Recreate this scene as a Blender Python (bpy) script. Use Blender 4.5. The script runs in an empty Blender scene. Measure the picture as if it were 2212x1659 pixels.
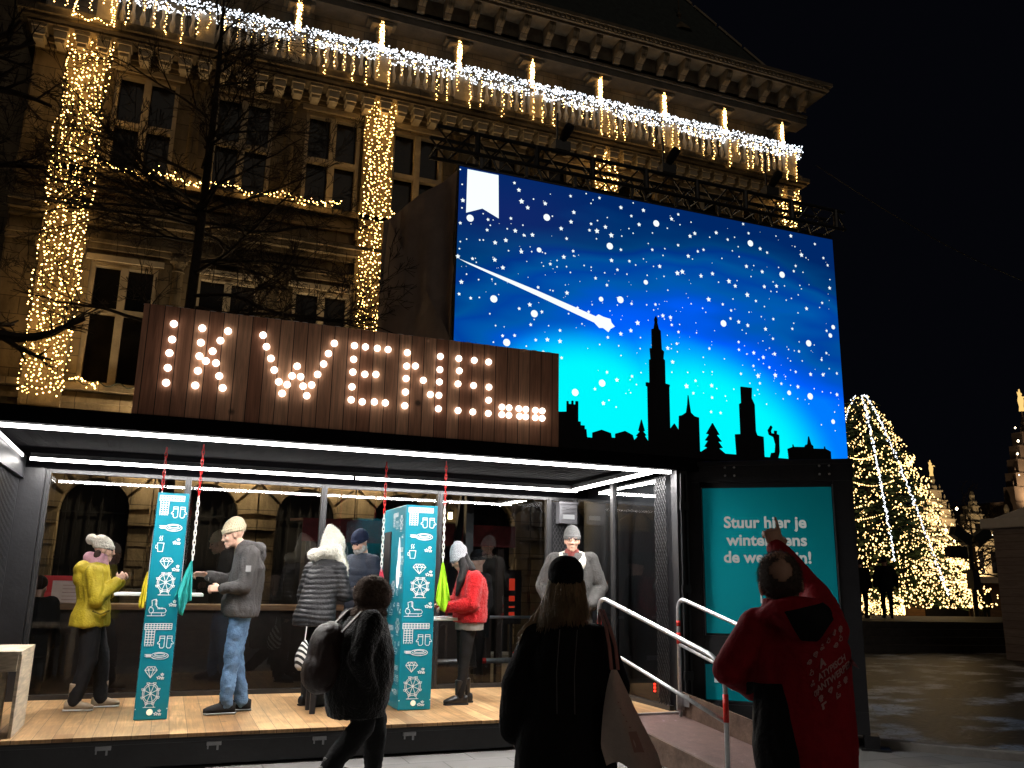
import bpy, bmesh, math, random
from mathutils import Vector, Matrix, noise, Quaternion
from mathutils.geometry import tessellate_polygon
random.seed(7)
SC = bpy.context.scene
COL = SC.collection
PI = math.pi
R = math.radians

# ------------------------------------------------------------------ camera
_f, _p, _r, _yc = 1846.0, .22623, .01832, .37123
def cam_basis():
    cp, sp = math.cos(_p), math.sin(_p)
    fw = Vector((0, cp, sp)); rt = Vector((1, 0, 0)); up = Vector((0, -sp, cp))
    rr = rt*math.cos(_r)+up*math.sin(_r); uu = -rt*math.sin(_r)+up*math.cos(_r)
    c, s = math.cos(_yc), math.sin(_yc)
    M = Matrix(((c, s, 0), (-s, c, 0), (0, 0, 1)))
    return M@rr, M@uu, M@fw
_rr, _uu, _fw = cam_basis()
cd = bpy.data.cameras.new('camera'); cam = bpy.data.objects.new('camera', cd); COL.objects.link(cam)
cd.sensor_fit = 'HORIZONTAL'; cd.sensor_width = 36.0; cd.lens = 36.0*_f/2212.0
cd.clip_start = .05; cd.clip_end = 2000
mw = Matrix((( _rr.x, _uu.x, -_fw.x, 0), (_rr.y, _uu.y, -_fw.y, 0), (_rr.z, _uu.z, -_fw.z, 1.6), (0, 0, 0, 1)))
cam.matrix_world = mw
SC.camera = cam

# ------------------------------------------------------------------ world, ambient town light, exposure
w = bpy.data.worlds.new('World'); SC.world = w; w.use_nodes = True
nt = w.node_tree; nt.nodes.clear()
wo = nt.nodes.new('ShaderNodeOutputWorld'); bg = nt.nodes.new('ShaderNodeBackground')
bg.inputs[0].default_value = (.32, .36, .62, 1); bg.inputs[1].default_value = .004
nt.links.new(bg.outputs[0], wo.inputs[0])
sd = bpy.data.lights.new('town_glow', 'SUN'); sd.energy = .135; sd.angle = R(35); sd.color = (1, .84, .66)
so = bpy.data.objects.new('town_glow', sd); COL.objects.link(so)
so.rotation_euler = Vector((.10, -.82, .56)).to_track_quat('Z', 'Y').to_euler()
SC.view_settings.view_transform = 'Standard'; SC.view_settings.look = 'None'
SC.view_settings.exposure = 0; SC.view_settings.gamma = 1
SC.render.engine = 'CYCLES'
cy = SC.cycles
cy.use_denoising = True
try: cy.denoiser = 'OPENIMAGEDENOISE'
except Exception: pass
cy.max_bounces = 7; cy.diffuse_bounces = 3; cy.glossy_bounces = 4; cy.transparent_max_bounces = 12; cy.transmission_bounces = 4
cy.sample_clamp_indirect = 4.0; cy.sample_clamp_direct = 0
cy.caustics_reflective = False; cy.caustics_refractive = False
cy.use_light_tree = True

# ------------------------------------------------------------------ materials
MATS = {}
def nodes(name):
    m = bpy.data.materials.new(name); m.use_nodes = True; t = m.node_tree; t.nodes.clear()
    o = t.nodes.new('ShaderNodeOutputMaterial'); return m, t, o
def pbr(name, col, rough=.7, metal=0, var=.15, scale=8, bump=.0, bscale=40, spec=.4, tint=None, sheen=0):
    """base colour varied by object-space noise, with a fine bump"""
    if name in MATS: return MATS[name]
    m, t, o = nodes(name)
    b = t.nodes.new('ShaderNodeBsdfPrincipled'); t.links.new(b.outputs[0], o.inputs[0])
    b.inputs['Roughness'].default_value = rough; b.inputs['Metallic'].default_value = metal
    b.inputs['Specular IOR Level'].default_value = spec
    if sheen: b.inputs['Sheen Weight'].default_value = sheen
    tc = t.nodes.new('ShaderNodeTexCoord'); n = t.nodes.new('ShaderNodeTexNoise')
    n.inputs['Scale'].default_value = scale; n.inputs['Detail'].default_value = 6; n.inputs['Roughness'].default_value = .65
    t.links.new(tc.outputs['Object'], n.inputs['Vector'])
    cr = t.nodes.new('ShaderNodeValToRGB'); t.links.new(n.outputs[0], cr.inputs[0])
    c2 = tint or tuple(min(1, c*(1+var)) for c in col); c1 = tuple(c*(1-var) for c in col)
    cr.color_ramp.elements[0].position = .3; cr.color_ramp.elements[1].position = .7
    cr.color_ramp.elements[0].color = (*c1, 1); cr.color_ramp.elements[1].color = (*c2, 1)
    t.links.new(cr.outputs[0], b.inputs['Base Color'])
    if bump:
        n2 = t.nodes.new('ShaderNodeTexNoise'); n2.inputs['Scale'].default_value = bscale; n2.inputs['Detail'].default_value = 5
        t.links.new(tc.outputs['Object'], n2.inputs['Vector'])
        bp = t.nodes.new('ShaderNodeBump'); bp.inputs['Strength'].default_value = bump; bp.inputs['Distance'].default_value = .02
        t.links.new(n2.outputs[0], bp.inputs['Height']); t.links.new(bp.outputs[0], b.inputs['Normal'])
    MATS[name] = m; return m
def emit(name, col, strength):
    if name in MATS: return MATS[name]
    m, t, o = nodes(name); e = t.nodes.new('ShaderNodeEmission')
    e.inputs[0].default_value = (*col, 1); e.inputs[1].default_value = strength
    t.links.new(e.outputs[0], o.inputs[0]); MATS[name] = m; return m
def glass(name, ior=1.5, rough=.0, tint=(.85, .9, .9), boost=1.0, add=.02):
    """window pane: fresnel mirror over clear glass"""
    m, t, o = nodes(name)
    fr = t.nodes.new('ShaderNodeFresnel'); fr.inputs[0].default_value = ior
    ma = t.nodes.new('ShaderNodeMath'); ma.operation = 'MULTIPLY_ADD'; ma.use_clamp = True
    ma.inputs[1].default_value = boost; ma.inputs[2].default_value = add
    t.links.new(fr.outputs[0], ma.inputs[0])
    tr = t.nodes.new('ShaderNodeBsdfTransparent'); tr.inputs[0].default_value = (*tint, 1)
    g = t.nodes.new('ShaderNodeBsdfGlossy'); g.inputs['Roughness'].default_value = rough
    mx = t.nodes.new('ShaderNodeMixShader'); t.links.new(ma.outputs[0], mx.inputs[0])
    t.links.new(tr.outputs[0], mx.inputs[1]); t.links.new(g.outputs[0], mx.inputs[2]); t.links.new(mx.outputs[0], o.inputs[0])
    MATS[name] = m; return m
def planks(name, axis, width, c1, c2, knots=.5, rough=.55, gap=.035, grain=(1, 1, 14), board_len=None, stain=0, gapcol=(.02, .012, .006)):
    """wooden boards laid side by side along an object axis: a tone for each board, grain, knots, dark gaps"""
    m, t, o = nodes(name); L = t.links.new; N = t.nodes.new
    b = N('ShaderNodeBsdfPrincipled'); L(b.outputs[0], o.inputs[0]); b.inputs['Roughness'].default_value = rough
    tc = N('ShaderNodeTexCoord'); sx = N('ShaderNodeSeparateXYZ'); L(tc.outputs['Object'], sx.inputs[0])
    dv = N('ShaderNodeMath'); dv.operation = 'DIVIDE'; dv.inputs[1].default_value = width; L(sx.outputs[axis], dv.inputs[0])
    fl = N('ShaderNodeMath'); fl.operation = 'FLOOR'; L(dv.outputs[0], fl.inputs[0])
    frac = N('ShaderNodeMath'); frac.operation = 'FRACT'; L(dv.outputs[0], frac.inputs[0])
    cell = fl
    if board_len:
        la, ln = board_len
        off = N('ShaderNodeTexWhiteNoise'); off.noise_dimensions = '1D'; L(fl.outputs[0], off.inputs['W'])
        d2 = N('ShaderNodeMath'); d2.operation = 'DIVIDE'; d2.inputs[1].default_value = ln; L(sx.outputs[la], d2.inputs[0])
        a2 = N('ShaderNodeMath'); L(d2.outputs[0], a2.inputs[0]); L(off.outputs[0], a2.inputs[1])
        f2 = N('ShaderNodeMath'); f2.operation = 'FLOOR'; L(a2.outputs[0], f2.inputs[0])
        k = N('ShaderNodeMath'); k.operation = 'MULTIPLY_ADD'; k.inputs[1].default_value = 37.7; L(f2.outputs[0], k.inputs[0]); L(fl.outputs[0], k.inputs[2])
        cell = k
    wn = N('ShaderNodeTexWhiteNoise'); wn.noise_dimensions = '1D'; L(cell.outputs[0], wn.inputs['W'])
    mp = N('ShaderNodeVectorMath'); mp.operation = 'MULTIPLY'; mp.inputs[1].default_value = grain; L(tc.outputs['Object'], mp.inputs[0])
    ad = N('ShaderNodeVectorMath'); ad.operation = 'ADD'; L(mp.outputs[0], ad.inputs[0])
    sc3 = N('ShaderNodeVectorMath'); sc3.operation = 'SCALE'; sc3.inputs['Scale'].default_value = 30; L(wn.outputs['Color'], sc3.inputs[0]); L(sc3.outputs[0], ad.inputs[1])
    g = N('ShaderNodeTexNoise'); g.inputs['Scale'].default_value = 2.2; g.inputs['Detail'].default_value = 8; g.inputs['Distortion'].default_value = 1.2; L(ad.outputs[0], g.inputs['Vector'])
    m1 = N('ShaderNodeMix'); m1.data_type = 'RGBA'; m1.inputs['A'].default_value = (*c1, 1); m1.inputs['B'].default_value = (*c2, 1); L(wn.outputs[0], m1.inputs['Factor'])
    rp = N('ShaderNodeMapRange'); rp.inputs['From Min'].default_value = .3; rp.inputs['From Max'].default_value = .7; rp.inputs['To Min'].default_value = .62; rp.inputs['To Max'].default_value = 1.12; L(g.outputs[0], rp.inputs[0])
    m2 = N('ShaderNodeVectorMath'); m2.operation = 'SCALE'; L(m1.outputs['Result'], m2.inputs[0]); L(rp.outputs[0], m2.inputs['Scale'])
    vo = N('ShaderNodeTexVoronoi'); vo.inputs['Scale'].default_value = 2.6; L(tc.outputs['Object'], vo.inputs['Vector'])
    kr = N('ShaderNodeMapRange'); kr.inputs['From Min'].default_value = .05; kr.inputs['From Max'].default_value = .11; kr.inputs['To Min'].default_value = 1-knots; kr.inputs['To Max'].default_value = 1; L(vo.outputs['Distance'], kr.inputs[0])
    m3 = N('ShaderNodeVectorMath'); m3.operation = 'SCALE'; L(m2.outputs[0], m3.inputs[0]); L(kr.outputs[0], m3.inputs['Scale'])
    last = m3
    if stain:
        ns = N('ShaderNodeTexNoise'); ns.inputs['Scale'].default_value = 1.7; ns.inputs['Detail'].default_value = 4; L(tc.outputs['Object'], ns.inputs['Vector'])
        nr = N('ShaderNodeMapRange'); nr.inputs['From Min'].default_value = .42; nr.inputs['From Max'].default_value = .62; nr.inputs['To Min'].default_value = 1-stain; nr.inputs['To Max'].default_value = 1; L(ns.outputs[0], nr.inputs[0])
        m5 = N('ShaderNodeVectorMath'); m5.operation = 'SCALE'; L(last.outputs[0], m5.inputs[0]); L(nr.outputs[0], m5.inputs['Scale']); last = m5
    gp = N('ShaderNodeMath'); gp.operation = 'LESS_THAN'; gp.inputs[1].default_value = gap; L(frac.outputs[0], gp.inputs[0])
    m4 = N('ShaderNodeMix'); m4.data_type = 'RGBA'; L(gp.outputs[0], m4.inputs['Factor']); L(last.outputs[0], m4.inputs['A']); m4.inputs['B'].default_value = (*gapcol, 1)
    L(m4.outputs['Result'], b.inputs['Base Color'])
    bp = N('ShaderNodeBump'); bp.inputs['Strength'].default_value = .25; bp.inputs['Distance'].default_value = .01
    L(g.outputs[0], bp.inputs['Height']); L(bp.outputs[0], b.inputs['Normal'])
    MATS[name] = m; return m

# ------------------------------------------------------------------ mesh helpers
class MB:
    def __init__(s): s.v = []; s.f = []; s.m = []
    def add(s, vs, fs, mi=0):
        n = len(s.v); s.v.extend([tuple(q) for q in vs]); s.f.extend([tuple(n+i for i in q) for q in fs]); s.m.extend([mi]*len(fs)); return s
    def box(s, x0, x1, y0, y1, z0, z1, mi=0, M=None):
        vs = [Vector(q) for q in ((x0,y0,z0),(x1,y0,z0),(x1,y1,z0),(x0,y1,z0),(x0,y0,z1),(x1,y0,z1),(x1,y1,z1),(x0,y1,z1))]
        if M is not None: vs = [M@q for q in vs]
        return s.add(vs, [(0,3,2,1),(4,5,6,7),(0,1,5,4),(1,2,6,5),(2,3,7,6),(3,0,4,7)], mi)
    def bar(s, a, b, wd, ht=None, mi=0, up=(0,0,1)):
        a = Vector(a); b = Vector(b); d = b-a; L = d.length
        if L < 1e-6: return s
        d.normalize(); u = Vector(up)
        if abs(d.dot(u)) > .99: u = Vector((1,0,0))
        x = d.cross(u).normalized(); z = x.cross(d)
        M = Matrix(((x.x,d.x,z.x,a.x),(x.y,d.y,z.y,a.y),(x.z,d.z,z.z,a.z),(0,0,0,1)))
        ht = ht or wd
        return s.box(-wd/2, wd/2, 0, L, -ht/2, ht/2, mi, M)
    def tube(s, pts, rad, n=8, mi=0, cap=True):
        pts = [Vector(p) for p in pts]
        if not isinstance(rad, (list, tuple)): rad = [rad]*len(pts)
        base = len(s.v); ref = None
        for i, p in enumerate(pts):
            d = (pts[min(i+1, len(pts)-1)]-pts[max(i-1, 0)])
            if d.length < 1e-9: d = Vector((0,0,1))
            d.normalize()
            if ref is None: ref = Vector((0,0,1)) if abs(d.z) < .9 else Vector((1,0,0))
            x = d.cross(ref); 
            if x.length < 1e-4: x = d.cross(Vector((0,1,0)))
            x.normalize(); y = d.cross(x); ref = x.cross(d)
            for k in range(n):
                a = 2*PI*k/n; s.v.append(tuple(p+(x*math.cos(a)+y*math.sin(a))*rad[i]))
        for i in range(len(pts)-1):
            for k in range(n):
                a = base+i*n+k; b = base+i*n+(k+1) % n
                s.f.append((a, b, b+n, a+n)); s.m.append(mi)
        if cap:
            s.f.append(tuple(base+k for k in range(n-1, -1, -1))); s.m.append(mi)
            e = base+(len(pts)-1)*n; s.f.append(tuple(e+k for k in range(n))); s.m.append(mi)
        return s
    def ball(s, c, r, seg=16, ring=10, mi=0, M=None):
        c = Vector(c); rx, ry, rz = r if isinstance(r, (list, tuple)) else (r, r, r)
        vs = [Vector((0,0,rz))]
        for i in range(1, ring):
            t = PI*i/ring
            for k in range(seg):
                a = 2*PI*k/seg; vs.append(Vector((rx*math.sin(t)*math.cos(a), ry*math.sin(t)*math.sin(a), rz*math.cos(t))))
        vs.append(Vector((0,0,-rz)))
        if M is not None: vs = [M@q for q in vs]
        vs = [c+q for q in vs]; fs = []
        for k in range(seg): fs.append((0, 1+k, 1+(k+1) % seg))
        for i in range(ring-2):
            for k in range(seg):
                a = 1+i*seg+k; b = 1+i*seg+(k+1) % seg; fs.append((a, a+seg, b+seg, b))
        l = len(vs)-1; o = 1+(ring-2)*seg
        for k in range(seg): fs.append((l, o+(k+1) % seg, o+k))
        return s.add(vs, fs, mi)
    def lathe(s, prof, c=(0,0,0), n=16, mi=0):
        cx, cy_, cz = c; base = len(s.v)
        for r, z in prof:
            for k in range(n):
                a = 2*PI*k/n; s.v.append((cx+r*math.cos(a), cy_+r*math.sin(a), cz+z))
        for i in range(len(prof)-1):
            for k in range(n):
                a = base+i*n+k; b = base+i*n+(k+1) % n; s.f.append((a, b, b+n, a+n)); s.m.append(mi)
        s.f.append(tuple(base+k for k in range(n-1,-1,-1))); s.m.append(mi)
        e = base+(len(prof)-1)*n; s.f.append(tuple(e+k for k in range(n))); s.m.append(mi)
        return s
    def prism(s, poly, y0, y1, mi=0, plane='xz'):
        """polygon (a,b) extruded from depth y0 to y1; poly counter-clockwise seen from -Y for xz"""
        n = len(poly)
        def P(a, b, d):
            return {'xz': (a, d, b), 'yz': (d, a, b), 'xy': (a, b, d)}[plane]
        vs = [P(a, b, y0) for a, b in poly]+[P(a, b, y1) for a, b in poly]
        fs = [tuple(range(n)), tuple(range(2*n-1, n-1, -1))]+[(i, i+n, (i+1) % n+n, (i+1) % n) for i in range(n)]
        return s.add(vs, fs, mi)
    def octa(s, c, r, mi=0):
        x, y, z = c
        return s.add([(x+r,y,z),(x-r,y,z),(x,y+r,z),(x,y-r,z),(x,y,z+r),(x,y,z-r)],
                     [(0,2,4),(2,1,4),(1,3,4),(3,0,4),(2,0,5),(1,2,5),(3,1,5),(0,3,5)], mi)
    def loft(s, rings, n=20, mi=0):
        """rings: (centre, rx, ry, xaxis, yaxis)"""
        base = len(s.v)
        for c, rx, ry, xa, ya in rings:
            c = Vector(c); xa = Vector(xa); ya = Vector(ya)
            for k in range(n):
                a = 2*PI*k/n; s.v.append(tuple(c+xa*(rx*math.cos(a))+ya*(ry*math.sin(a))))
        for i in range(len(rings)-1):
            for k in range(n):
                a = base+i*n+k; b = base+i*n+(k+1) % n; s.f.append((a, b, b+n, a+n)); s.m.append(mi)
        s.f.append(tuple(base+k for k in range(n-1,-1,-1))); s.m.append(mi)
        e = base+(len(rings)-1)*n; s.f.append(tuple(e+k for k in range(n))); s.m.append(mi)
        return s
    def mesh(s, name):
        me = bpy.data.meshes.new(name); me.from_pydata(s.v, [], s.f); me.polygons.foreach_set('material_index', s.m); me.update(); return me
def link(name, me, mats, parent=None, smooth=False, recalc=True):
    if recalc:
        bm = bmesh.new(); bm.from_mesh(me); bmesh.ops.recalc_face_normals(bm, faces=bm.faces); bm.to_mesh(me); bm.free()
    if not isinstance(mats, (list, tuple)): mats = [mats]
    me.materials.clear()
    for m in mats: me.materials.append(m)
    if smooth: me.polygons.foreach_set('use_smooth', [True]*len(me.polygons))
    o = bpy.data.objects.new(name, me); COL.objects.link(o)
    if parent is not None:
        o.parent = parent
    return o
def put(name, mb, mats, parent=None, smooth=False, world=True, recalc=True):
    o = link(name, mb.mesh(name), mats, parent, smooth, recalc)
    if parent is not None and world:
        r = parent
        off = Vector((0,0,0))
        while r is not None: off += r.location; r = r.parent
        o.location = -off
    return o
def tag(o, label=None, cat=None, group=None, kind=None):
    if label: o['label'] = label
    if cat: o['category'] = cat
    if group: o['group'] = group
    if kind: o['kind'] = kind
    return o
def thing(name, loc, label, cat, group=None, rz=0):
    o = bpy.data.objects.new(name, None); COL.objects.link(o); o.empty_display_size = .2
    o.location = loc; o.rotation_euler = (0, 0, rz); return tag(o, label, cat, group)
def bevel(o, wd=.01, seg=2):
    b = o.modifiers.new('bevel', 'BEVEL'); b.width = wd; b.segments = seg; b.limit_method = 'ANGLE'; b.angle_limit = R(40); return o
def text_mesh(body, size, bold=.0, spacing=1.0, shear=0):
    cu = bpy.data.curves.new('lettering', 'FONT'); cu.body = body; cu.size = size; cu.align_x = 'CENTER'; cu.align_y = 'CENTER'
    cu.offset = bold; cu.space_character = spacing; cu.resolution_u = 3; cu.shear = shear
    ob = bpy.data.objects.new('lettering', cu); COL.objects.link(ob)
    dg = bpy.context.evaluated_depsgraph_get(); me = bpy.data.meshes.new_from_object(ob.evaluated_get(dg))
    bpy.data.objects.remove(ob); bpy.data.curves.remove(cu); return me
def text_into(mb, body, size, O, X, Y, bold=0, spacing=1.0, mi=0, sx=1.0):
    """letters laid on the plane O + x*X + y*Y"""
    me = text_mesh(body, size, bold, spacing); O = Vector(O); X = Vector(X); Y = Vector(Y)
    vs = [O+X*(v.co.x*sx)+Y*v.co.y for v in me.vertices]; mb.add(vs, [tuple(p.vertices) for p in me.polygons], mi); bpy.data.meshes.remove(me)
def remesh(mb, voxel=.012, smooth=3, keep=None):
    me = mb.mesh('tmp'); ob = bpy.data.objects.new('tmp', me); COL.objects.link(ob)
    r = ob.modifiers.new('r', 'REMESH'); r.mode = 'VOXEL'; r.voxel_size = voxel; r.adaptivity = 0
    if smooth:
        s = ob.modifiers.new('s', 'SMOOTH'); s.iterations = smooth; s.factor = .5
    dg = bpy.context.evaluated_depsgraph_get(); out = bpy.data.meshes.new_from_object(ob.evaluated_get(dg))
    bpy.data.objects.remove(ob); bpy.data.meshes.remove(me); return out
def displace(me, fn):
    me.update()
    ns = [v.normal.copy() for v in me.vertices]
    for v, n in zip(me.vertices, ns):
        d = fn(v.co, n)
        if isinstance(d, Vector): v.co += d
        else: v.co += n*d
    me.update(); return me
# ------------------------------------------------------------------ shared materials
def facade_material():
    m, t, o = nodes('facade_stone'); N = t.nodes.new; L = t.links.new
    b = N('ShaderNodeBsdfPrincipled'); L(b.outputs[0], o.inputs[0]); b.inputs['Roughness'].default_value = .9; b.inputs['Specular IOR Level'].default_value = .2
    tc = N('ShaderNodeTexCoord'); mp = N('ShaderNodeMapping'); mp.inputs['Rotation'].default_value = (R(90), 0, 0); L(tc.outputs['Object'], mp.inputs[0])
    br = N('ShaderNodeTexBrick'); br.inputs['Scale'].default_value = 1; br.inputs['Brick Width'].default_value = .83; br.inputs['Row Height'].default_value = .37; br.inputs['Mortar Size'].default_value = .008
    br.inputs['Color1'].default_value = (.26, .20, .125, 1); br.inputs['Color2'].default_value = (.19, .15, .098, 1); br.inputs['Mortar'].default_value = (.09, .07, .05, 1); L(mp.outputs[0], br.inputs['Vector'])
    n = N('ShaderNodeTexNoise'); n.inputs['Scale'].default_value = .55; n.inputs['Detail'].default_value = 9; n.inputs['Roughness'].default_value = .68
    m2 = N('ShaderNodeMapping'); m2.inputs['Scale'].default_value = (1.6, 1.6, .55); L(tc.outputs['Object'], m2.inputs[0]); L(m2.outputs[0], n.inputs[0])
    mr = N('ShaderNodeMapRange'); mr.inputs['From Min'].default_value = .36; mr.inputs['From Max'].default_value = .62; mr.inputs['To Min'].default_value = .30; mr.inputs['To Max'].default_value = 1.15; L(n.outputs[0], mr.inputs[0])
    s = N('ShaderNodeVectorMath'); s.operation = 'SCALE'; L(br.outputs['Color'], s.inputs[0]); L(mr.outputs[0], s.inputs['Scale']); L(s.outputs[0], b.inputs['Base Color'])
    f = N('ShaderNodeTexNoise'); f.inputs['Scale'].default_value = 16; f.inputs['Detail'].default_value = 5; L(tc.outputs['Object'], f.inputs[0])
    bp = N('ShaderNodeBump'); bp.inputs['Strength'].default_value = .5; bp.inputs['Distance'].default_value = .02; L(f.outputs[0], bp.inputs['Height']); L(bp.outputs[0], b.inputs['Normal'])
    return m
stone = facade_material()
stone_dark = pbr('weathered_stone', (.09, .072, .05), .9, var=.35, scale=2.5, bump=.5, bscale=18)
curtain_glass = pbr('curtained_window_glass', (.003, .003, .004), .15, var=.5, scale=1.1, spec=.15, tint=(.022, .018, .014))
joint = pbr('dark_mortar', (.06, .042, .026), .95, var=.3)
pale_stone = pbr('pale_stone', (.42, .35, .25), .8, var=.25, scale=3, bump=.3)
dark_glass = pbr('dark_window_glass', (.004, .004, .006), .1, var=.3, scale=1, spec=.08)
slate = pbr('slate_roof', (.035, .045, .04), .6, var=.4, scale=6, bump=.6, bscale=10)
black_steel = pbr('black_steel', (.014, .014, .016), .42, metal=.0, var=.3, scale=5, bump=.12, bscale=30, spec=.5)
black_matt = pbr('black_paint', (.008, .008, .010), .7, var=.3, scale=4)
silver = pbr('galvanised_steel', (.55, .56, .58), .38, metal=.85, var=.15, scale=30, bump=.15, bscale=120)
grey_steel = pbr('brushed_steel', (.30, .30, .31), .35, metal=.9, var=.1, scale=12)
white_paint = pbr('white_paint', (.78, .77, .74), .5, var=.05)
bark = pbr('dark_bark', (.035, .026, .020), .95, var=.4, scale=12, bump=.8, bscale=30)
warm_bulb = emit('warm_fairy_bulb', (1, .56, .16), 15.0)
cold_bulb = emit('white_fairy_bulb', (.86, .92, 1.0), 3.4)
wire_mat = pbr('green_wire', (.02, .03, .02), .7)

# ------------------------------------------------------------------ ground
def ground_material():
    m, t, o = nodes('stone_paving_and_snow'); N = t.nodes.new; L = t.links.new
    b = N('ShaderNodeBsdfPrincipled'); L(b.outputs[0], o.inputs[0]); tc = N('ShaderNodeTexCoord')
    br = N('ShaderNodeTexBrick'); br.inputs['Scale'].default_value = 1; br.offset = .5
    br.inputs['Brick Width'].default_value = .62; br.inputs['Row Height'].default_value = .36; br.inputs['Mortar Size'].default_value = .006
    br.inputs['Color1'].default_value = (.17, .165, .16, 1); br.inputs['Color2'].default_value = (.24, .235, .225, 1); br.inputs['Mortar'].default_value = (.06, .058, .055, 1)
    L(tc.outputs['Object'], br.inputs['Vector'])
    n = N('ShaderNodeTexNoise'); n.inputs['Scale'].default_value = 3; n.inputs['Detail'].default_value = 8; L(tc.outputs['Object'], n.inputs['Vector'])
    mr = N('ShaderNodeMapRange'); mr.inputs['To Min'].default_value = .6; mr.inputs['To Max'].default_value = 1.25; L(n.outputs[0], mr.inputs[0])
    s = N('ShaderNodeVectorMath'); s.operation = 'SCALE'; L(br.outputs['Color'], s.inputs[0]); L(mr.outputs[0], s.inputs['Scale'])
    L(s.outputs[0], b.inputs['Base Color'])
    rr = N('ShaderNodeMapRange'); rr.inputs['To Min'].default_value = .25; rr.inputs['To Max'].default_value = .75; L(n.outputs[0], rr.inputs[0]); L(rr.outputs[0], b.inputs['Roughness'])
    bp = N('ShaderNodeBump'); bp.inputs['Strength'].default_value = .4; bp.inputs['Distance'].default_value = .01; L(br.outputs['Fac'], bp.inputs['Height']); bp.invert = True; L(bp.outputs[0], b.inputs['Normal'])
    return m
g = MB(); g.add([(-200,-60,0),(400,-60,0),(400,400,0),(-200,400,0)], [(0,1,2,3)])
tag(put('ground', g, ground_material()), kind='structure')
def square_material():
    m, t, o = nodes('wet_cobbles'); N = t.nodes.new; L = t.links.new
    b = N('ShaderNodeBsdfPrincipled'); L(b.outputs[0], o.inputs[0]); tc = N('ShaderNodeTexCoord')
    v = N('ShaderNodeTexVoronoi'); v.feature = 'DISTANCE_TO_EDGE'; v.inputs['Scale'].default_value = 7; L(tc.outputs['Object'], v.inputs['Vector'])
    n = N('ShaderNodeTexNoise'); n.inputs['Scale'].default_value = .9; n.inputs['Detail'].default_value = 7; n.inputs['Roughness'].default_value = .62
    mp = N('ShaderNodeMapping'); mp.inputs['Rotation'].default_value = (0, 0, R(-25)); mp.inputs['Scale'].default_value = (.95, 1.25, 1); L(tc.outputs['Object'], mp.inputs[0]); L(mp.outputs[0], n.inputs['Vector'])
    cr = N('ShaderNodeValToRGB'); cr.color_ramp.elements[0].position = .50; cr.color_ramp.elements[0].color = (.034, .031, .030, 1)
    cr.color_ramp.elements[1].position = .61; cr.color_ramp.elements[1].color = (.62, .68, .82, 1); L(n.outputs[0], cr.inputs[0])
    e = N('ShaderNodeMapRange'); e.inputs['From Max'].default_value = .08; e.inputs['To Min'].default_value = .4; L(v.outputs[0], e.inputs[0])
    s = N('ShaderNodeVectorMath'); s.operation = 'SCALE'; L(cr.outputs[0], s.inputs[0]); L(e.outputs[0], s.inputs['Scale']); L(s.outputs[0], b.inputs['Base Color'])
    b.inputs['Roughness'].default_value = .45
    bp = N('ShaderNodeBump'); bp.inputs['Strength'].default_value = .7; bp.inputs['Distance'].default_value = .02; L(v.outputs[0], bp.inputs['Height']); L(bp.outputs[0], b.inputs['Normal'])
    return m
# cobbled square to the right of the kerb, stepped a little below it
kx = [(6.6, 7.8), (8.2, 6.0), (13.0, 1.6)]
g = MB(); g.add([(6.75,7.9,.004),(8.3,6.2,.004),(13.2,1.8,.004),(60,1.8,.004),(60,60,.004),(6.75,60,.004)], [(0,1,2,3,4,5)])
tag(put('square', g, square_material()), kind='structure')
g = MB()
for (a, b) in zip(kx[:-1], kx[1:]): g.bar((*a, .03), (*b, .03), .13, .10)
bevel(tag(put('kerb', g, pbr('kerb_stone', (.22, .205, .19), .8, var=.2, bump=.3)), kind='structure'), .015)
# raised square platform with steps on the right
g = MB()
dv = Vector((.985, -.17, 0)); pv = Vector((.17, .985, 0)); o0 = Vector((14.0, 18.75, 0))
for i, (h, back) in enumerate(((.18, 0), (.36, .35), (.54, .70), (.72, 1.05))):
    M = Matrix(((dv.x, pv.x, 0, o0.x), (dv.y, pv.y, 0, o0.y), (0, 0, 1, 0), (0, 0, 0, 1)))
    g.box(-3, 40, -.8+back, -.45+back if i < 3 else 4.6, 0, h, 0, M)
tag(put('stepped_platform', g, [pbr('dark_step_stone', (.055, .052, .055), .6, var=.3, bump=.3)]), kind='structure')

# ------------------------------------------------------------------ town hall
HALL = thing('town_hall', (6.6, 19, 0), 'ornate stone town hall facade behind the glass container, balcony and windows under a slate roof', 'building')
X0, X1 = -3.75, 16.45
XR_ = 16.02     # right end of the projecting balcony
BAYS = [-2.7, 3.75, 9.95, 15.95]
WIN = [-1.47, .63, 2.68, 4.77, 6.87, 8.93, 11.0, 13.1, 15.1]
def wall():
    m = MB(); W = .66
    m.box(X0, X1, 19.35, 31, 0, 15.9, 1)            # dark core behind the openings
    def band(z0, z1): m.box(X0, X1, 19, 19.35, z0, z1)
    def piers(z0, z1):
        xs = [X0]
        for c in WIN: xs += [c-W, c+W]
        xs.append(X1)
        for i in range(0, len(xs), 2): m.box(xs[i], xs[i+1], 19, 19.35, z0, z1)
    band(4.4, 5.36); piers(5.36, 8.0); band(8.0, 10.02); piers(10.02, 12.46); band(12.46, 13.3)
    m.box(X0, X1, 20.2, 31, 15.9, 16.0, 1)
    # recessed dark wing to the left
    m.box(-12, X0, 20.6, 31, 0, 15, 1)
    return put('wall', m, [stone, stone_dark], HALL)
wall()
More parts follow.
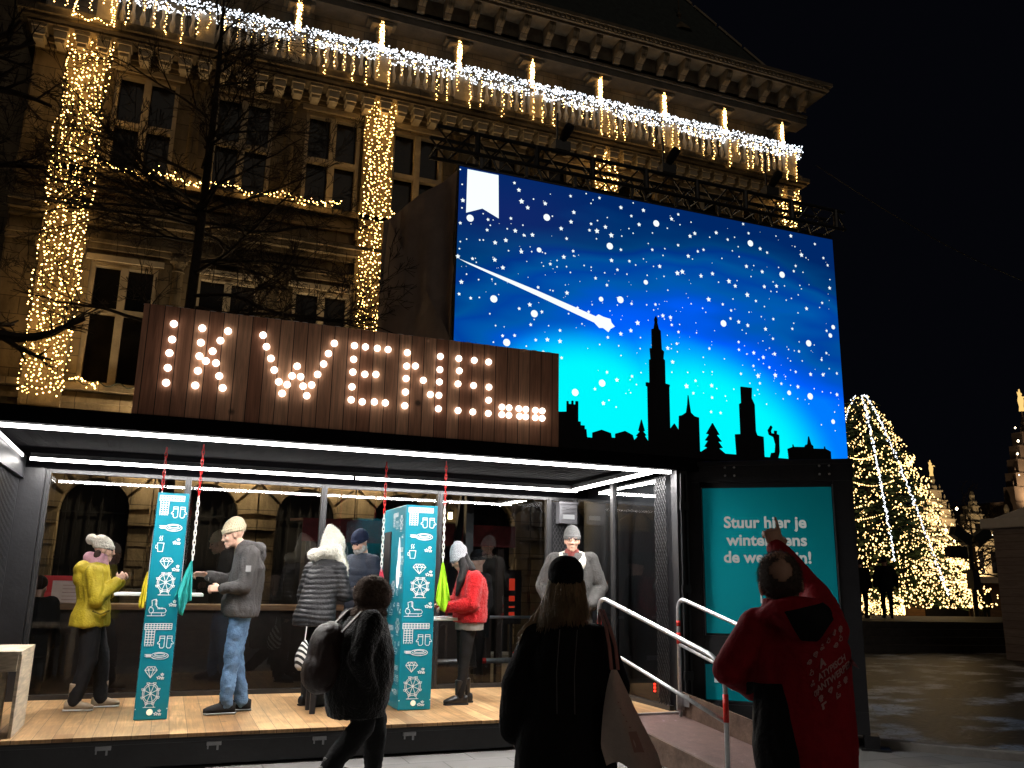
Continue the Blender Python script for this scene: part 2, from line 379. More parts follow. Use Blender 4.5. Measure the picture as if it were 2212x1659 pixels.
# ground floor: arches with radiating blocks over dark openings
AR, AZ = .64, 2.82
def arch(cx):
    m = MB()
    # backing masonry around the arch (mortar coloured)
    L0, L1 = cx-1.035, cx+1.035
    N_ = 14
    arc = [(cx+AR*math.cos(PI*i/N_), AZ+AR*math.sin(PI*i/N_)) for i in range(N_+1)]
    for i in range(N_):
        (xa, za), (xb, zb) = arc[i], arc[i+1]
        m.add([(xa,19,za),(xb,19,zb),(xb,19,4.4),(xa,19,4.4)], [(0,3,2,1)], 1)
        m.add([(xa,19,za),(xb,19,zb),(xb,19.35,zb),(xa,19.35,za)], [(0,1,2,3)], 1)
    m.box(L0, cx-AR, 19, 19.35, 0, 4.4, 1); m.box(cx+AR, L1, 19, 19.35, 0, 4.4, 1)
    # voussoirs
    K = 7
    for i in range(K):
        a0 = PI*i/K+.05; a1 = PI*(i+1)/K-.05; r1 = 1.42 if i in (0, 6) else 1.5
        po = [(cx+AR*math.cos(a0), AZ+AR*math.sin(a0))]
        for a in (a0, (a0+a1)/2, a1):
            q = (cx+r1*math.cos(a), AZ+r1*math.sin(a)); q = (max(L0+.03, min(L1-.03, q[0])), q[1])
            po.append(q)
        po += [(cx+AR*math.cos(a1), AZ+AR*math.sin(a1)), (cx+AR*math.cos((a0+a1)/2), AZ+AR*math.sin((a0+a1)/2))]
        m.prism(po, 18.93, 19.0, 0)
    for s in (-1, 1):
        a, b = (L0+.0, cx-AR) if s < 0 else (cx+AR, L1-.0)
        m.box(a, b, 18.88, 19.0, AZ-.28, AZ-.06, 2)
        z = AZ-.34; k = 0
        while z > .2:
            h = .34; e = .03 if k % 2 else .0
            if k % 3 == 2: m.box(a+.02, (a+b)/2-.02, 18.94, 19, z-h, z, 0); m.box((a+b)/2+.02, b-.02, 18.94, 19, z-h, z, 0)
            else: m.box(a+.02+e, b-.02-e, 18.94, 19, z-h, z, 0)
            z -= h+.05; k += 1
    m.box(L0, L1, 18.9, 19, 4.05, 4.3, 0)
    return m
for i, c in enumerate(WIN):
    o = put('arch', arch(c), [stone, joint, pale_stone], HALL)
    gr = MB(); gr.box(c-AR, c+AR, 19.3, 19.34, 0, AZ+AR, 0)
    for k in range(6): gr.bar((c-AR+.1+k*.216, 19.24, .1), (c-AR+.1+k*.216, 19.24, AZ+AR-.15), .025, mi=1)
    for z in (.9, 1.9, 2.8): gr.bar((c-AR, 19.22, z), (c+AR, 19.22, z), .03, mi=1)
    q = put('grille', gr, [black_matt, black_steel], o, world=False)
# cross windows
def window_mb(z0, z1, tz):
    m = MB(); W = .66
    for s in (-1, 1): m.box(s*W-(.09 if s > 0 else 0), s*W+(.09 if s < 0 else 0), 19.06, 19.22, z0, z1)
    m.box(-W+.09, W-.09, 19.06, 19.22, z1-.07, z1); m.box(-W+.09, W-.09, 19.06, 19.22, z0, z0+.06)
    m.box(-.075, .075, 19.03, 19.2, z0+.06, z1-.07)
    m.box(-W+.09, -.075, 19.04, 19.19, tz-.06, tz+.06); m.box(.075, W-.09, 19.04, 19.19, tz-.06, tz+.06)
    m.box(-W-.10, W+.10, 18.93, 19.0, z1+.02, z1+.14); m.box(-W-.12, W+.12, 18.9, 19.0, z0-.16, z0-.02)
    return m
def pane_mb(z0, z1):
    m = MB(); m.box(-.57, .57, 19.24, 19.26, z0+.05, z1-.05); return m
protos = {}
for z0, z1, tz in ((5.36, 8.0, 6.95), (10.02, 12.46, 11.25)):
    wm = window_mb(z0, z1, tz).mesh('window'); pm = pane_mb(z0, z1).mesh('pane')
    for k, c in enumerate(WIN):
        o = link('window', wm, [pale_stone], HALL); o.location = (c-6.6, -19, 0)
        q = link('pane', pm, [curtain_glass], o)
# half columns between windows on both storeys
def column_mb(z0, z1):
    m = MB(); h = z1-z0
    m.box(-.17, .17, -.16, 0, 0, .12)
    m.lathe([(.14,.12),(.15,.16),(.12,.2),(.125,.5),(.105,h-.3),(.13,h-.28),(.105,h-.22),(.12,h-.16),(.155,h-.08)], (0,-.02,0), 14)
    m.box(-.18, .18, -.18, 0, h-.08, h); return m
for z0, z1 in ((5.36, 8.25), (10.02, 12.6)):
    cm = column_mb(z0, z1).mesh('half_column')
    cs = [ (WIN[i]+WIN[i+1])/2 for i in range(8) if (i+1) % 3 ]
    for c in cs:
        o = link('half_column', cm, [stone], HALL); o.location = (c-6.6, 0, z0)
# pilasters
for c in BAYS:
    m = MB()
    for z0, z1 in ((4.5, 8.3), (9.3, 12.9)):
        m.box(c-.37, c+.37, 18.84, 19, z0+.25, z1-.3); m.box(c-.44, c+.44, 18.78, 19, z0, z0+.25); m.box(c-.42, c+.42, 18.80, 19, z1-.3, z1-.2); m.box(c-.46, c+.46, 18.76, 19, z1-.2, z1)
    m.box(c-.4, c+.4, 18.82, 19, 8.3, 9.3)
    put('pilaster', m, [stone], HALL)
# horizontal mouldings
m = MB()
for z0, z1, y in ((4.5,4.62,18.86),(4.95,5.05,18.9),(5.2,5.33,18.82),(8.25,8.37,18.9),(8.37,8.45,18.84),(8.75,8.86,18.86),(8.86,9.0,18.72),(9.0,9.08,18.62),(9.5,9.58,18.92),(9.86,10.0,18.84),
               (12.62,12.72,18.9),(12.72,12.84,18.84)):
    m.box(X0-.0, X1+.0, y, 19, z0, z1)
put('string_course', m, [stone], HALL)
m = MB(); m.box(X0-.3, XR_+.25, 18.2, 19, 13.02, 13.14); m.box(X0-.22, XR_+.20, 18.28, 19, 12.95, 13.02); m.box(X0-.12, XR_+.12, 18.42, 19, 12.90, 12.95)
put('cornice', m, [stone], HALL)
mm = MB(); mm.box(-.12,.12,18.5,18.9,12.66,12.9); mm.box(-.145,.145,18.46,18.9,12.82,12.899); mm.box(-.09,.09,18.56,18.9,12.58,12.66)
mme = mm.mesh('modillion')
n = int((XR_-X0)/.414)
for k in range(n+1):
    x = X0+.1+k*.414
    o = link('modillion', mme, [pale_stone], HALL); o.location = (x-6.6, -19, 0)
# balustrade
m = MB(); m.box(X0, XR_+.05, 18.28, 18.52, 13.14, 13.24); m.box(X0, XR_+.05, 18.26, 18.54, 13.86, 13.98)
put('balcony_rail', m, [stone], HALL)
LC = [1.62+2.007*k for k in range(-2, 8)]
bal = MB().lathe([(.05,0),(.05,.04),(.03,.07),(.065,.2),(.06,.28),(.03,.4),(.035,.5),(.05,.56),(.05,.62)], (0,0,0), 10).mesh('baluster')
ped = MB().box(-.19, .19, 18.24, 18.56, 13.14, 13.87).mesh('pedestal')
for i, c in enumerate(LC):
    o = link('pedestal', ped, [pale_stone], HALL); o.location = (c-6.6, -19, 0)
    if i < len(LC)-1:
        for k in range(8):
            x = c+.19+(2.007-.38)*(k+.5)/8
            o = link('baluster', bal, [pale_stone], HALL, smooth=True); o.location = (x-6.6, -.6, 13.24)
# loggia columns, entablature, brackets, eave
col = MB(); col.box(-.17,.17,-.17,.17,0,.1); col.lathe([(.14,.1),(.15,.14),(.115,.2),(.12,.5),(.1,1.62),(.14,1.66),(.1,1.72),(.15,1.8)],(0,0,0),14); col.box(-.26,.26,-.2,.2,1.8,1.88); col.box(-.36,.36,-.16,.16,1.88,1.96)
cme = col.mesh('loggia_column')
for c in LC:
    o = link('loggia_column', cme, [stone], HALL); o.location = (c-6.6, -.25, 13.14)
m = MB(); m.box(X0, X1, 20.6, 20.7, 13.1, 15.9); m.box(X0-.3, X1, 18.9, 20.7, 13.02, 13.12)
put('loggia_back_wall', m, [stone_dark], HALL)
pn = MB().box(-.55, .55, 20.56, 20.6, 13.2, 14.75).mesh('loggia_window')
for i in range(len(LC)-1):
    o = link('loggia_window', pn, [dark_glass], HALL); o.location = (LC[i]+1.0-6.6, -19, 0)
m = MB(); m.box(X0-.1, X1+.1, 18.5, 19.0, 15.1, 15.42); m.box(X0-.1, X1+.1, 18.44, 18.5, 15.3, 15.36); m.box(X0-.1, X1+.1, 19.0, 20.7, 15.3, 15.4)
put('entablature', m, [stone_dark], HALL)
bk = MB(); bk.prism([(18.5,15.42),(18.5,15.9),(18.02,15.9),(18.02,15.8),(18.12,15.62),(18.3,15.55),(18.38,15.44)], -.09, .09, plane='yz'); bk.ball((0,18.14,15.66),(.1,.07,.09),8,6)
bke = bk.mesh('bracket'); k = 0
x = X0
while x < X1+.2:
    o = link('bracket', bke, [stone], HALL); o.location = (x-6.6, -19, 0); x += .69
m = MB(); m.box(X0-.5, X1+.42, 17.98, 19.2, 15.9, 15.98); m.box(X0-.58, X1+.5, 17.9, 19.2, 15.98, 16.1); m.box(X0-.66, X1+.57, 17.82, 19.2, 16.1, 16.2); m.box(X0-.1,X1+.1,18.48,18.5,15.5,15.9)
# dentil row along the eave
x = X0-.4
while x < X1+.4: m.box(x, x+.07, 17.86, 17.9, 16.01, 16.09); x += .14
put('eave', m, [pbr('eave_stone', (.16, .13, .09), .85, var=.3, scale=4, bump=.4)], HALL)
# hipped slate roof with stone centre gable and two small lucarnes
m = MB(); m.add([(X0,18.6,16.2),(16.2,18.6,16.2),(16.2,31,16.2),(X0,31,16.2),(X0,22.0,23.6),(10.6,22.0,23.6)], [(0,1,5,4),(1,2,5),(2,3,4,5),(0,4,3)])
rf = put('roof', m, [slate], HALL)
m = MB()
for i in range(9):
    t0 = i/9; t1 = (i+.9)/9
    a = Vector((16.2,18.6,16.2)).lerp(Vector((10.6,22.0,23.6)), t0); b = Vector((16.2,18.6,16.2)).lerp(Vector((10.6,22.0,23.6)), t1)
    m.bar(a+Vector((0,0,.04)), b+Vector((0,0,.04)), .10, .06)
put('roof_ridge', m, [pale_stone], rf)
for x, y in ((8.55, 19.6), (12.95, 19.6)):
    m = MB(); m.box(x-.25, x+.25, y-.1, y+1.0, 17.2, 17.95); m.lathe([(.42,0),(.36,.12),(.22,.28),(.07,.45),(.05,.6),(.09,.68),(.02,.8),(.015,1.25)], (x, y+.1, 17.95), 10)
    m.box(x-.12, x+.12, y-.12, y-.1, 17.4, 17.85, 1)
    put('dormer', m, [stone, dark_glass], HALL)
m = MB(); m.box(10.0, 12.3, 20.8, 22.4, 17.2, 23.0); m.box(9.85, 12.6, 20.6, 22.5, 20.05, 20.25); m.box(11.6, 12.1, 20.6, 20.8, 20.25, 22.4); m.box(10.4, 10.9, 20.6, 20.8, 20.25, 22.4)
m.lathe([(.25,0),(.25,.3),(.1,.5),(.3,.8),(.12,1.1),(.02,1.6)], (12.3, 20.8, 20.3), 10)
put('centre_gable', m, [stone], HALL)

# ------------------------------------------------------------------ fairy lights on the facade
def bulbs(pts, r=.017):
    m = MB()
    for q in pts: m.octa(q, r*random.choice((.6, .85, 1.0, 1.1, 1.3)))
    return m
def curtain(c, z0, z1, half, n, y, label):
    t = thing('light_curtain', (c, y, z0), label, 'string lights', 'warm light curtains on the pilasters')
    random.seed(int(c*10)+5)
    pts = []; wires = MB(); k = int(half*2/.066)
    for i in range(k+1):
        x = c-half+i*half*2/k; ph = random.random()*6
        line = []; z = z1
        while z > z0:
            zz = z; xx = x+.03*math.sin(z*2.2+ph)+.02*math.sin(z*5+ph*2)
            line.append((xx, y+.02*math.sin(z*3+ph), zz))
            if random.random() < .95: pts.append((xx+random.uniform(-.03, .03), y-.02+random.uniform(-.03, .03), zz+random.uniform(-.03, .03)))
            z -= .088+random.uniform(0, .035)
        wires.tube(line[::2], .004, 3, cap=False)
    put('wire', wires, [wire_mat], t)
    tag(put('bulbs', bulbs(pts), [warm_bulb], t, recalc=False), kind='stuff')
curtain(-2.66, 5.0, 13.0, .41, 0, 18.66, 'warm light curtain over the leftmost pilaster, behind the bare tree')
curtain(3.73, 4.9, 12.95, .31, 0, 18.66, 'warm light curtain on the pilaster left of the big screen, above the wooden sign')
curtain(9.85, 10.5, 12.95, .34, 0, 18.66, 'short warm light curtain showing over the middle of the screen truss')
curtain(15.85, 11.2, 12.95, .34, 0, 18.66, 'warm light curtain on the rightmost pilaster under the balcony corner')
# dense white garland on the balcony rail
t = thing('balcony_light_garland', (6.6, 18.2, 13.9), 'dense cold white fairy lights wrapped along the balcony rail', 'string lights')
random.seed(3); pts = []
x = X0
while x < XR_-.05:
    thick = .55+.45*noise.noise(Vector((x*.9, 0, 0)))+.5
    for _ in range(int(7+6*thick)):
        a = random.uniform(0, 2*PI); rr = random.uniform(.1, .22)
        pts.append((x+random.uniform(0, .045), 18.36+rr*math.cos(a)*1.0-.08, 13.93+rr*math.sin(a)*.95+.02))
    x += .05
tag(put('bulbs', bulbs(pts, .02), [cold_bulb], t, recalc=False), kind='stuff')
w_ = MB(); w_.tube([(X0+i*.3, 18.14+.05*math.sin(i), 13.93+.07*math.sin(i*1.7)) for i in range(66)], .012, 4); put('wire', w_, [wire_mat], t)
# warm drips hanging over the balusters
t = thing('icicle_lights', (6.6, 18.2, 13.8), 'warm strands hanging like icicles from the balcony rail over the balusters', 'string lights')
pts = []; w_ = MB(); x = X0+.1
while x < XR_-.02:
    ln = random.choice((.35,.5,.65,.8,.9)); z = 13.85; line = [(x, 18.18, z)]
    while z > 13.85-ln:
        pts.append((x+random.uniform(-.03,.03), 18.17+random.uniform(-.03,.02), z+random.uniform(-.02,.02))); z -= .055+random.uniform(0,.02); line.append((x+random.uniform(-.01,.01), 18.18, z))
    w_.tube(line[::3]+[line[-1]], .004, 3, cap=False)
    x += random.uniform(.2, .34)
tag(put('bulbs', bulbs(pts, .014), [warm_bulb], t, recalc=False), kind='stuff'); put('wire', w_, [wire_mat], t)
# window sill garlands
t = thing('rail_strands', (-2.66, 18.1, 13.2), 'two short warm light strands over the balcony front above the leftmost pilaster', 'string lights')
pts = [(x+random.uniform(-.03,.03), 18.12, 13.05+.06*k) for x in (-2.98, -2.28) for k in range(22)]+[(-3.0+.06*k, 18.12, 13.02+.05*math.sin(k)) for k in range(13)]
tag(put('bulbs', bulbs(pts, .019), [warm_bulb], t, recalc=False), kind='stuff'); put('wire', MB().tube([(-2.98, 18.13, 14.3), (-2.98, 18.13, 13.05), (-2.28, 18.13, 13.05), (-2.28, 18.13, 14.3)], .005, 4), [wire_mat], t)
for (xa, xb, z, dens, lab) in ((-2.25, 3.4, 9.98, 30, 'warm garland along the upper window sill, behind the bare tree'), (4.15, 4.85, 9.98, 22, 'short warm garland on the sill between the light curtain and grey tarpaulin'),
                         (-2.2, -.3, 5.28, 34, 'warm garland on the lower window sill, left of the wooden sign')):
    t = thing('sill_garland', ((xa+xb)/2, 18.7, z), lab, 'string lights', 'garlands on the window sills')
    pts = []; w_ = []
    k = int((xb-xa)*dens)
    for i in range(k):
        x = xa+(xb-xa)*i/k
        if noise.noise(Vector((x*1.1, z, 1))) < -.28: continue
        pts.append((x+random.uniform(-.04,.04), 18.74+random.uniform(-.06,.05), z+.06+.05*math.sin(x*5)+random.gauss(0,.045)))
    w_ = MB().tube([(xa+(xb-xa)*i/30, 18.75, z+.05+.05*math.sin(i)) for i in range(31)], .012, 4)
    put('wire', w_, [wire_mat], t); tag(put('bulbs', bulbs(pts, .018), [warm_bulb], t, recalc=False), kind='stuff')
ordn = ['first', 'second', 'third', 'fourth', 'fifth', 'sixth', 'seventh', 'eighth']
for i, c in enumerate(LC[2:]):
    t = thing('column_lights', (c, 18.5, 13.9), 'warm lights wound up the %s loggia column from the left' % ordn[i], 'string lights', 'lights wound up the loggia columns')
    pts = []; line = []
    for k in range(150):
        z = 13.95+1.08*k/150; a = -PI/2+random.uniform(-.42,.42)
        pts.append((c+.14*math.cos(a), 18.70+.12*math.sin(a)-.02, z))
    for k in range(40): line.append((c+.15*math.cos(k*.8), 18.75+.15*math.sin(k*.8), 13.9+1.1*k/40))
    put('wire', MB().tube(line, .004, 3, cap=False), [wire_mat], t); tag(put('bulbs', bulbs(pts, .019), [warm_bulb], t, recalc=False), kind='stuff')
for i, x in enumerate((-1.6, 1.6, 5.2, 9.5, 13.8)):  # assumed floodlights, out of view, added to light the stone from below
    t = thing('assumed_uplight', (x, 15.9, 0), 'assumed unseen warm floodlight on the ground before the facade, %s from the left' % ('first', 'second', 'third', 'fourth', 'fifth')[i], 'floodlight', 'assumed unseen floodlights at the foot of the facade')
    m = MB(); m.box(x-.18, x+.18, 15.8, 15.95, .05, .3); m.box(x-.2, x+.2, 15.78, 16.0, 0, .05); put('housing', m, [black_steel], t)
    m = MB(); m.box(x-.15, x+.15, 15.951, 15.96, .08, .27); put('lens', m, [emit('assumed_uplight_lens', (1, .74, .42), 5)], t)
    ld = bpy.data.lights.new('beam', 'SPOT'); ld.energy = 120; ld.color = (1, .74, .42); ld.spot_size = R(75); ld.spot_blend = .9; ld.shadow_soft_size = .12
    q = bpy.data.objects.new('beam', ld); COL.objects.link(q); q.parent = t; q.location = (0, .12, .3); q.rotation_euler = Vector((0, -.28, -.96)).to_track_quat('Z', 'Y').to_euler()
m = MB(); m.tube([Vector((16.9,18.6,13.9)).lerp(Vector((23.5,14.8,9.0)), i/16)+Vector((0,0,-.5*math.sin(PI*i/16))) for i in range(17)], .015, 5)
tag(put('overhead_cable', m, [black_steel]), 'thin dark cable running from the balcony corner out across the night sky', 'cable')
# ------------------------------------------------------------------ glass-walled container pavilion
led = emit('led_tube', (1, .96, .93), 20.0)
floor_wood = planks('pale_pine_floor', 0, .148, (.44, .235, .095), (.76, .48, .235), knots=.6, rough=.38, gap=.03, grain=(14, .8, 1), board_len=(1, 1.9), stain=.42)
pane_glass = glass('pavilion_glass', 1.52, 0, (.80, .84, .86), boost=1.25, add=.035)
ribbed = pbr('ribbed_black_panel', (.022, .022, .024), .45, var=.2, bump=.1, spec=.1)
frame_metal = pbr('anodised_frame', (.035, .035, .037), .32, metal=.3, var=.2, scale=12)
PAV = thing('glass_pavilion', (2.0, 9.4, 0), 'black steel container pavilion, open in front, with glass walls and white light strips', 'container')
YF, YB, ZF, ZC = 8.25, 10.75, .28, 2.84
LX, RX = -1.66, 5.2
m = MB(); m.box(LX+.05, RX, YF+.0, YB-.02, ZF-.03, ZF); put('floor', m, [floor_wood], PAV)
m = MB(); m.box(LX, 5.3, YF+.02, YF+.14, .02, ZF-.035); m.box(LX, 5.3, YF-.0, YF+.05, ZF-.07, ZF-.035); m.box(LX, RX, YF+.14, YB+.1, .05, ZF-.035)
bevel(put('base_beam', m, [black_steel], PAV), .006)
for x in (-.35, .52, 1.42, 2.25, 3.6):
    m = MB(); m.box(x-.06, x+.06, YF-.012, YF+.02, .175, .205); m.bar((x-.05, YF-.02, .19), (x-.05, YF-.02, .15), .012); m.bar((x+.03, YF-.02, .19), (x+.03, YF-.02, .14), .016); m.box(x-.02, x+.05, YF-.025, YF-.01, .18, .196)
    put('latch', m, [grey_steel], PAV)
# roof slab with corrugated soffit
m = MB(); m.box(LX, 7.65, YF-.03, YF+.07, 2.845, 2.995); m.box(LX, 7.65, YB-.02, YB+.1, 2.72, 2.99); m.box(LX, 7.65, YF+.07, YB-.02, 2.90, 2.98)
x = LX+.02
while x < RX: m.box(x, x+.05, YF+.07, YB-.02, 2.898, 2.90); x += .1
put('roof', m, [pbr('soffit_paint', (.0035, .0032, .0045), .8, var=.25, spec=.05)], PAV)
# corner posts and left end wall
m = MB(); m.box(LX, LX+.12, YF-.02, YF+.12, 0, 2.84); put('corner_post', m, [black_steel], PAV)
m = MB(); m.box(LX, LX+.30, YB-.1, YB+.1, .05, 2.72); put('corner_post', m, [black_steel], PAV)
m = MB(); m.box(5.2, 5.34, YF-.02, YF+.10, 0, 2.84); m.bar((5.25, YF-.035, .3), (5.25, YF-.035, 2.8), .03); m.bar((5.31, YF-.035, .3), (5.31, YF-.035, 2.8), .02)
for z in (.6, 1.5, 2.4): m.box(5.22, 5.33, YF-.06, YF-.03, z, z+.09)
put('corner_post', m, [black_steel], PAV)
m = MB(); y = YF+.13
while y < YB-.1:
    m.box(LX, LX+.03, y, y+.045, .28, 2.72); m.box(LX, LX+.055, y+.045, y+.075, .28, 2.72); y += .075
m.box(LX, LX+.1, YF+.13, YB-.1, 2.6, 2.84)
put('end_wall', m, [ribbed], PAV)
# closed section on the right
m = MB(); m.box(5.34, 7.65, YF+.12, YB+.1, .05, 2.84); x = 5.4
while x < 7.6: m.box(x, x+.11, YF+.09, YF+.12, .1, 2.8); x += .22
put('closed_section', m, [black_steel], PAV)
# glazing posts
posts = [-1.34, .13, 1.71, 3.20, 4.74, 5.13]
for x in posts:
    m = MB(); m.box(x-.035, x+.035, YB-.06, YB+.03, ZF, 2.72); m.box(x-.012, x+.012, YB-.075, YB-.06, ZF+.01, 2.7)
    bevel(put('glazing_post', m, [frame_metal], PAV), .004)
for y in (9.62,):
    m = MB(); m.box(5.12, 5.19, y-.035, y+.035, ZF, 2.84); put('glazing_post', m, [frame_metal], PAV)
m = MB(); m.box(posts[0], 5.1, YB-.05, YB+.02, 2.68, 2.72); m.box(posts[0], 5.1, YB-.05, YB+.02, ZF, ZF+.05); m.box(5.12, 5.18, YF+.1, YB, ZF, ZF+.05)
put('glazing_rail', m, [frame_metal], PAV)
for a, b in zip(posts[:-2], posts[1:-1]):
    m = MB(); m.add([(a+.035,YB-.01,ZF+.05),(b-.035,YB-.01,ZF+.05),(b-.035,YB-.01,2.66),(a+.035,YB-.01,2.66)], [(0,1,2,3)])
    put('glass_pane', m, [pane_glass], PAV, recalc=False)
for a, b in ((8.6, 9.585), (9.655, 10.70)):
    m = MB(); m.add([(5.15,a,ZF+.05),(5.15,b,ZF+.05),(5.15,b,2.82),(5.15,a,2.82)], [(3,2,1,0)])
    put('glass_pane', m, [pane_glass], PAV, recalc=False)
# expanded-metal panels
def lattice(m, O, U, wd, ht, px=.05, pz=.085, t=.006):
    O = Vector(O); U = Vector(U); Z = Vector((0,0,1)); nz = int(ht/pz)+1; nx = int(wd/px)
    for i in range(nx):
        for j in range(nz):
            c = O+U*(px*(i+.5))+Z*(pz*j)
            if (i+j) % 1 == 0:
                a = c-U*px/2; b = c+U*px/2
                m.bar(a, c+Z*pz/2, t); m.bar(c+Z*pz/2, b, t); m.bar(b+Z*0, c-Z*pz/2, t) if j else None; m.bar(c-Z*pz/2, a, t) if j else None
m = MB(); lattice(m, (4.79, YB-.08, ZF), (1,0,0), .33, 2.42); put('mesh_panel', m, [black_steel], PAV)
m = MB(); lattice(m, (5.13, YF+.1, ZF), (0,1,0), .25, 2.5); put('mesh_panel', m, [black_steel], PAV)
m = MB(); m.box(4.785, 5.09, YB-.03, YB+.02, ZF, 2.66); put('mesh_backing', m, [black_matt], PAV)
# light strips
def strip(a, b, w_=.042, W_=34.0):
    m = MB(); m.bar(a, b, w_, .03); o = put('light_strip', m, [led if W_ > 8 else emit('dim_led', (1, .96, .93), 5)], PAV)
    a = Vector(a); b = Vector(b); L_ = (b-a).length; al = bpy.data.lights.new('strip_glow', 'AREA'); al.shape = 'RECTANGLE'; al.size = L_; al.size_y = w_; al.energy = W_*L_; al.color = (1, .96, .92)
    q = bpy.data.objects.new('strip_glow', al); COL.objects.link(q); q.parent = PAV; c = (a+b)/2; q.location = c-PAV.location-Vector((0, 0, .018)); q.rotation_euler = (0, 0, math.atan2(b.y-a.y, b.x-a.x))
strip((LX+.15, YF+.045, 2.822), (5.16, YF+.045, 2.822))
YS_ = 10.34
strip((-1.48, YS_, 2.78), (1.98, YS_, 2.78)); strip((2.02, YS_, 2.78), (4.98, YS_, 2.78))
strip((4.93, YF+.08, 2.81), (4.93, YS_-.02, 2.79)); strip((LX+.12, YF+.1, 2.83), (LX+.12, YS_-.1, 2.80), .012, 1.2)
m = MB(); m.bar((-1.48, YS_, 2.82), (4.98, YS_, 2.82), .07, .05); m.bar((4.93, YF+.08, 2.85), (4.93, YS_-.03, 2.83), .07, .05); m.bar((LX+.1, YF+.045, 2.845), (5.18, YF+.045, 2.845), .06, .015)
put('strip_housing', m, [black_steel], PAV)
m = MB()
for z in (.44, .475, .51): m.box(5.10, 5.115, 8.62, 8.635, z, z+.018)
put('indicator_light', m, [emit('red_led', (1, .02, .01), 6)], PAV)

# heater box on the mesh panel
t = thing('heater_box', (4.83, YB-.2, 2.35), 'small grey heater box with white label high on the rear corner mesh', 'heater')
m = MB(); m.box(4.82, 5.08, YB-.22, YB-.09, 2.36, 2.64); m.box(4.81, 5.09, YB-.23, YB-.08, 2.62, 2.65)
for k in range(5): m.box(4.84, 5.06, YB-.226, YB-.22, 2.57-.018*k, 2.578-.018*k)
bevel(put('casing', m, [pbr('heater_grey', (.05, .05, .055), .4, var=.1)], t), .006)
m = MB(); m.box(4.87, 5.04, YB-.224, YB-.22, 2.42, 2.48); put('sticker', m, [emit('self_lit_label', (.9, .9, .9), .7)], t)  # plain sticker, its brightness put in as emission

# ------------------------------------------------------------------ wooden sign with bulbs
SIGN = thing('bulb_letter_sign', (1.65, 8.2, 3.0), 'brown plank board with round bulbs spelling IK WENS on the container roof', 'sign')
sign_wood = planks('larch_boards', 0, .131, (.42, .175, .10), (.78, .42, .26), knots=.8, rough=.6, gap=.06, grain=(16, 1, .9), gapcol=(.02, .008, .005))
m = MB(); m.box(-.44, 3.75, 8.235, 8.30, 3.0, 4.03); put('board', m, [sign_wood], SIGN)
m = MB(); m.box(-.44, 3.75, 8.30, 8.36, 3.1, 3.2); m.box(-.44, 3.75, 8.30, 8.36, 3.8, 3.9)
for x in (-.2, 1.2, 2.4, 3.5): m.box(x-.04, x+.04, 8.36, 8.42, 3.0, 3.95); m.bar((x, 8.4, 3.8), (x, 9.2, 3.02), .04)
put('back_frame', m, [black_steel], SIGN)
m = MB(); random.seed(4)
x = -.4
while x < 3.7: m.ball((x, 8.268, 4.03), (.05, .028, random.uniform(.004,.014)), 8, 5); x += random.uniform(.04, .12)
put('snow_ledge', m, [pbr('snow', (.75, .78, .84), .8, var=.05)], SIGN)
BUL = [(-0.17, 3.86), (-0.17, 3.71), (-0.18, 3.58), (-0.18, 3.44), (-0.18, 3.3), (0.08, 3.85), (0.08, 3.71), (0.08, 3.58), (0.08, 3.44), (0.07, 3.3), (0.31, 3.85), (0.25, 3.75), (0.19, 3.64), (0.14, 3.54), (0.23, 3.53), (0.27, 3.41), (0.31, 3.3), (0.63, 3.85), (0.67, 3.74), (0.72, 3.63), (0.76, 3.52), (0.81, 3.41), (0.85, 3.3), (0.89, 3.39), (0.93, 3.48), (0.97, 3.58), (1.01, 3.48), (1.04, 3.39), (1.08, 3.3), (1.12, 3.41), (1.17, 3.52), (1.22, 3.63), (1.26, 3.74), (1.31, 3.85), (1.51, 3.85), (1.62, 3.85), (1.74, 3.85), (1.85, 3.85), (1.51, 3.71), (1.51, 3.58), (1.63, 3.57), (1.74, 3.58), (1.51, 3.43), (1.51, 3.3), (1.62, 3.29), (1.74, 3.3), (1.85, 3.3), (2.05, 3.84), (2.05, 3.7), (2.05, 3.57), (2.05, 3.43), (2.05, 3.29), (2.14, 3.71), (2.23, 3.57), (2.31, 3.43), (2.4, 3.84), (2.4, 3.7), (2.4, 3.57), (2.4, 3.43), (2.4, 3.29), (2.6, 3.84), (2.77, 3.84), (2.93, 3.84), (2.61, 3.71), (2.6, 3.57), (2.77, 3.57), (2.94, 3.57), (2.94, 3.43), (2.61, 3.29), (2.77, 3.29), (2.94, 3.29), (3.09, 3.37), (3.17, 3.37), (3.09, 3.29), (3.17, 3.29), (3.28, 3.37), (3.36, 3.37), (3.29, 3.29), (3.36, 3.29), (3.47, 3.37), (3.55, 3.37), (3.47, 3.29), (3.55, 3.29)]
bulb_m = emit('sign_bulb', (1, .92, .78), 3.4)
bme = MB().ball((0, 0, 0), (.0335, .033, .0335), 14, 8).mesh('bulb')
for x, z in BUL:
    o = link('bulb', bme, [bulb_m], SIGN, smooth=True, recalc=False); o.location = (x-1.65, 8.215-8.2, z-3.0)
m = MB()
for x, z in BUL: m.lathe([(.05, 0), (.05, .01)], (0, 0, 0), 12); 
m = MB()
for x, z in BUL:
    n0 = len(m.v); 
    for k in range(12):
        a = 2*PI*k/12; m.v.append((x+.047*math.cos(a), 8.228, z+.047*math.sin(a)))
    for k in range(12):
        a = 2*PI*k/12; m.v.append((x+.047*math.cos(a), 8.234, z+.047*math.sin(a)))
    m.f.append(tuple(range(n0, n0+12))); m.m.append(0)
    for k in range(12): m.f.append((n0+k, n0+(k+1) % 12, n0+12+(k+1) % 12, n0+12+k)); m.m.append(0)
m = None

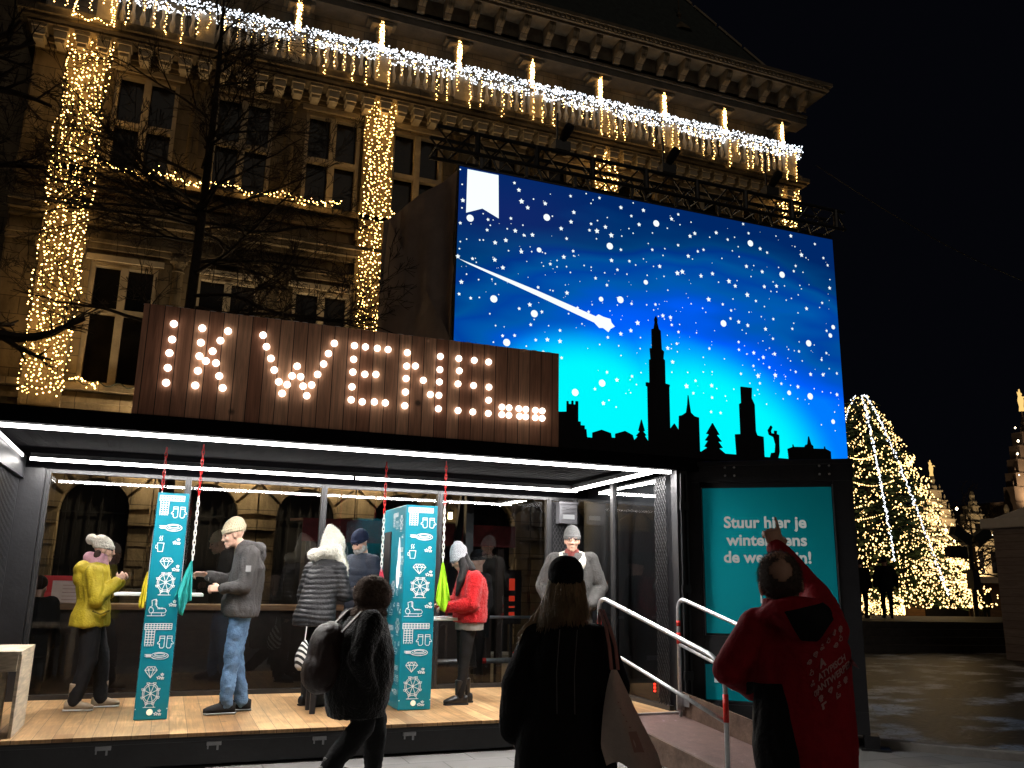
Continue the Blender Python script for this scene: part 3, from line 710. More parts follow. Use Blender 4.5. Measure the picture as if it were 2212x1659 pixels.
# ------------------------------------------------------------------ skyline cut-outs on the roof
cut = pbr('cutout_black', (.006, .005, .009), .8, var=.2)
SKY = dict(
 castle=[(3.87, 3.13), (3.87, 3.44), (3.97, 3.45), (3.97, 3.57), (3.99, 3.57), (3.99, 3.54), (4.03, 3.54), (4.03, 3.58), (4.05, 3.58), (4.05, 3.54), (4.08, 3.54), (4.08, 3.58), (4.11, 3.58), (4.11, 3.35), (4.14, 3.35), (4.14, 3.31), (4.19, 3.31), (4.19, 3.27), (4.21, 3.27), (4.22, 3.18), (4.29, 3.18), (4.29, 3.24), (4.4, 3.28), (4.52, 3.25), (4.53, 3.2), (4.58, 3.2), (4.58, 3.25), (4.7, 3.29), (4.80, 3.25), (4.82, 3.19), (4.87, 3.24), (4.85, 3.25), (4.90, 3.30), (4.88, 3.31), (4.92, 3.44), (4.96, 3.31), (4.94, 3.30), (4.98, 3.26), (4.96, 3.25), (5.005, 3.19)],
 tower=[(5.01, 3.2), (5.01, 3.84), (4.99, 3.85), (4.99, 3.89), (5.04, 3.89), (5.04, 4.17), (5.06, 4.18), (5.05, 4.31), (5.08, 4.31), (5.08, 4.55), (5.11, 4.56), (5.125, 4.64), (5.12, 4.68), (5.14, 4.72), (5.16, 4.68), (5.155, 4.64), (5.175, 4.56), (5.2, 4.54), (5.21, 4.31), (5.24, 4.29), (5.23, 4.2), (5.25, 4.18), (5.25, 3.9), (5.31, 3.89), (5.3, 3.85), (5.3, 3.36), (5.36, 3.43), (5.42, 3.35), (5.43, 3.53), (5.47, 3.54), (5.53, 3.58), (5.55, 3.68), (5.56, 3.79), (5.575, 3.68), (5.59, 3.58), (5.64, 3.54), (5.7, 3.53), (5.7, 3.13)],
 tree=[(5.72, 3.125), (5.81, 3.18), (5.77, 3.19), (5.82, 3.26), (5.78, 3.265), (5.84, 3.34), (5.80, 3.345), (5.89, 3.48), (5.98, 3.345), (5.94, 3.34), (6.01, 3.265), (5.96, 3.26), (6.02, 3.19), (5.97, 3.18), (6.05, 3.125)],
 sky=[(6.22, 3.13), (6.21, 3.37), (6.29, 3.38), (6.29, 3.75), (6.32, 3.77), (6.32, 3.97), (6.48, 3.97), (6.47, 3.84), (6.51, 3.76), (6.51, 3.43), (6.53, 3.38), (6.62, 3.37), (6.62, 3.12)],
 fig=[(6.71, 3.125), (6.73, 3.18), (6.785, 3.19), (6.80, 3.29), (6.775, 3.38), (6.71, 3.405), (6.695, 3.46), (6.74, 3.52), (6.76, 3.50), (6.735, 3.45), (6.74, 3.425), (6.79, 3.42), (6.79, 3.46), (6.825, 3.46), (6.82, 3.42), (6.855, 3.41), (6.85, 3.29), (6.85, 3.2), (6.825, 3.125)],
 hall=[(6.99, 3.13), (6.98, 3.25), (7.06, 3.28), (7.06, 3.31), (7.07, 3.28), (7.24, 3.29), (7.26, 3.32), (7.29, 3.33), (7.31, 3.43), (7.34, 3.33), (7.37, 3.31), (7.37, 3.28), (7.55, 3.29), (7.55, 3.32), (7.56, 3.29), (7.64, 3.26), (7.64, 3.15)])
labs = dict(castle='black skyline cut-out of a crenellated castle wall and gabled roofs beside the plank sign',
            tower='black skyline cut-out of a tall cathedral tower and a domed church',
            tree='small black cut-out of a fir tree right of the church tower',
            sky='black cut-out of a stepped skyscraper on the roof edge',
            fig='small black cut-out of a figure with one raised arm',
            hall='low black cut-out of a long hall with small roof turret at the right end')
cats = dict(castle='cut-out', tower='cut-out', tree='cut-out', sky='cut-out', fig='cut-out', hall='cut-out')
names = dict(castle='castle_cutout', tower='cathedral_cutout', tree='fir_tree_cutout', sky='skyscraper_cutout', fig='figure_cutout', hall='hall_cutout')
for k, poly in SKY.items():
    poly = [(a, b) for a, b in poly]
    z0 = 3.12
    poly = [(poly[0][0], z0)]+[p for p in poly]+[(poly[-1][0], z0)]
    poly = [p for i, p in enumerate(poly) if i == 0 or p != poly[i-1]]
    poly = [(a, max(b, z0)) for a, b in poly]; n_ = len(poly)
    tri = tessellate_polygon([[Vector((a, b, 0)) for a, b in poly]])
    m = MB(); m.add([(a, 8.49, b) for a, b in poly]+[(a, 8.51, b) for a, b in poly], [tuple(t) for t in tri]+[tuple(q+n_ for q in reversed(t)) for t in tri]+[(i, (i+1) % n_, (i+1) % n_+n_, i+n_) for i in range(n_)])
    me = m.mesh(names[k])
    tag(link(names[k], me, [cut]), labs[k], cats[k], 'skyline cut-outs on the container roof')
m = MB(); m.box(3.76, 7.95, 8.47, 8.53, 2.96, 3.12); m.box(3.76, 7.95, 8.53, 8.9, 2.99, 3.04)
for x in (4.4, 5.6, 6.9, 7.8): m.bar((x, 8.53, 3.1), (x, 9.1, 3.0), .03)
tag(put('roof_edge_board', m, [cut]), 'long black edge board carrying the skyline cut-outs on the container roof', 'board')

# ------------------------------------------------------------------ LED screen on its truss
SCR = thing('led_screen', (7.4, 12, 3.7), 'huge glowing blue LED screen showing a starry winter sky and comet', 'screen')
def screen_material():
    m, t, o = nodes('screen_sky'); N = t.nodes.new; L = t.links.new
    e = N('ShaderNodeEmission'); L(e.outputs[0], o.inputs[0]); e.inputs[1].default_value = 1.0
    tc = N('ShaderNodeTexCoord')
    # world-sized object coordinates: x 3.7..11.15, z 3.7..8.03
    def glow(cx, cz, sx, sz, rot=0):
        mp = N('ShaderNodeMapping'); mp.vector_type = 'TEXTURE'; mp.inputs['Location'].default_value = (cx, 12, cz); mp.inputs['Scale'].default_value = (sx, 60, sz); mp.inputs['Rotation'].default_value = (0, rot, 0)
        L(tc.outputs['Object'], mp.inputs[0]); g_ = N('ShaderNodeTexGradient'); g_.gradient_type = 'SPHERICAL'; L(mp.outputs[0], g_.inputs[0]); return g_
    nz = N('ShaderNodeTexNoise'); nz.inputs['Scale'].default_value = .55; nz.inputs['Detail'].default_value = 3
    mpn = N('ShaderNodeMapping'); mpn.inputs['Rotation'].default_value = (0, R(12), 0); mpn.inputs['Scale'].default_value = (.5, 1, 1.8); L(tc.outputs['Object'], mpn.inputs[0]); L(mpn.outputs[0], nz.inputs[0])
    big = glow(7.9, 3.9, 7.6, 4.1); 
    a = N('ShaderNodeMath'); a.operation = 'MULTIPLY_ADD'; a.inputs[1].default_value = .55; L(nz.outputs[0], a.inputs[0]); L(big.outputs['Fac' if 'Fac' in big.outputs else 1], a.inputs[2])
    cr = N('ShaderNodeValToRGB'); el = cr.color_ramp.elements
    el[0].position = .30; el[0].color = (.0, .02, .13, 1); el[1].position = .95; el[1].color = (0, .20, 1.0, 1)
    for p, c in ((.42, (0, .05, .20)), (.47, (0, .035, .25)), (.54, (0, .085, .33)), (.60, (0, .055, .36)), (.67, (0, .10, .42)), (.75, (0, .09, .62)), (.84, (0, .11, .95))):
        q = el.new(p); q.color = (*c, 1)
    L(a.outputs[0], cr.inputs[0])
    c1 = glow(6.0, 4.1, 2.3, 1.75, R(0)); c2 = glow(8.3, 3.9, 3.0, 1.9, R(14))
    mx = N('ShaderNodeMath'); mx.operation = 'MAXIMUM'; L(c1.outputs['Fac'], mx.inputs[0]); L(c2.outputs['Fac'], mx.inputs[1])
    mr = N('ShaderNodeMapRange'); mr.interpolation_type = 'SMOOTHSTEP'; mr.inputs['From Min'].default_value = .05; mr.inputs['From Max'].default_value = .52; L(mx.outputs[0], mr.inputs[0])
    mix = N('ShaderNodeMix'); mix.data_type = 'RGBA'; L(mr.outputs[0], mix.inputs['Factor']); L(cr.outputs[0], mix.inputs['A']); mix.inputs['B'].default_value = (0, .95, 1.0, 1)
    # upper left violet tint
    v = glow(4.6, 7.4, 2.1, .9); mv = N('ShaderNodeMix'); mv.data_type = 'RGBA'; ms = N('ShaderNodeMath'); ms.operation = 'MULTIPLY'; ms.inputs[1].default_value = .12; L(v.outputs['Fac'], ms.inputs[0]); L(ms.outputs[0], mv.inputs['Factor'])
    L(mix.outputs['Result'], mv.inputs['A']); mv.inputs['B'].default_value = (.045, .018, .19, 1); L(mv.outputs['Result'], e.inputs[0])
    return m
m = MB(); m.add([(3.7,11.98,3.72),(11.15,11.98,3.72),(11.15,11.98,8.03),(3.7,11.98,8.03)], [(0,1,2,3)])
put('display', m, [screen_material()], SCR, recalc=False)
m = MB(); m.box(3.68, 11.17, 11.99, 12.16, 3.70, 8.05)
put('cabinet', m, [black_matt], SCR)
STARS = '3.71 7.97 t;3.75 7.72 t;3.77 7.45 l;3.76 7.32 t;3.9 7.17 C;4.2 7.2 m;4.24 7.11 t;3.74 7.06 m;4.19 7.02 m;4.64 7.92 m;4.72 7.81 l;4.77 7.62 L;4.88 7.53 l;4.98 7.7 t;5.19 7.66 l;5.22 7.42 C;5.32 7.46 t;4.59 7.29 m;4.8 7.21 t;4.53 7.1 t;4.67 7.09 l;4.82 7.04 m;4.97 7.07 l;4.51 6.9 l;4.33 6.83 l;4.07 6.83 t;4.13 6.84 t;4.78 6.75 l;4.96 6.78 t;5.09 6.83 c;5.2 6.79 t;4.56 6.73 t;3.75 6.75 t;3.74 6.63 t;3.72 6.5 l;3.96 6.5 m;4.33 6.54 l;4.47 6.43 l;4.29 6.21 t;3.87 6.23 t;4.07 6.17 t;3.79 6.09 l;4.35 6.14 t;3.76 5.89 m;3.95 5.85 m;4.09 5.88 t;4.33 5.89 C;4.94 5.88 l;5.02 5.74 C;5.15 5.79 m;4.76 5.79 m;4.96 5.55 m;5.08 6.19 m;5.34 6.17 t;5.59 6.17 l;5.47 5.52 m;4.69 5.34 m;4.49 5.31 m;4.37 5.46 t;4.27 5.64 t;5.65 7.88 m;5.71 7.6 l;5.66 7.42 l;5.48 7.27 l;5.58 7.11 m;5.7 6.91 m;5.53 6.78 l;5.29 6.62 m;5.71 6.83 t;5.9 6.69 t;5.94 7.98 t;6.03 7.82 t;6.19 7.95 m;6.03 7.45 m;6.15 7.53 t;6.0 7.33 m;6.14 7.34 L;6.3 7.44 l;6.41 7.31 L;6.38 7.11 C;6.13 7.2 t;6.59 7.08 m;6.61 7.33 t;6.41 6.86 l;6.52 6.71 m;6.11 6.5 m;6.32 6.41 m;6.21 6.15 c;6.57 6.19 C;6.78 6.15 m;7.07 6.17 t;7.24 6.2 m;6.89 5.83 L;6.76 5.68 l;6.57 5.6 l;6.6 7.85 l;6.84 7.98 t;7.04 7.88 l;6.8 7.73 m;6.95 7.6 l;6.75 7.49 t;6.83 7.42 t;7.29 7.68 C;7.21 7.49 t;7.51 7.63 t;7.74 7.93 m;7.6 7.82 l;7.77 7.74 t;8.0 7.83 t;7.97 7.56 l;7.72 7.35 m;7.2 7.18 m;7.45 7.24 t;7.41 7.11 t;7.92 7.18 l;7.34 6.9 l;7.06 6.57 c;7.09 6.7 t;6.7 6.66 t;6.87 6.85 t;6.75 6.9 m;7.79 6.87 L;7.69 6.83 L;7.42 6.73 t;6.28 6.62 t;5.41 6.7 t;5.41 6.59 t;5.58 6.62 t;5.65 6.53 t;6.03 6.68 t;7.38 6.02 l;7.53 6.01 l;7.55 5.88 m;7.68 5.77 m;7.49 6.49 t;7.95 6.31 t;6.33 5.51 m;5.62 5.82 t;5.86 5.68 t;6.18 5.37 t;5.78 5.94 m;5.98 5.9 m;8.07 7.63 l;8.52 7.72 l;9.11 7.99 m;8.76 7.63 m;8.38 7.61 t;8.91 7.7 t;9.22 7.83 m;9.25 7.64 C;9.46 7.57 l;8.98 7.53 t;8.85 7.43 t;9.61 7.52 m;9.83 7.88 t;10.17 7.94 l;10.25 7.74 t;10.72 7.87 m;10.39 7.6 L;10.49 7.56 t;10.9 7.62 m;8.24 7.35 m;8.12 7.3 m;8.62 7.25 t;8.99 7.34 t;9.14 7.18 l;9.48 7.13 l;9.3 7.22 t;9.23 7.0 t;10.24 7.36 m;10.19 7.25 m;9.85 7.27 t;10.4 7.26 t;9.92 7.14 C;10.99 7.49 m;11.02 7.21 t;11.0 7.04 l;9.78 6.9 l;9.51 6.85 l;9.96 6.93 t;9.71 6.97 t;9.78 6.79 t;9.65 6.78 t;9.98 6.66 t;10.1 6.71 t;10.26 6.8 t;10.31 6.99 t;10.43 6.56 l;10.8 6.72 m;10.23 6.45 t;8.41 6.93 l;8.17 6.85 l;8.75 6.84 L;8.88 6.77 l;9.13 6.64 L;8.82 6.52 t;8.53 6.79 t;8.31 6.44 L;8.6 6.39 m;8.77 6.3 m;8.75 6.15 m;8.92 6.11 l;9.11 6.07 l;8.6 6.04 C;9.49 6.05 l;9.67 6.26 m;9.31 6.55 m;9.49 6.47 t;9.15 6.32 t;9.41 6.27 t;10.12 6.24 t;10.08 6.13 m;9.64 5.89 m;8.9 5.74 m;10.43 5.9 C;11.02 6.28 c;10.86 6.19 m;10.94 6.11 c;7.64 5.56 m;8.04 5.8 t;8.18 6.26 t;5.47 5.34 l;7.46 5.46 l;6.93 5.39 t;6.53 5.39 t;6.57 5.23 t;6.94 5.58 t;5.5 5.07 m;6.31 4.92 m;6.49 4.81 l;6.77 4.9 m;6.94 4.98 t;6.22 4.73 C;6.09 4.62 m;5.74 4.53 C;6.24 4.4 l;6.74 4.62 t;6.85 4.77 t;6.47 4.36 t;6.34 4.46 t;8.29 5.55 m;8.16 5.38 t;7.55 5.23 l;7.53 5.05 t;7.84 5.08 t;8.15 5.12 t;8.33 5.14 t;7.99 4.95 m;7.81 4.84 L;8.31 4.9 l;7.94 4.73 m;8.31 4.69 m;8.28 4.44 m;8.47 4.44 m;8.9 5.6 m;9.06 5.54 t;9.21 5.58 l;9.41 5.52 l;9.66 5.61 l;9.31 5.47 t;9.19 5.34 m;9.53 5.35 m;8.92 5.17 m;9.28 5.17 L;9.65 5.22 L;9.87 5.22 t;9.31 5.04 m;9.1 5.02 t;9.77 5.08 m;9.93 4.93 c;10.11 4.84 t;10.39 4.91 C;10.13 5.06 l;10.1 5.33 m;10.43 5.32 l;10.71 5.34 l;10.86 5.47 t;11.03 5.4 m;10.7 5.62 m;10.82 5.76 m;10.2 5.72 m;9.97 5.73 t;10.0 5.52 t;10.26 5.55 t;9.43 4.68 t;8.76 4.88 t;9.97 5.07 t;10.49 5.06 t;10.67 5.02 t;10.86 5.02 t;11.0 5.0 l;10.92 4.67 t;10.87 4.49 c;9.26 4.92 t;8.58 4.74 t;8.59 5.4 t;10.6 4.41 t;5.05 5.31 m;5.25 5.34 l;4.56 5.21 C;4.34 5.19 t;4.89 5.19 t;5.18 5.13 m'
m = MB(); YS = 11.974
def star(x, z, r, mi, rot=0, n=5, inner=.52):
    pts = [(x, YS, z)]; 
    for k in range(n*2):
        a = PI/2+rot+PI*k/n; rr = r if k % 2 == 0 else r*inner; pts.append((x+rr*math.cos(a), YS, z+rr*math.sin(a)))
    m.add(pts, [(0, 1+k, 1+(k+1) % (2*n)) for k in range(2*n)], mi)
def disc(x, z, r, mi, n=10):
    m.add([(x, YS, z)]+[(x+r*math.cos(2*PI*k/n), YS, z+r*math.sin(2*PI*k/n)) for k in range(n)], [(0, 1+k, 1+(k+1) % n) for k in range(n)], mi)
for s_ in STARS.split(';'):
    x, z, k = s_.split(); x = float(x); z = float(z)
    if k == 'L': star(x, z, .050, 0, .15)
    elif k == 'l': star(x, z, .041, 0, .1)
    elif k == 'm': star(x, z, .031, 1, .2)
    elif k == 't': disc(x, z, .014, 2, 7)
    elif k == 'C': disc(x, z, .060, 0, 12)
    else: disc(x, z, .042, 0, 12)
random.seed(11)
for _ in range(200):
    x = random.uniform(3.75, 11.1); z = 6.6-.18*(x-3.7)+random.gauss(0, .42) if random.random() < .6 else random.uniform(4.6, 7.95)
    if 3.8 < z < 7.95: disc(x, z, random.choice((.006, .008, .010, .013)), random.choice((2, 3, 3)), 5)
# badge and comet
m.add([(x, YS-.002, z) for x, z in ((3.83,8.0),(4.36,8.0),(4.38,7.25),(4.1,7.37),(3.83,7.25))], [(0,3,4),(0,1,3),(1,2,3)], 0)
cm = [(3.72,6.47),(5.06,6.135),(6.11,5.84),(6.16,5.88),(6.25,5.85),(6.38,5.83),(6.40,5.77),(6.46,5.71),(6.38,5.66),(6.34,5.6),(6.24,5.66),(6.17,5.65),(6.08,5.73),(5.05,6.05),(3.9,6.40)]
m.add([(x, YS-.002, z) for x, z in cm], [tuple(t) for t in tessellate_polygon([[Vector((x, z, 0)) for x, z in cm]])], 0)
put('screen_picture', m, [emit('screen_white', (.9, 1, 1), 1.08), emit('screen_pale_cyan', (.40, .92, 1), .95), emit('screen_cyan', (.02, .50, 1), .8), emit('screen_blue', (0, .16, 1), .8)], SCR, recalc=False)
m = MB()
for x in (4.2, 7.4, 10.7): m.bar((x, 12.5, 0), (x, 12.5, 8.0), .12); m.bar((x, 12.2, 4.2), (x, 12.5, 4.2), .08); m.bar((x, 12.5, 3.5), (x, 14.0, 0.05), .1)
put('support_frame', m, [black_steel], SCR)
# truss with moving heads
TR = thing('lighting_truss', (7.4, 12.3, 8.3), 'black lattice truss running above the blue LED screen', 'truss')
m = MB(); xa, xb = 3.33, 11.6
for y, z in ((12.1, 8.72), (12.5, 8.72), (12.1, 8.36), (12.5, 8.36)): m.tube([(xa, y, z), (xb, y, z)], .035, 8)
x = xa; k = 0
while x < xb-.1:
    for y in (12.1, 12.5):
        m.tube([(x, y, 8.36 if k % 2 else 8.72), (min(x+.31, xb), y, 8.72 if k % 2 else 8.36)], .016, 6)
        m.tube([(x, y, 8.72 if k % 2 else 8.36), (min(x+.31, xb), y, 8.36 if k % 2 else 8.72)], .012, 6) if k % 3 == 0 else None
    m.tube([(x, 12.1, 8.36), (x, 12.5, 8.36)], .014, 6)
    x += .31; k += 1
x = xa+.7
while x < xb: m.tube([(x, 12.1, 8.36), (x, 12.1, 8.72)], .05, 8); x += 1.05
put('chords', m, [black_steel], TR)
m = MB()
for x in (4.1, 4.9, 5.8, 6.9, 7.8, 8.7, 9.6, 10.5): m.bar((x, 12.12, 8.0), (x, 12.12, 8.36), .05); m.bar((x+.35, 12.12, 8.0), (x+.2, 12.12, 8.36), .035)
m.bar((3.7, 12.12, 8.10), (11.15, 12.12, 8.10), .05)
put('hanger', m, [black_steel], TR)
for i, (x, lab) in enumerate(((5.55, 'left'), (7.65, 'middle'), (9.9, 'right'))):
    t = thing('spotlight', (x, 12.2, 8.8), 'dark clamped spotlight on the truss above the screen, the %s one of three' % lab, 'spotlight', 'spotlights on the truss')
    m = MB(); m.bar((x-.05, 12.2, 8.72), (x-.05, 12.2, 9.5), .03); m.box(x-.12, x+.16, 12.1, 12.3, 8.78, 8.95); put('yoke', m, [black_steel], t)
    m = MB(); m.tube([(x+.02, 12.15, 8.96), (x+.04, 12.08, 9.05), (x+.09, 12.0, 9.16), (x+.11, 11.98, 9.20)], [.06, .085, .085, .07], 12); put('lamp_head', m, [black_matt], t)
# grey tarpaulins at the left of the screen
t = thing('grey_tarpaulin', (3.2, 13, 4), 'dull grey tarpaulin closing the left side of the screen scaffold', 'tarpaulin')
tarp = pbr('grey_canvas', (.46, .37, .33), .85, var=.2, scale=2, bump=.5, bscale=5)
def cloth(pts4, nu, nv, amp, seed, thick=.0):
    a, b, c, d = [Vector(p) for p in pts4]; m = MB(); nrm = (b-a).cross(d-a).normalized()
    for j in range(nv+1):
        for i in range(nu+1):
            u, v = i/nu, j/nv; p = (a*(1-u)+b*u)*(1-v)+(d*(1-u)+c*u)*v
            m.v.append(tuple(p+nrm*amp*noise.noise(Vector((u*4+seed, v*1.5, seed)))))
    for j in range(nv):
        for i in range(nu):
            k = j*(nu+1)+i; m.f.append((k, k+1, k+nu+2, k+nu+1)); m.m.append(0)
    return m
m = cloth([(2.86,13.6,3.0),(3.68,12.05,3.0),(3.68,12.05,7.98),(2.86,13.6,7.6)], 16, 16, .12, 3); o = put('side_sheet', m, [tarp], t, smooth=True)
m = cloth([(2.75,13.55,3.0),(3.6,12.2,3.0),(3.66,12.02,5.2),(2.90,13.45,7.6)], 12, 12, .10, 8); put('folded_sheet', m, [tarp], t, smooth=True)

# ------------------------------------------------------------------ poster leaf
UX = Vector((.7863, -.6178, 0)); NX = Vector((-.6178, -.7863, 0)); P0 = Vector((5.45, 8.3, 0))
def pbox(m, u0, u1, z0, z1, d0, d1, mi=0):
    M = Matrix(((UX.x, -NX.x, 0, P0.x), (UX.y, -NX.y, 0, P0.y), (0, 0, 1, 0), (0, 0, 0, 1)))
    m.box(u0, u1, -d1, -d0, z0, z1, mi, M)
LEAF = thing('poster_wall', P0+UX*.77, 'black framed wall leaf with teal poster reading Stuur hier je winterwens de wereld in', 'poster wall')
LEAF.rotation_euler = (0, 0, 0)
m = MB(); pbox(m, -.16, 1.70, .14, 2.90, -.10, 0)
for a, b, c, d in ((-.16,1.7,2.72,2.95),(-.16,1.7,.14,.36),(-.16,.08,.36,2.72),(1.50,1.70,.36,2.72),(.08,1.5,.78,1.06)): pbox(m, a, b, c, d, 0, .035)
pbox(m, .085, 1.5, .36, .395, 0, .02); pbox(m, -.16, 1.72, 2.9, 2.955, -.12, .05)
bevel(put('panel', m, [black_steel], LEAF), .005)
m = MB(); pbox(m, 1.64, 1.78, 0, .14, -.14, .06); pbox(m, 1.60, 1.88, 0, .02, -.16, .08); put('foot', m, [black_steel], LEAF)
m = MB(); pbox(m, .095, .105, 1.06, 2.66, .035, .045); pbox(m, 1.487, 1.497, 1.06, 2.68, .035, .045); put('trim', m, [grey_steel], LEAF)
m = MB()
for u0 in (.42, 1.42):
    for du in (-.05, .05):
        for dz in (-.04, .05):
            c = P0+UX*(u0+du)+Vector((0, 0, 2.83+dz))+NX*.05; m.ball(c, .013, 8, 6)
tag(put('bolt', m, [grey_steel], LEAF), kind='stuff')
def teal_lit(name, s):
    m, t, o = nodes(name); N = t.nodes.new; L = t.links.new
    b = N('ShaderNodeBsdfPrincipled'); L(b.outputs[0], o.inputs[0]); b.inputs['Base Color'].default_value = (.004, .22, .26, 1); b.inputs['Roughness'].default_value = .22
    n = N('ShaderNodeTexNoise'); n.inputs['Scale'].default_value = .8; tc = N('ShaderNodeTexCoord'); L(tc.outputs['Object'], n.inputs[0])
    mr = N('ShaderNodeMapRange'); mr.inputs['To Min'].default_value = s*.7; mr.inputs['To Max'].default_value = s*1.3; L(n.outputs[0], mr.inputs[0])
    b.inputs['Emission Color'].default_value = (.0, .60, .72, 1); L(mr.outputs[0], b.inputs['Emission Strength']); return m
teal_glow = teal_lit('self_lit_teal', .058)  # emission put in so the teal reads bright under weak ambient light
letters = emit('self_lit_lettering', (.86, .90, .84), .32)  # emission stands in for light on the lettering
m = MB(); pbox(m, .11, 1.48, 1.085, 2.655, .002, .008); POST = put('poster', m, [teal_glow], LEAF)
m = MB(); pbox(m, .085, 1.49, .40, .76, .002, .008); POST2 = put('lower_panel', m, [teal_glow], LEAF)
def ptext(m, body, u0, u1, zb, cap, d, bold=.012, mi=0):
    me = text_mesh(body, 1.0, bold); xs = [v.co.x for v in me.vertices]; ys = [v.co.y for v in me.vertices]
    ref = text_mesh('H', 1.0, bold); hy = [v.co.y for v in ref.vertices]; sy = cap/(max(hy)-min(hy))
    # baseline: text centred vertically on its own line box, so measure from H
    y0 = min(hy); sx = (u1-u0)/(max(xs)-min(xs)); x0 = min(xs)
    vs = [P0+UX*(u0+(v.co.x-x0)*sx)+Vector((0, 0, zb+(v.co.y-y0)*sy))+NX*d for v in me.vertices]
    m.add(vs, [tuple(p.vertices) for p in me.polygons], mi); bpy.data.meshes.remove(me); bpy.data.meshes.remove(ref)
m = MB()
for tx, u0, u1, zb in (('Stuur hier je', .335, 1.205, 2.212), ('winterwens', .352, 1.20, 2.02), ('de wereld in!', .32, 1.235, 1.835)): ptext(m, tx, u0, u1, zb, .128, .011, .03)
def prect(m, u0, u1, z0, z1, t_, d, mi=0):
    for a, b, c, e in ((u0,u1,z0,z0+t_),(u0,u1,z1-t_,z1),(u0,u0+t_,z0+t_,z1-t_),(u1-t_,u1,z0+t_,z1-t_)): pbox(m, a, b, c, e, d, d+.003, mi)
prect(m, .69, .87, 1.41, 1.59, .017, .009)
M2 = [P0+UX*u+Vector((0,0,z))+NX*.014 for u, z in ((.735,1.525),(.77,1.535),(.83,1.455),(.94,1.60),(.955,1.57),(.835,1.42))]
m.add(M2, [(0,1,2,5),(2,3,4,5)], 1)
put('lettering', m, [letters, emit('orange_tick', (.9, .42, .12), .5)], LEAF, recalc=False)
m = MB(); pbox(m, .175, .325, .575, .725, .008, .012); pbox(m, .345, .76, .62, .725, .008, .012); pbox(m, .345, .84, .505, .61, .008, .012)
ptext(m, 'A', .215, .285, .605, .085, .015, .02, 1); ptext(m, 'ATYPISCH', .365, .74, .64, .06, .015, .03, 1); ptext(m, 'ANTWERPEN', .365, .82, .525, .06, .015, .03, 1)
for u, z in ((.19,.66),(.195,.63),(.30,.66),(.295,.69),(.305,.63)): pbox(m, u, u+.015, z, z+.006, .012, .015, 1)
put('logo_plate', m, [emit('self_lit_plate', (.75, .85, .84), .34), emit('plate_lettering', (.10, .35, .40), .25)], LEAF, recalc=False)  # light on the plate and its lettering put in as emission

# ------------------------------------------------------------------ ramp and handrails
ply = pbr('dirty_plywood', (.085, .045, .03), .55, var=.45, scale=6, bump=.3, tint=(.16, .10, .07))
def ramp_mat():
    m, t, o = nodes('wet_plywood_with_ice'); N = t.nodes.new; L = t.links.new
    b = N('ShaderNodeBsdfPrincipled'); L(b.outputs[0], o.inputs[0]); tc = N('ShaderNodeTexCoord')
    n = N('ShaderNodeTexNoise'); n.inputs['Scale'].default_value = 7; n.inputs['Detail'].default_value = 12; n.inputs['Roughness'].default_value = .78; L(tc.outputs['Object'], n.inputs[0])
    cr = N('ShaderNodeValToRGB'); e = cr.color_ramp.elements; e[0].position = .35; e[0].color = (.05, .026, .022, 1); e[1].position = .58; e[1].color = (.17, .11, .10, 1)
    q = e.new(.64); q.color = (.24, .18, .20, 1); q = e.new(.67); q.color = (.7, .68, .74, 1); L(n.outputs[0], cr.inputs[0]); L(cr.outputs[0], b.inputs['Base Color'])
    mr = N('ShaderNodeMapRange'); mr.inputs['To Min'].default_value = .15; mr.inputs['To Max'].default_value = .6; L(n.outputs[0], mr.inputs[0]); L(mr.outputs[0], b.inputs['Roughness'])
    bp = N('ShaderNodeBump'); bp.inputs['Strength'].default_value = .4; bp.inputs['Distance'].default_value = .01; L(n.outputs[0], bp.inputs['Height']); L(bp.outputs[0], b.inputs['Normal']); return m
RAMP = thing('access_ramp', (4.7, 7.3, 0), 'brown plywood ramp with side boards leading up to the pavilion floor', 'ramp')
m = MB(); m.prism([(8.22,.0),(8.22,.272),(6.3,.03),(6.3,0)], 4.24, 5.14, plane='yz')
M = Matrix(((1,-.11,0,.11*8.22),(0,1,0,0),(0,0,1,0),(0,0,0,1)))
m.v = [tuple(M@Vector(v)) for v in m.v]; put('deck', m, [ramp_mat()], RAMP)
for x, nm in ((4.20, 'side_board'), (5.14, 'side_board')):
    hb = 0 if x > 5 else .15; m = MB(); m.prism([(8.2,.0),(8.2,.50-hb),(6.25,.24-hb),(6.25,0)], x, x+.025, plane='yz'); m.v = [tuple(M@Vector(v)) for v in m.v]; put(nm, m, [ply], RAMP)
m = MB(); m.box(4.2, 5.16, 8.2, 8.245, .274, .29); put('edge_strip', m, [silver], RAMP)
m = MB(); m.box(5.06, 5.15, 8.10, 8.12, .32, .47); m.box(5.135, 5.142, 8.0, 8.18, .36, .48); put('bracket_plate', m, [silver], RAMP)
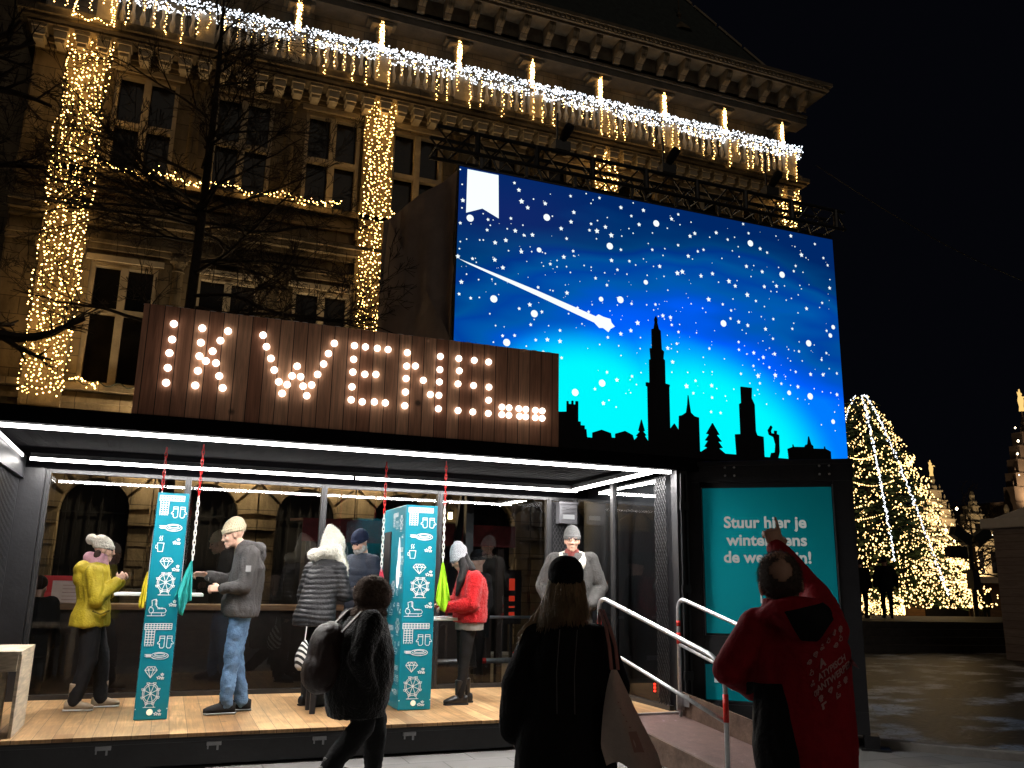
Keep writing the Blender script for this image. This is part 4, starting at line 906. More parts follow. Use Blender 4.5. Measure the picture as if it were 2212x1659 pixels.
def handrail(x, lab):
    t = thing('handrail', (x, 7.3, 0), lab, 'handrail', 'handrails beside the ramp')
    a = Vector((x, 8.12, .02)); top = Vector((x, 8.12, 1.46)); e = Vector((x+.20, 6.28, .98)); d = (e-top).normalized(); r_ = .14
    pts = [a, top-Vector((0,0,r_))]
    for k in range(1, 7):
        u = k/7; p0 = top-Vector((0,0,r_)); p2 = top+d*r_; pts.append(p0*(1-u)**2+top*2*u*(1-u)+p2*u*u)
    pts += [top+d*r_, e-d*.2]
    for k in range(1, 7):
        u = k/7; p0 = e-d*.2; p2 = e+Vector((.015,0,-.22)); pts.append(p0*(1-u)**2+e*2*u*(1-u)+p2*u*u)
    pts += [e+Vector((.015,0,-.22)), Vector((e.x+.015, e.y, 0))]
    put('tube', MB().tube(pts, .021, 12), [silver], t, smooth=True)
    put('mid_rail', MB().tube([Vector((x, 8.12, .98)), Vector((e.x+.01, e.y, .50))], .017, 10), [silver], t, smooth=True)
    m = MB(); 
    for z0, z1 in ((1.16, 1.22), (.98, 1.10)): m.tube([(x, 8.12, z0), (x, 8.12, z1)], .0235, 12)
    m.tube([(e.x+.015, e.y, .50), (e.x+.015, e.y, .72)], .0235, 12); put('red_tape', m, [pbr('red_tape', (.55, .015, .01), .4, var=.1)], t, smooth=True)
handrail(5.11, 'galvanised handrail with red tape on the poster side of the ramp')
handrail(4.17, 'galvanised handrail on the near left side of the ramp, behind the woman in black')
m = MB(); random.seed(9)
for _ in range(26): m.ball((5.45+random.gauss(0,.16), 7.4+random.gauss(0,.3), .01), (random.uniform(.02,.09), random.uniform(.03,.12), random.uniform(.01,.03)), 8, 6)
o = link('snow_patch', remesh(m, .012, 2), [MATS['snow']], None, True); tag(o, 'small heap of dirty snow on the ground between ramp and poster wall', 'snow', None, 'stuff')
# ------------------------------------------------------------------ teal icon columns
teal = pbr('teal_panel', (.004, .195, .27), .38, var=.12, scale=1.4, bump=.06, bscale=9)
icon_white = pbr('white_print', (.80, .85, .86), .5, var=.03)
def circ(cx, cy_, rx, ry=None, n=18, a0=0, a1=2*PI):
    ry = ry or rx; return [(cx+rx*math.cos(a0+(a1-a0)*i/n), cy_+ry*math.sin(a0+(a1-a0)*i/n)) for i in range(n+1)]
def starpts(cx, cy_, r):
    return [(cx+(r if k % 2 == 0 else r*.45)*math.cos(PI/2+PI*k/5), cy_+(r if k % 2 == 0 else r*.45)*math.sin(PI/2+PI*k/5)) for k in range(11)]
def ic_scarf():
    S = []
    for y in (.72, .80, .88, .96): S.append([(0, y), (1, y)])
    for i in range(10): S.append([(i/9, .72), (i/9, .96)])
    for x in (.05, .16, .27, .38): S.append([(x, .10), (x, .72)])
    for y in (.18, .29, .40, .51, .62): S.append([(.05, y), (.38, y)])
    for i in range(6): S.append([(.06+i*.062, .03), (.06+i*.062, .10)])
    return S
def ic_mitt():
    S = []
    for o, s in ((.25, 1), (.75, -1)):
        def f(x, y): return (o+s*(x-.25), y)
        S.append([f(.12,.80), f(.12,.96), f(.42,.96), f(.42,.80), f(.12,.80)])
        S.append([f(.12,.80), f(.12,.60), f(.02,.50), f(.0,.42), f(.06,.38), f(.13,.42), f(.14,.2), f(.2,.1), f(.34,.1), f(.42,.2), f(.42,.80)])
    return S
def ic_tube():
    return [circ(.62,.5,.38,.34), circ(.62,.62,.22,.12), circ(.62,.56,.30,.2,12,PI,2*PI)]+[[(x, y), (.25, y)] for x, y in ((-.02,.66),(.04,.58),(-.02,.5),(.04,.42))]+[circ(.62,.45,.33,.26,12,PI*1.1,PI*1.6)]
def ic_mug():
    return [[(.2,.55),(.85,.55),(.76,.05),(.30,.05),(.2,.55)], [(.22,.42),(.06,.42),(.04,.25),(.26,.22)]]+[[(x,.68),(x+.08,.76),(x-.02,.86),(x+.08,.97)] for x in (.38,.58)]
def ic_gem():
    return [[(.2,.9),(.8,.9),(1,.62),(.5,.02),(0,.62),(.2,.9)], [(0,.62),(1,.62)], [(.5,.02),(.3,.62),(.5,.9),(.7,.62),(.5,.02)], [(.2,.9),(.3,.62)], [(.8,.9),(.7,.62)]]
def ic_stars():
    return [starpts(.28,.3,.26), starpts(.72,.22,.2), starpts(.66,.74,.2)]
def ic_wheel():
    S = [circ(.5,.56,.40), circ(.5,.56,.33), circ(.5,.56,.05)]
    for k in range(8):
        a = PI*k/4+PI/8; x, y = .5+.42*math.cos(a), .56+.42*math.sin(a)
        S.append([(.5,.56),(.5+.36*math.cos(a),.56+.36*math.sin(a))]); S.append([(x-.07,y+.03),(x+.07,y+.03),(x+.04,y-.04),(x-.04,y-.04),(x-.07,y+.03)])
    return S+[[(.5,.56),(.28,.02)],[(.5,.56),(.72,.02)],[(.2,.02),(.8,.02)]]
def ic_skate():
    return [[(.18,.92),(.40,.99),(.44,.62),(.55,.50),(.90,.48),(.98,.36),(.92,.24),(.12,.24),(.06,.40),(.12,.56),(.22,.62),(.18,.92)], [(.1,.56),(.26,.5),(.32,.34),(.24,.24)], [(.0,.08),(.85,.08),(.95,.14)], [(.22,.08),(.22,.24)], [(.75,.08),(.75,.24)]]+[[(.36+.0*k,.92-.08*k),(.46,.93-.08*k)] for k in range(4)]+[[(.54+.08*k,.44),(.54+.08*k,.53)] for k in range(4)]
LIFT = [0]
def draw(m, O, X, Y, strokes, w_, h_, t_, off=(0,0,0), mi=0):
    O0 = Vector(O)+Vector(off); on = Vector(off).normalized() if Vector(off).length > 0 else Vector((0,0,0)); O = O0; X = Vector(X); Y = Vector(Y)
    for st in strokes:
        for (x0, y0), (x1, y1) in zip(st[:-1], st[1:]):
            a = Vector((x0*w_, y0*h_)); b = Vector((x1*w_, y1*h_)); d = b-a
            if d.length < 1e-5: continue
            d.normalize(); LIFT[0] = (LIFT[0]+1) % 97; O = O0+on*(LIFT[0]*.00002); n = Vector((-d.y, d.x))*t_/2; a = a-d*t_*.3; b = b+d*t_*.3
            m.add([O+X*q.x+Y*q.y for q in (a-n, b-n, b+n, a+n)], [(0,1,2,3)], mi)
LAY = [(ic_scarf,.107,.05,.80,.097,0),(ic_mitt,.120,.46,.50,.058,0),(ic_tube,.184,.14,.72,.047,0),(ic_mug,.274,.06,.32,.077,0),(ic_stars,.238,.60,.28,.032,0),(ic_gem,.348,.26,.42,.055,0),(ic_stars,.359,.66,.28,.032,0),
       (ic_wheel,.466,.18,.66,.104,0),(ic_skate,.562,.04,.60,.080,0),(ic_stars,.516,.68,.28,.032,0),(ic_scarf,.690,.02,.84,.104,0),(ic_mitt,.702,.46,.50,.060,0),(ic_tube,.752,.12,.72,.044,0),(ic_gem,.824,.16,.38,.054,0),(ic_stars,.832,.54,.26,.030,0),(ic_wheel,.950,.10,.62,.108,0),(ic_stars,.984,.56,.26,.028,0)]
def face_icons(m, O, X, wd, ht, t_, off):
    """O bottom-left corner of the face, X along its width"""
    Z = Vector((0,0,1))
    for f, v, u, wf, hf, _ in LAY:
        draw(m, Vector(O)+Vector(X)*(u*wd*.97+.01)+Z*(ht*(1-v)), X, Z, f(), wf*wd*.97, hf*ht, t_, off)
def icon_column(x0, x1, lab):
    y0, y1, z0, z1 = 9.05, 10.06, .285, 2.38
    t = thing('icon_column', ((x0+x1)/2, 9.55, .28), lab, 'display column', 'teal icon columns in the pavilion')
    wd = x1-x0
    m = MB(); m.box(x0, x1, y0, y1, z0, z1); bevel(put('casing', m, [teal], t), .006)
    m = MB(); face_icons(m, (x0, y0, z0), Vector((1,0,0)), wd, z1-z0, .0062, (0, -.004, 0))
    cz = z0+(z1-z0)*.032; n0 = len(m.v)
    for k in (.03, .97): m.add([(x0+wd*k-.005, y0-.004, z0+.09), (x0+wd*k+.005, y0-.004, z0+.09), (x0+wd*k+.005, y0-.004, z0+.10), (x0+wd*k-.005, y0-.004, z0+.10)], [(0,1,2,3)])
    for sx, sgn in ((x0, -1), (x1, 1)):
        for (ya, yb) in ((9.06, 9.60), (9.63, 10.05)):
            O = (sx, yb, z0) if sgn < 0 else (sx, ya, z0); X = Vector((0,-1,0)) if sgn < 0 else Vector((0,1,0))
            for s in (0, .5):
                for f, v, u, wf, hf, _ in LAY:
                    vv = (v+s*.37) % 1.0
                    if vv < .04: continue
                    w2 = (yb-ya)*.5
                    if ya < 9.2 and s == .0 and .18 < vv < .42: continue
                    if ya > 9.2 and .10 < vv < .42: continue
                    draw(m, Vector(O)+X*(s*(yb-ya)+u*w2)+Vector((0,0,(z1-z0)*(1-vv))), X, (0,0,1), f(), wf*w2, hf*(z1-z0)*.8, .005, (sgn*.004, 0, 0))
    put('icon_print', m, [icon_white], t, recalc=False)
    m = MB(); m.lathe([(.0,0),(.001,0),(.028,.001),(.028,.004)], (0,0,0), 16)
    m.v = [(x0+wd*.46+a, y0-.001-c, cz+b) for a, b, c in m.v]
    put('round_light', m, [emit('round_light', (1, .86, .62), 1.1)], t)
    # side with touch screen and glowing pointer
    for sx, sgn in ((x0, -1), (x1, 1)):
        m = MB(); xx = sx+sgn*.004
        m.box(min(sx, xx+sgn*.006), max(sx, xx+sgn*.006), 9.66, 9.98, 1.52, 2.12, 0)
        q0 = sx+sgn*.014; m.box(min(sx,q0), max(sx,q0), 9.68, 9.96, 1.54, 2.10, 1)
        q0 = sx+sgn*.016; m.box(min(sx,q0), max(sx,q0), 9.69, 9.90, 1.60, 1.88, 2)
        put('touch_screen', m, [black_matt, emit('touch_cyan', (.0, .55, .95), 1.0), emit('touch_lilac', (.16, .32, .90), .8)], t, recalc=False)
        prof = [(-.03,1.99),(-.045,1.9),(-.05,1.8),(-.085,1.72),(-.09,1.62),(-.07,1.54),(-.04,1.50),(.0,1.5),(.04,1.56),(.06,1.70),(.06,1.85),(.03,1.93),(.02,1.99),(.0,2.04),(-.02,2.04)]
        m = MB(); c = [(xx+sgn*.004, 9.28, 1.75)]+[(xx+sgn*.004, 9.25-a*1.0, z) for a, z in prof]
        m.add(c, [(0, 1+k, 1+(k+1) % len(prof)) for k in range(len(prof))]); put('glowing_pointer', m, [emit('pointer_light', (.9, .97, 1), 1.6)], t, recalc=False)
    return t
icon_column(-.16, .13, 'narrow teal column printed with white winter icons, between the yellow-coated woman and the man in jeans')
icon_column(2.33, 2.68, 'wide teal column with white winter icons, blue touch screen and glowing pointer on its side')
# writing shelves
def shelf(x0, x1, z, lab):
    m = MB(); m.box(x0, x1, 9.3, 9.75, z-.03, z); o = put('writing_shelf', m, [white_paint]); bevel(o, .008); tag(o, lab, 'shelf', 'white writing shelves on the columns')
shelf(-.46, -.162, 1.42, 'white writing shelf sticking out left of the narrow teal column')
shelf(.132, .36, 1.42, 'short white writing shelf between the teal cloth and the hands of the man in jeans')
shelf(2.684, 3.04, 1.19, 'white writing shelf under the hands of the woman in red fur')
# plastic chains
def chain(x, y, ztop, zmid, zbot, lab):
    t = thing('hanging_chain', (x, y, ztop), lab, 'chain', 'red and white plastic chains')
    for nm, za, zb, mt in (('red_links', ztop, zmid, pbr('red_plastic', (.55, .008, .008), .35, var=.1)), ('white_links', zmid, zbot, pbr('white_plastic', (.8, .78, .72), .35, var=.05))):
        m = MB(); z = za; k = 0
        while z > zb+.03:
            pts = []; a, b = .011, .021
            for i in range(13):
                q = 2*PI*i/12; u = a*math.cos(q); v = b*math.sin(q)+(.012 if math.sin(q) > 0 else -.012)
                pts.append((x+u, y, z-.03+v) if k % 2 else (x+u*.45, y+u*.9, z-.03+v))
            m.tube(pts, .0042, 5, cap=False); z -= .047; k += 1
        if len(m.v): put(nm, m, [mt], t, smooth=True)
chain(-.13, 9.4, 2.87, 2.42, 2.385, 'short red plastic chain above the narrow teal column')
chain(.215, 9.0, 2.87, 2.36, 1.74, 'red and white plastic chain holding the teal cloth')
chain(2.17, 9.4, 2.87, 2.30, 1.70, 'red and white plastic chain left of the wide teal column')
chain(2.745, 9.0, 2.87, 2.40, 1.79, 'red and white plastic chain holding the lime green cloth')
def hung_cloth(P, pts, col, name, lab):
    """wiping cloth pinched at P: pts = lower outline left to right as (dx, dz)"""
    m = MB(); nu, nv = 22, 16; P = Vector(P)
    for j in range(nv+1):
        v = j/nv
        for i in range(nu+1):
            u = i/nu*(len(pts)-1); k = min(int(u), len(pts)-2); f = u-k
            dx = pts[k][0]*(1-f)+pts[k+1][0]*f; dz = pts[k][1]*(1-f)+pts[k+1][1]*f
            m.v.append(tuple(P+Vector((dx*v**.8, .035*math.sin(i*.9)*v+.01*math.sin(i*2.3+v*4), dz*v))))
    for j in range(nv):
        for i in range(nu):
            k = j*(nu+1)+i; m.f.append((k, k+1, k+nu+2, k+nu+1)); m.m.append(0)
    o = put(name, m, [pbr(col[0], col[1], .85, var=.12, bump=.2, bscale=60)], smooth=True); o.modifiers.new('thick', 'SOLIDIFY').thickness = .004
    tag(o, lab, 'cloth', 'wiping cloths hung from the chains')
hung_cloth((.215, 9.0, 1.74), [(-.13,-.36),(-.10,-.30),(-.08,-.50),(-.045,-.52),(-.01,-.40),(.015,-.38),(.03,-.38)], ('teal_cloth', (.03,.42,.40)), 'hanging_cloth', 'teal wiping cloth hanging in a point beside the narrow teal column')
hung_cloth((2.745, 9.0, 1.79), [(-.06,-.36),(-.05,-.45),(-.01,-.50),(.03,-.53),(.08,-.40),(.085,-.42),(.06,-.30)], ('lime_cloth', (.42,.80,.02)), 'hanging_cloth', 'lime green wiping cloth hanging beside the wide teal column')
hung_cloth((2.17, 9.4, 1.71), [(-.05,-.25),(-.02,-.32),(.03,-.34),(.07,-.25)], ('pink_cloth', (.75,.08,.14)), 'hanging_cloth', 'pink cloth mostly hidden behind the head of the woman with the backpack')
hung_cloth((-.175, 9.0, 1.62), [(-.05,-.28),(-.035,-.34),(.0,-.33),(.012,-.25)], ('yellow_cloth', (.75,.60,.03)), 'hanging_cloth', 'yellow cloth peeping out left of the narrow teal column')
# pale wooden box bench
t = thing('box_bench', (-1.35, 8.7, .28), 'pale wooden box bench at the left edge of the pavilion floor', 'bench')
pale_wood = planks('pale_birch', 1, .5, (.62, .50, .36), (.70, .58, .42), knots=.2, gap=.0, grain=(3, 1, 14))
m = MB(); m.box(-1.56, -1.05, 8.32, 9.12, .93, .96); put('seat', m, [pale_wood], t)
m = MB(); m.box(-1.075, -1.05, 8.36, 9.1, .28, .93); put('side_board', m, [pale_wood], t)
m = MB(); m.box(-1.56, -1.53, 8.36, 9.1, .28, .93); put('side_board', m, [pale_wood], t)
m = MB(); m.box(-1.30, -1.27, 8.45, 9.0, .28, .93); m.box(-1.2, -1.16, 8.5, 8.56, .28, .93); put('inner_board', m, [pale_wood], t)
m = MB(); m.box(-1.53, -1.075, 8.34, 8.36, .80, .93); put('front_rail', m, [pale_wood], t)
# dark stool behind the group
t = thing('dark_stool', (1.62, 9.2, .28), 'dark wooden stool leg showing left of the woman with the backpack', 'stool')
m = MB(); m.box(1.45, 1.8, 9.05, 9.4, .74, .78); put('seat', m, [black_matt], t)
for x in (1.47, 1.75):
    for y in (9.08, 9.35):
        m = MB(); m.box(x-.025, x+.025, y-.025, y+.025, .28, .74); put('leg', m, [black_matt], t)

# ------------------------------------------------------------------ behind the glass
oiled = planks('oiled_bar_wood', 2, .6, (.42, .20, .09), (.50, .26, .12), knots=.3, gap=0, grain=(1,4,8))
t = thing('bar_counter', (-.2, 12, 0), 'long dark bar counter with lit brown wooden top behind the glass', 'counter')
m = MB(); m.box(-2.6, 2.35, 11.95, 12.45, 1.16, 1.23); bevel(put('counter_top', m, [oiled], t), .01)
m = MB(); m.box(-2.55, 2.3, 12.05, 12.4, 0, 1.16); put('front_panel', m, [pbr('dark_brown_board', (.035,.018,.012), .6, var=.3)], t)
t = thing('menu_board', (-1.1, 12.2, 1.2), 'red and cream menu board standing behind the glass, left of the yellow-coated woman', 'menu board')
m = MB(); m.box(-1.78, -.72, 12.5, 12.53, .95, 1.56); put('board', m, [pbr('menu_paper', (.50,.36,.30), .6, var=.1)], t)
m = MB(); m.box(-1.78, -.72, 12.49, 12.5, 1.50, 1.56); m.box(-1.6, -1.34, 12.49, 12.5, 1.1, 1.50); put('red_header', m, [pbr('menu_red', (.45,.02,.02), .5, var=.1)], t)
m = MB(); m.box(-1.80, -1.42, 12.484, 12.49, 1.30, 1.38); put('tape', m, [pbr('cream_tape', (.5,.45,.4), .6)], t)
m = MB(); 
for k in range(9): m.box(-1.22, -.82-.03*(k % 3), 12.496, 12.5, 1.44-k*.045, 1.447-k*.045)
put('menu_lines', m, [pbr('menu_ink', (.25,.12,.10), .6)], t)
t = thing('awning_stall', (2.9, 13.6, 0), 'closed market stall with dark red awning behind the glass', 'market stall')
m = MB(); m.prism([(13.1,2.42),(14.6,2.50),(14.6,2.54),(13.1,2.46)], 1.8, 5.2, plane='yz'); m.box(1.8, 5.2, 13.08, 13.1, 2.12, 2.44); put('awning', m, [pbr('dark_red_canvas', (.10,.012,.012), .8, var=.3)], t)
m = MB(); m.box(2.0, 5.0, 14.0, 14.5, 0, 2.4); m.box(1.95, 2.05, 13.2, 13.3, 0, 2.4); m.box(4.95, 5.05, 13.2, 13.3, 0, 2.4); m.box(2.1, 4.9, 13.3, 13.6, 0, 1.0); put('cabin', m, [pbr('dark_stall_wood', (.030,.016,.011), .7, var=.3)], t)
m = MB(); m.box(2.95, 3.45, 13.98, 14.0, 1.5, 1.62); m.box(4.55, 4.72, 13.97, 14.0, 1.55, 1.72); put('lit_stripe', m, [emit('stall_orange', (1,.25,.03), .5)], t)
t = thing('lit_banner', (6.25, 15.6, 0), 'narrow black banner with small red lit squares seen through the glass', 'banner')
m = MB(); m.box(5.98, 6.34, 15.6, 15.64, .8, 1.8); m.bar((6.16,15.66,0),(6.16,15.66,1.8),.05); put('panel', m, [black_matt], t)
m = MB()
for z, h in ((1.42,.22),(1.22,.10),(1.10,.03),(.92,.10)): m.box(6.09, 6.20, 15.585, 15.6, z, z+h)
m.bar((6.145,15.58,1.45),(6.145,15.58,1.61),.02,.005,1); m.bar((6.12,15.58,1.55),(6.17,15.58,1.55),.005,.02,1)
put('lit_square', m, [emit('banner_red', (.8,.05,.02), .5), emit('banner_orange', (1,.5,.1), .9)], t)
for i_, x in enumerate((-.42, 1.65, 3.75)):  # lamps added out of view behind the pavilion roof to brighten the arches
    t = thing('arch_fill_lamp', (x, 18.6, 4.2), 'unseen round lamp added to brighten the arches, %s from the left' % ('first','second','third')[i_], 'lantern', 'unseen lamps added above the arches')
    put('globe', MB().ball((x, 18.35, 4.15), .11, 12, 8), [emit('globe_glow', (1,.74,.42), 330)], t, smooth=True)
    put('bracket', MB().bar((x, 18.93, 4.32), (x, 18.35, 4.30), .03), [black_steel], t)
t = thing('wall_lantern', (5.85, 18.7, 3.2), 'small warm lantern glowing on the facade, seen through the glass', 'lantern')
m = MB(); m.box(5.81, 5.89, 18.7, 18.78, 2.94, 3.08); put('lamp', m, [emit('lantern_glow', (1,.78,.42), 12)], t)
m = MB(); m.bar((5.85,18.9,3.15),(5.85,18.72,3.15),.03); m.box(5.78,5.92,18.68,18.82,3.1,3.14); put('bracket', m, [black_steel], t)
for i, x in enumerate((4.0, 6.4)):
    t = thing('crowd_barrier', (x, 11.6, 0), ('steel tube barrier with red band behind the glass, right of the red fur jacket', 'steel tube barrier behind the glass, right of the woman in black')[i], 'barrier', 'tube barriers behind the pavilion')
    m = MB(); m.tube([(x-1, 11.6, .52), (x+1.1, 11.6, .52)], .035, 10); m.tube([(x-1, 11.6, 1.1), (x+1.1, 11.6, 1.1)], .02, 8); m.tube([(x-.95, 11.6, 0), (x-.95, 11.6, 1.1)], .02, 8); m.tube([(x+1.05, 11.6, 0), (x+1.05, 11.6, 1.1)], .02, 8)
    put('tube_frame', m, [silver], t, smooth=True)
    if i == 0: put('red_band', MB().tube([(x+.1, 11.6, .52), (x+.2, 11.6, .52)], .038, 10), [MATS['red_tape']], t)

# ------------------------------------------------------------------ bare trees
def bare_tree(base, H, whorl, seed, lab, spread=3.3, r0=.16, n1=26, lowz=4.6):
    random.seed(seed); t = thing('bare_tree', base, lab, 'tree', 'leafless trees before the town hall'); base = Vector(base)
    tr = MB(); pts = []; rad = []
    for i in range(15):
        u = i/14; pts.append(base+Vector((.12*math.sin(u*4+seed)*u, .1*math.cos(u*3)*u, H*u))); rad.append(r0*(1-u)**.7+.012)
    tr.tube(pts, rad, 12); put('trunk', tr, [bark], t, smooth=True)
    m = MB()
    def branch(p, d, L, r, depth):
        n = max(3, int(L/.22)); pts = [p]; rad = [r]; dd = d.copy(); q = p
        for i in range(n):
            dd = (dd+Vector((random.gauss(0,.13), random.gauss(0,.13), random.gauss(0,.10)+.02*depth))).normalized(); q = q+dd*(L/n); pts.append(q); rad.append(max(.004, r*(1-(i+1)/n*.75)))
        m.tube(pts, rad, 5 if depth < 2 else 4, cap=False)
        if depth >= 4 or L < .25: return
        k = (7, 6, 5, 3)[min(depth, 3)]
        for i in range(k):
            j = 1+int((i+random.random())/k*(n-1)); j = min(j, n); a = random.uniform(.5, .95)
            ax = Vector((random.gauss(0,1), random.gauss(0,1), random.gauss(0,.6))); ax = (ax-dd*ax.dot(dd)).normalized()
            nd = (pts[j]-pts[j-1]).normalized(); nd = (nd*math.cos(a)+ax*math.sin(a)).normalized()
            branch(pts[j], nd, L*random.uniform(.32,.52)*(1.1-.3*i/k), rad[j]*.6, depth+1)
    for i in range(n1):
        u = i/(n1-1); z = lowz+(H*.96-lowz)*u**1.0 if i % 3 else whorl+random.uniform(-.25,.25)
        a = random.uniform(0, 2*PI) if i % 2 else random.choice((0, PI))+random.gauss(0,.35)
        top = max(0.12, (H-z)/(H-lowz))
        L = spread*random.uniform(.65,1.05)*(.35+.75*top)
        el = random.uniform(-.15,.25)+.7*(1-top)
        if z < lowz+.9: el -= .12
        d = Vector((math.cos(a)*math.cos(el), math.sin(a)*math.cos(el), math.sin(el)))
        pz = base+Vector((0,0,z)); branch(pz, d, L, r0*.34*(.4+.6*top), 0)
    put('crown', m, [bark], t)
bare_tree((-.12, 14, 0), 11.6, 7.3, 5, 'tall bare tree behind the wooden sign, its branches crossing the facade', 3.4, .115, 34, 5.0)
bare_tree((-4.0, 13.2, 0), 13.5, 8.5, 9, 'dark tree with thick trunk at the left edge of the photo', 2.4, .42, 22, 4.5)

# ------------------------------------------------------------------ lit christmas tree
XT = thing('christmas_tree', (28.9, 30, .45), 'huge fir tree covered in warm fairy lights with white light strings, right of the screen', 'christmas tree')
XB = Vector((28.9, 30, .45)); XH = 9.7; XR = 3.55
def xr(z): # radius at height above base
    u = max(0, min(1, (z-.6)/(XH-.6))); return XR*(1-u)**.80+.22
fir = pbr('fir_needles', (.022, .05, .022), .85, var=.5, scale=3)
random.seed(21); m = MB()
put('trunk', MB().tube([XB, XB+Vector((0,0,XH))], [.22, .03], 10), [bark], XT)
for i in range(5200):
    z = .6+(XH-.6)*(1-random.random()**.6); a = random.uniform(0, 2*PI); r_ = xr(z)*random.uniform(.35, 1.0)*(1+.10*math.sin(z*5+a*3))
    c = XB+Vector((r_*math.cos(a), r_*math.sin(a), z-.08*r_)); o = Vector((math.cos(a), math.sin(a), random.uniform(-.35,.1))).normalized(); s = random.uniform(.18,.42)
    sd_ = o.cross(Vector((0,0,1))).normalized()*s*random.uniform(.18,.4); tip = c+o*s
    up = Vector((0,0,random.uniform(.02,.12)))
    m.add([c-sd_, c+sd_, tip, c-sd_*.6+up, c+sd_*.6+up], [(0,1,2),(3,4,2),(0,3,2),(1,4,2)])
put('crown', m, [fir], XT)
pts = []
for i in range(5400):
    z = .45+(XH-.4)*(1-random.random()**.62); a = random.uniform(0, 2*PI)
    if noise.noise(Vector((a*2.6, z*1.9, 3))) < -.10: continue
    r_ = xr(z)*random.uniform(1.0, 1.2)*(1+.10*math.sin(z*5+a*3)); pts.append(XB+Vector((r_*math.cos(a), r_*math.sin(a), z+.05*math.sin(a*9))))
for i in range(1100):
    z = .4+2.6*random.random()**1.3; a = random.uniform(-PI, 0); r_ = xr(z)*random.uniform(.97, 1.12); pts.append(XB+Vector((r_*math.cos(a), r_*math.sin(a), z)))
for k in range(16):   # swags of bulbs
    a0 = random.uniform(PI, 2*PI); z = random.uniform(.8, 8)
    for i in range(26):
        a = a0+i*.028; r_ = xr(z)*1.16+random.gauss(0,.06); pts.append(XB+Vector((r_*math.cos(a), r_*math.sin(a), z-.22*math.sin(PI*i/25))))
tag(put('warm_bulbs', bulbs(pts, .034), [emit('tree_bulb', (1, .62, .22), 5.0)], XT, recalc=False), kind='stuff')
pts = []
for a in (-2.14, -1.74, -2.95):
    for i in range(230):
        z = .9+(XH-.9)*i/229
        if a == -2.14 and z < 2.2: continue
        r_ = xr(z)*1.24+.08; pts.append(XB+Vector((r_*math.cos(a)+random.gauss(0,.045), r_*math.sin(a), z+random.gauss(0,.02))))
random.shuffle(pts); pts = pts[:int(len(pts)*.78)]
tag(put('white_light_string', bulbs(pts, .036), [cold_bulb], XT, recalc=False), kind='stuff')
t = thing('light_wrapped_planter', (28.6, 29.6, .45), 'round planter under the christmas tree wrapped in very dense warm lights', 'planter')
m = MB(); m.lathe([(.85,0),(1.0,.1),(1.02,.75),(.9,.8)], (28.6, 29.6, .45), 20); put('tub', m, [black_matt], t)
pts = []
for i in range(900):
    a = random.uniform(PI*.9, 2*PI*1.05); pts.append((28.6+1.06*math.cos(a), 29.6+1.06*math.sin(a), .5+random.uniform(0,.8)))
tag(put('bulbs', bulbs(pts, .034), [MATS['tree_bulb']], t, recalc=False), kind='stuff')

# ------------------------------------------------------------------ market huts and things on the right
warm_board = planks('warm_hut_boards', 2, .16, (.20,.105,.045), (.26,.14,.06), knots=.4, gap=.04, grain=(1,1,10))
t = thing('market_hut', (36, 34, 0), 'long low brown wooden market hut behind the silhouetted people', 'market hut')
m = MB(); m.box(29.5, 43.0, 31.6, 34, .0, 1.9); put('wall', m, [warm_board], t)
m = MB(); m.box(35.2, 38.8, 31.0, 34, 1.9, 2.2); put('roof', m, [pbr('snowy_roof', (.42,.36,.32), .8, var=.1)], t)
m = MB(); m.box(33.4, 36.1, 31.55, 31.6, .1, 1.6); put('door', m, [black_matt], t)
t = thing('kiosk', (20, 16, 0), 'large dim grey board kiosk with snowy roof at the right edge', 'kiosk')
m = MB(); m.box(18.45, 26, 10.5, 15.2, 0, 3.02)
kio = planks('grey_kiosk_boards', 2, .18, (.16,.13,.16), (.20,.17,.20), knots=.2, gap=.05, grain=(1,1,10))
put('wall', m, [kio], t)
m = MB(); m.box(18.2, 26, 10.2, 15.35, 3.02, 3.26); m.prism([(10.3,3.26),(15.2,3.26),(12.7,3.9)], 18.4, 26, plane='yz'); bevel(put('roof', m, [pbr('kiosk_snow', (.50,.50,.56), .8, var=.08)], t), .03)
t = thing('floodlight_mast', (27.8, 24, 0), 'dark mast with three floodlight heads before the gabled houses', 'floodlight mast')
m = MB(); m.tube([(27.85,24,0),(27.85,24,3.4)], .09, 10); m.bar((27.2,24,3.3),(28.5,24,3.3),.07); m.bar((27.1,24,2.75),(27.9,24,2.75),.06); m.box(27.7,28.0,23.85,24.15,1.6,2.3); put('mast', m, [black_steel], t)
for x, z, a in ((27.35,3.55,.5),(28.35,3.55,-.5),(27.05,2.95,0)):
    M = Matrix.Translation((x,24,z))@Matrix.Rotation(a,4,'Y'); m = MB(); m.box(-.36,.36,-.15,.12,-.2,.16,0,M); m.box(-.42,.42,-.22,-.15,-.24,.20,0,M); put('floodlight_head', m, [black_matt], t)
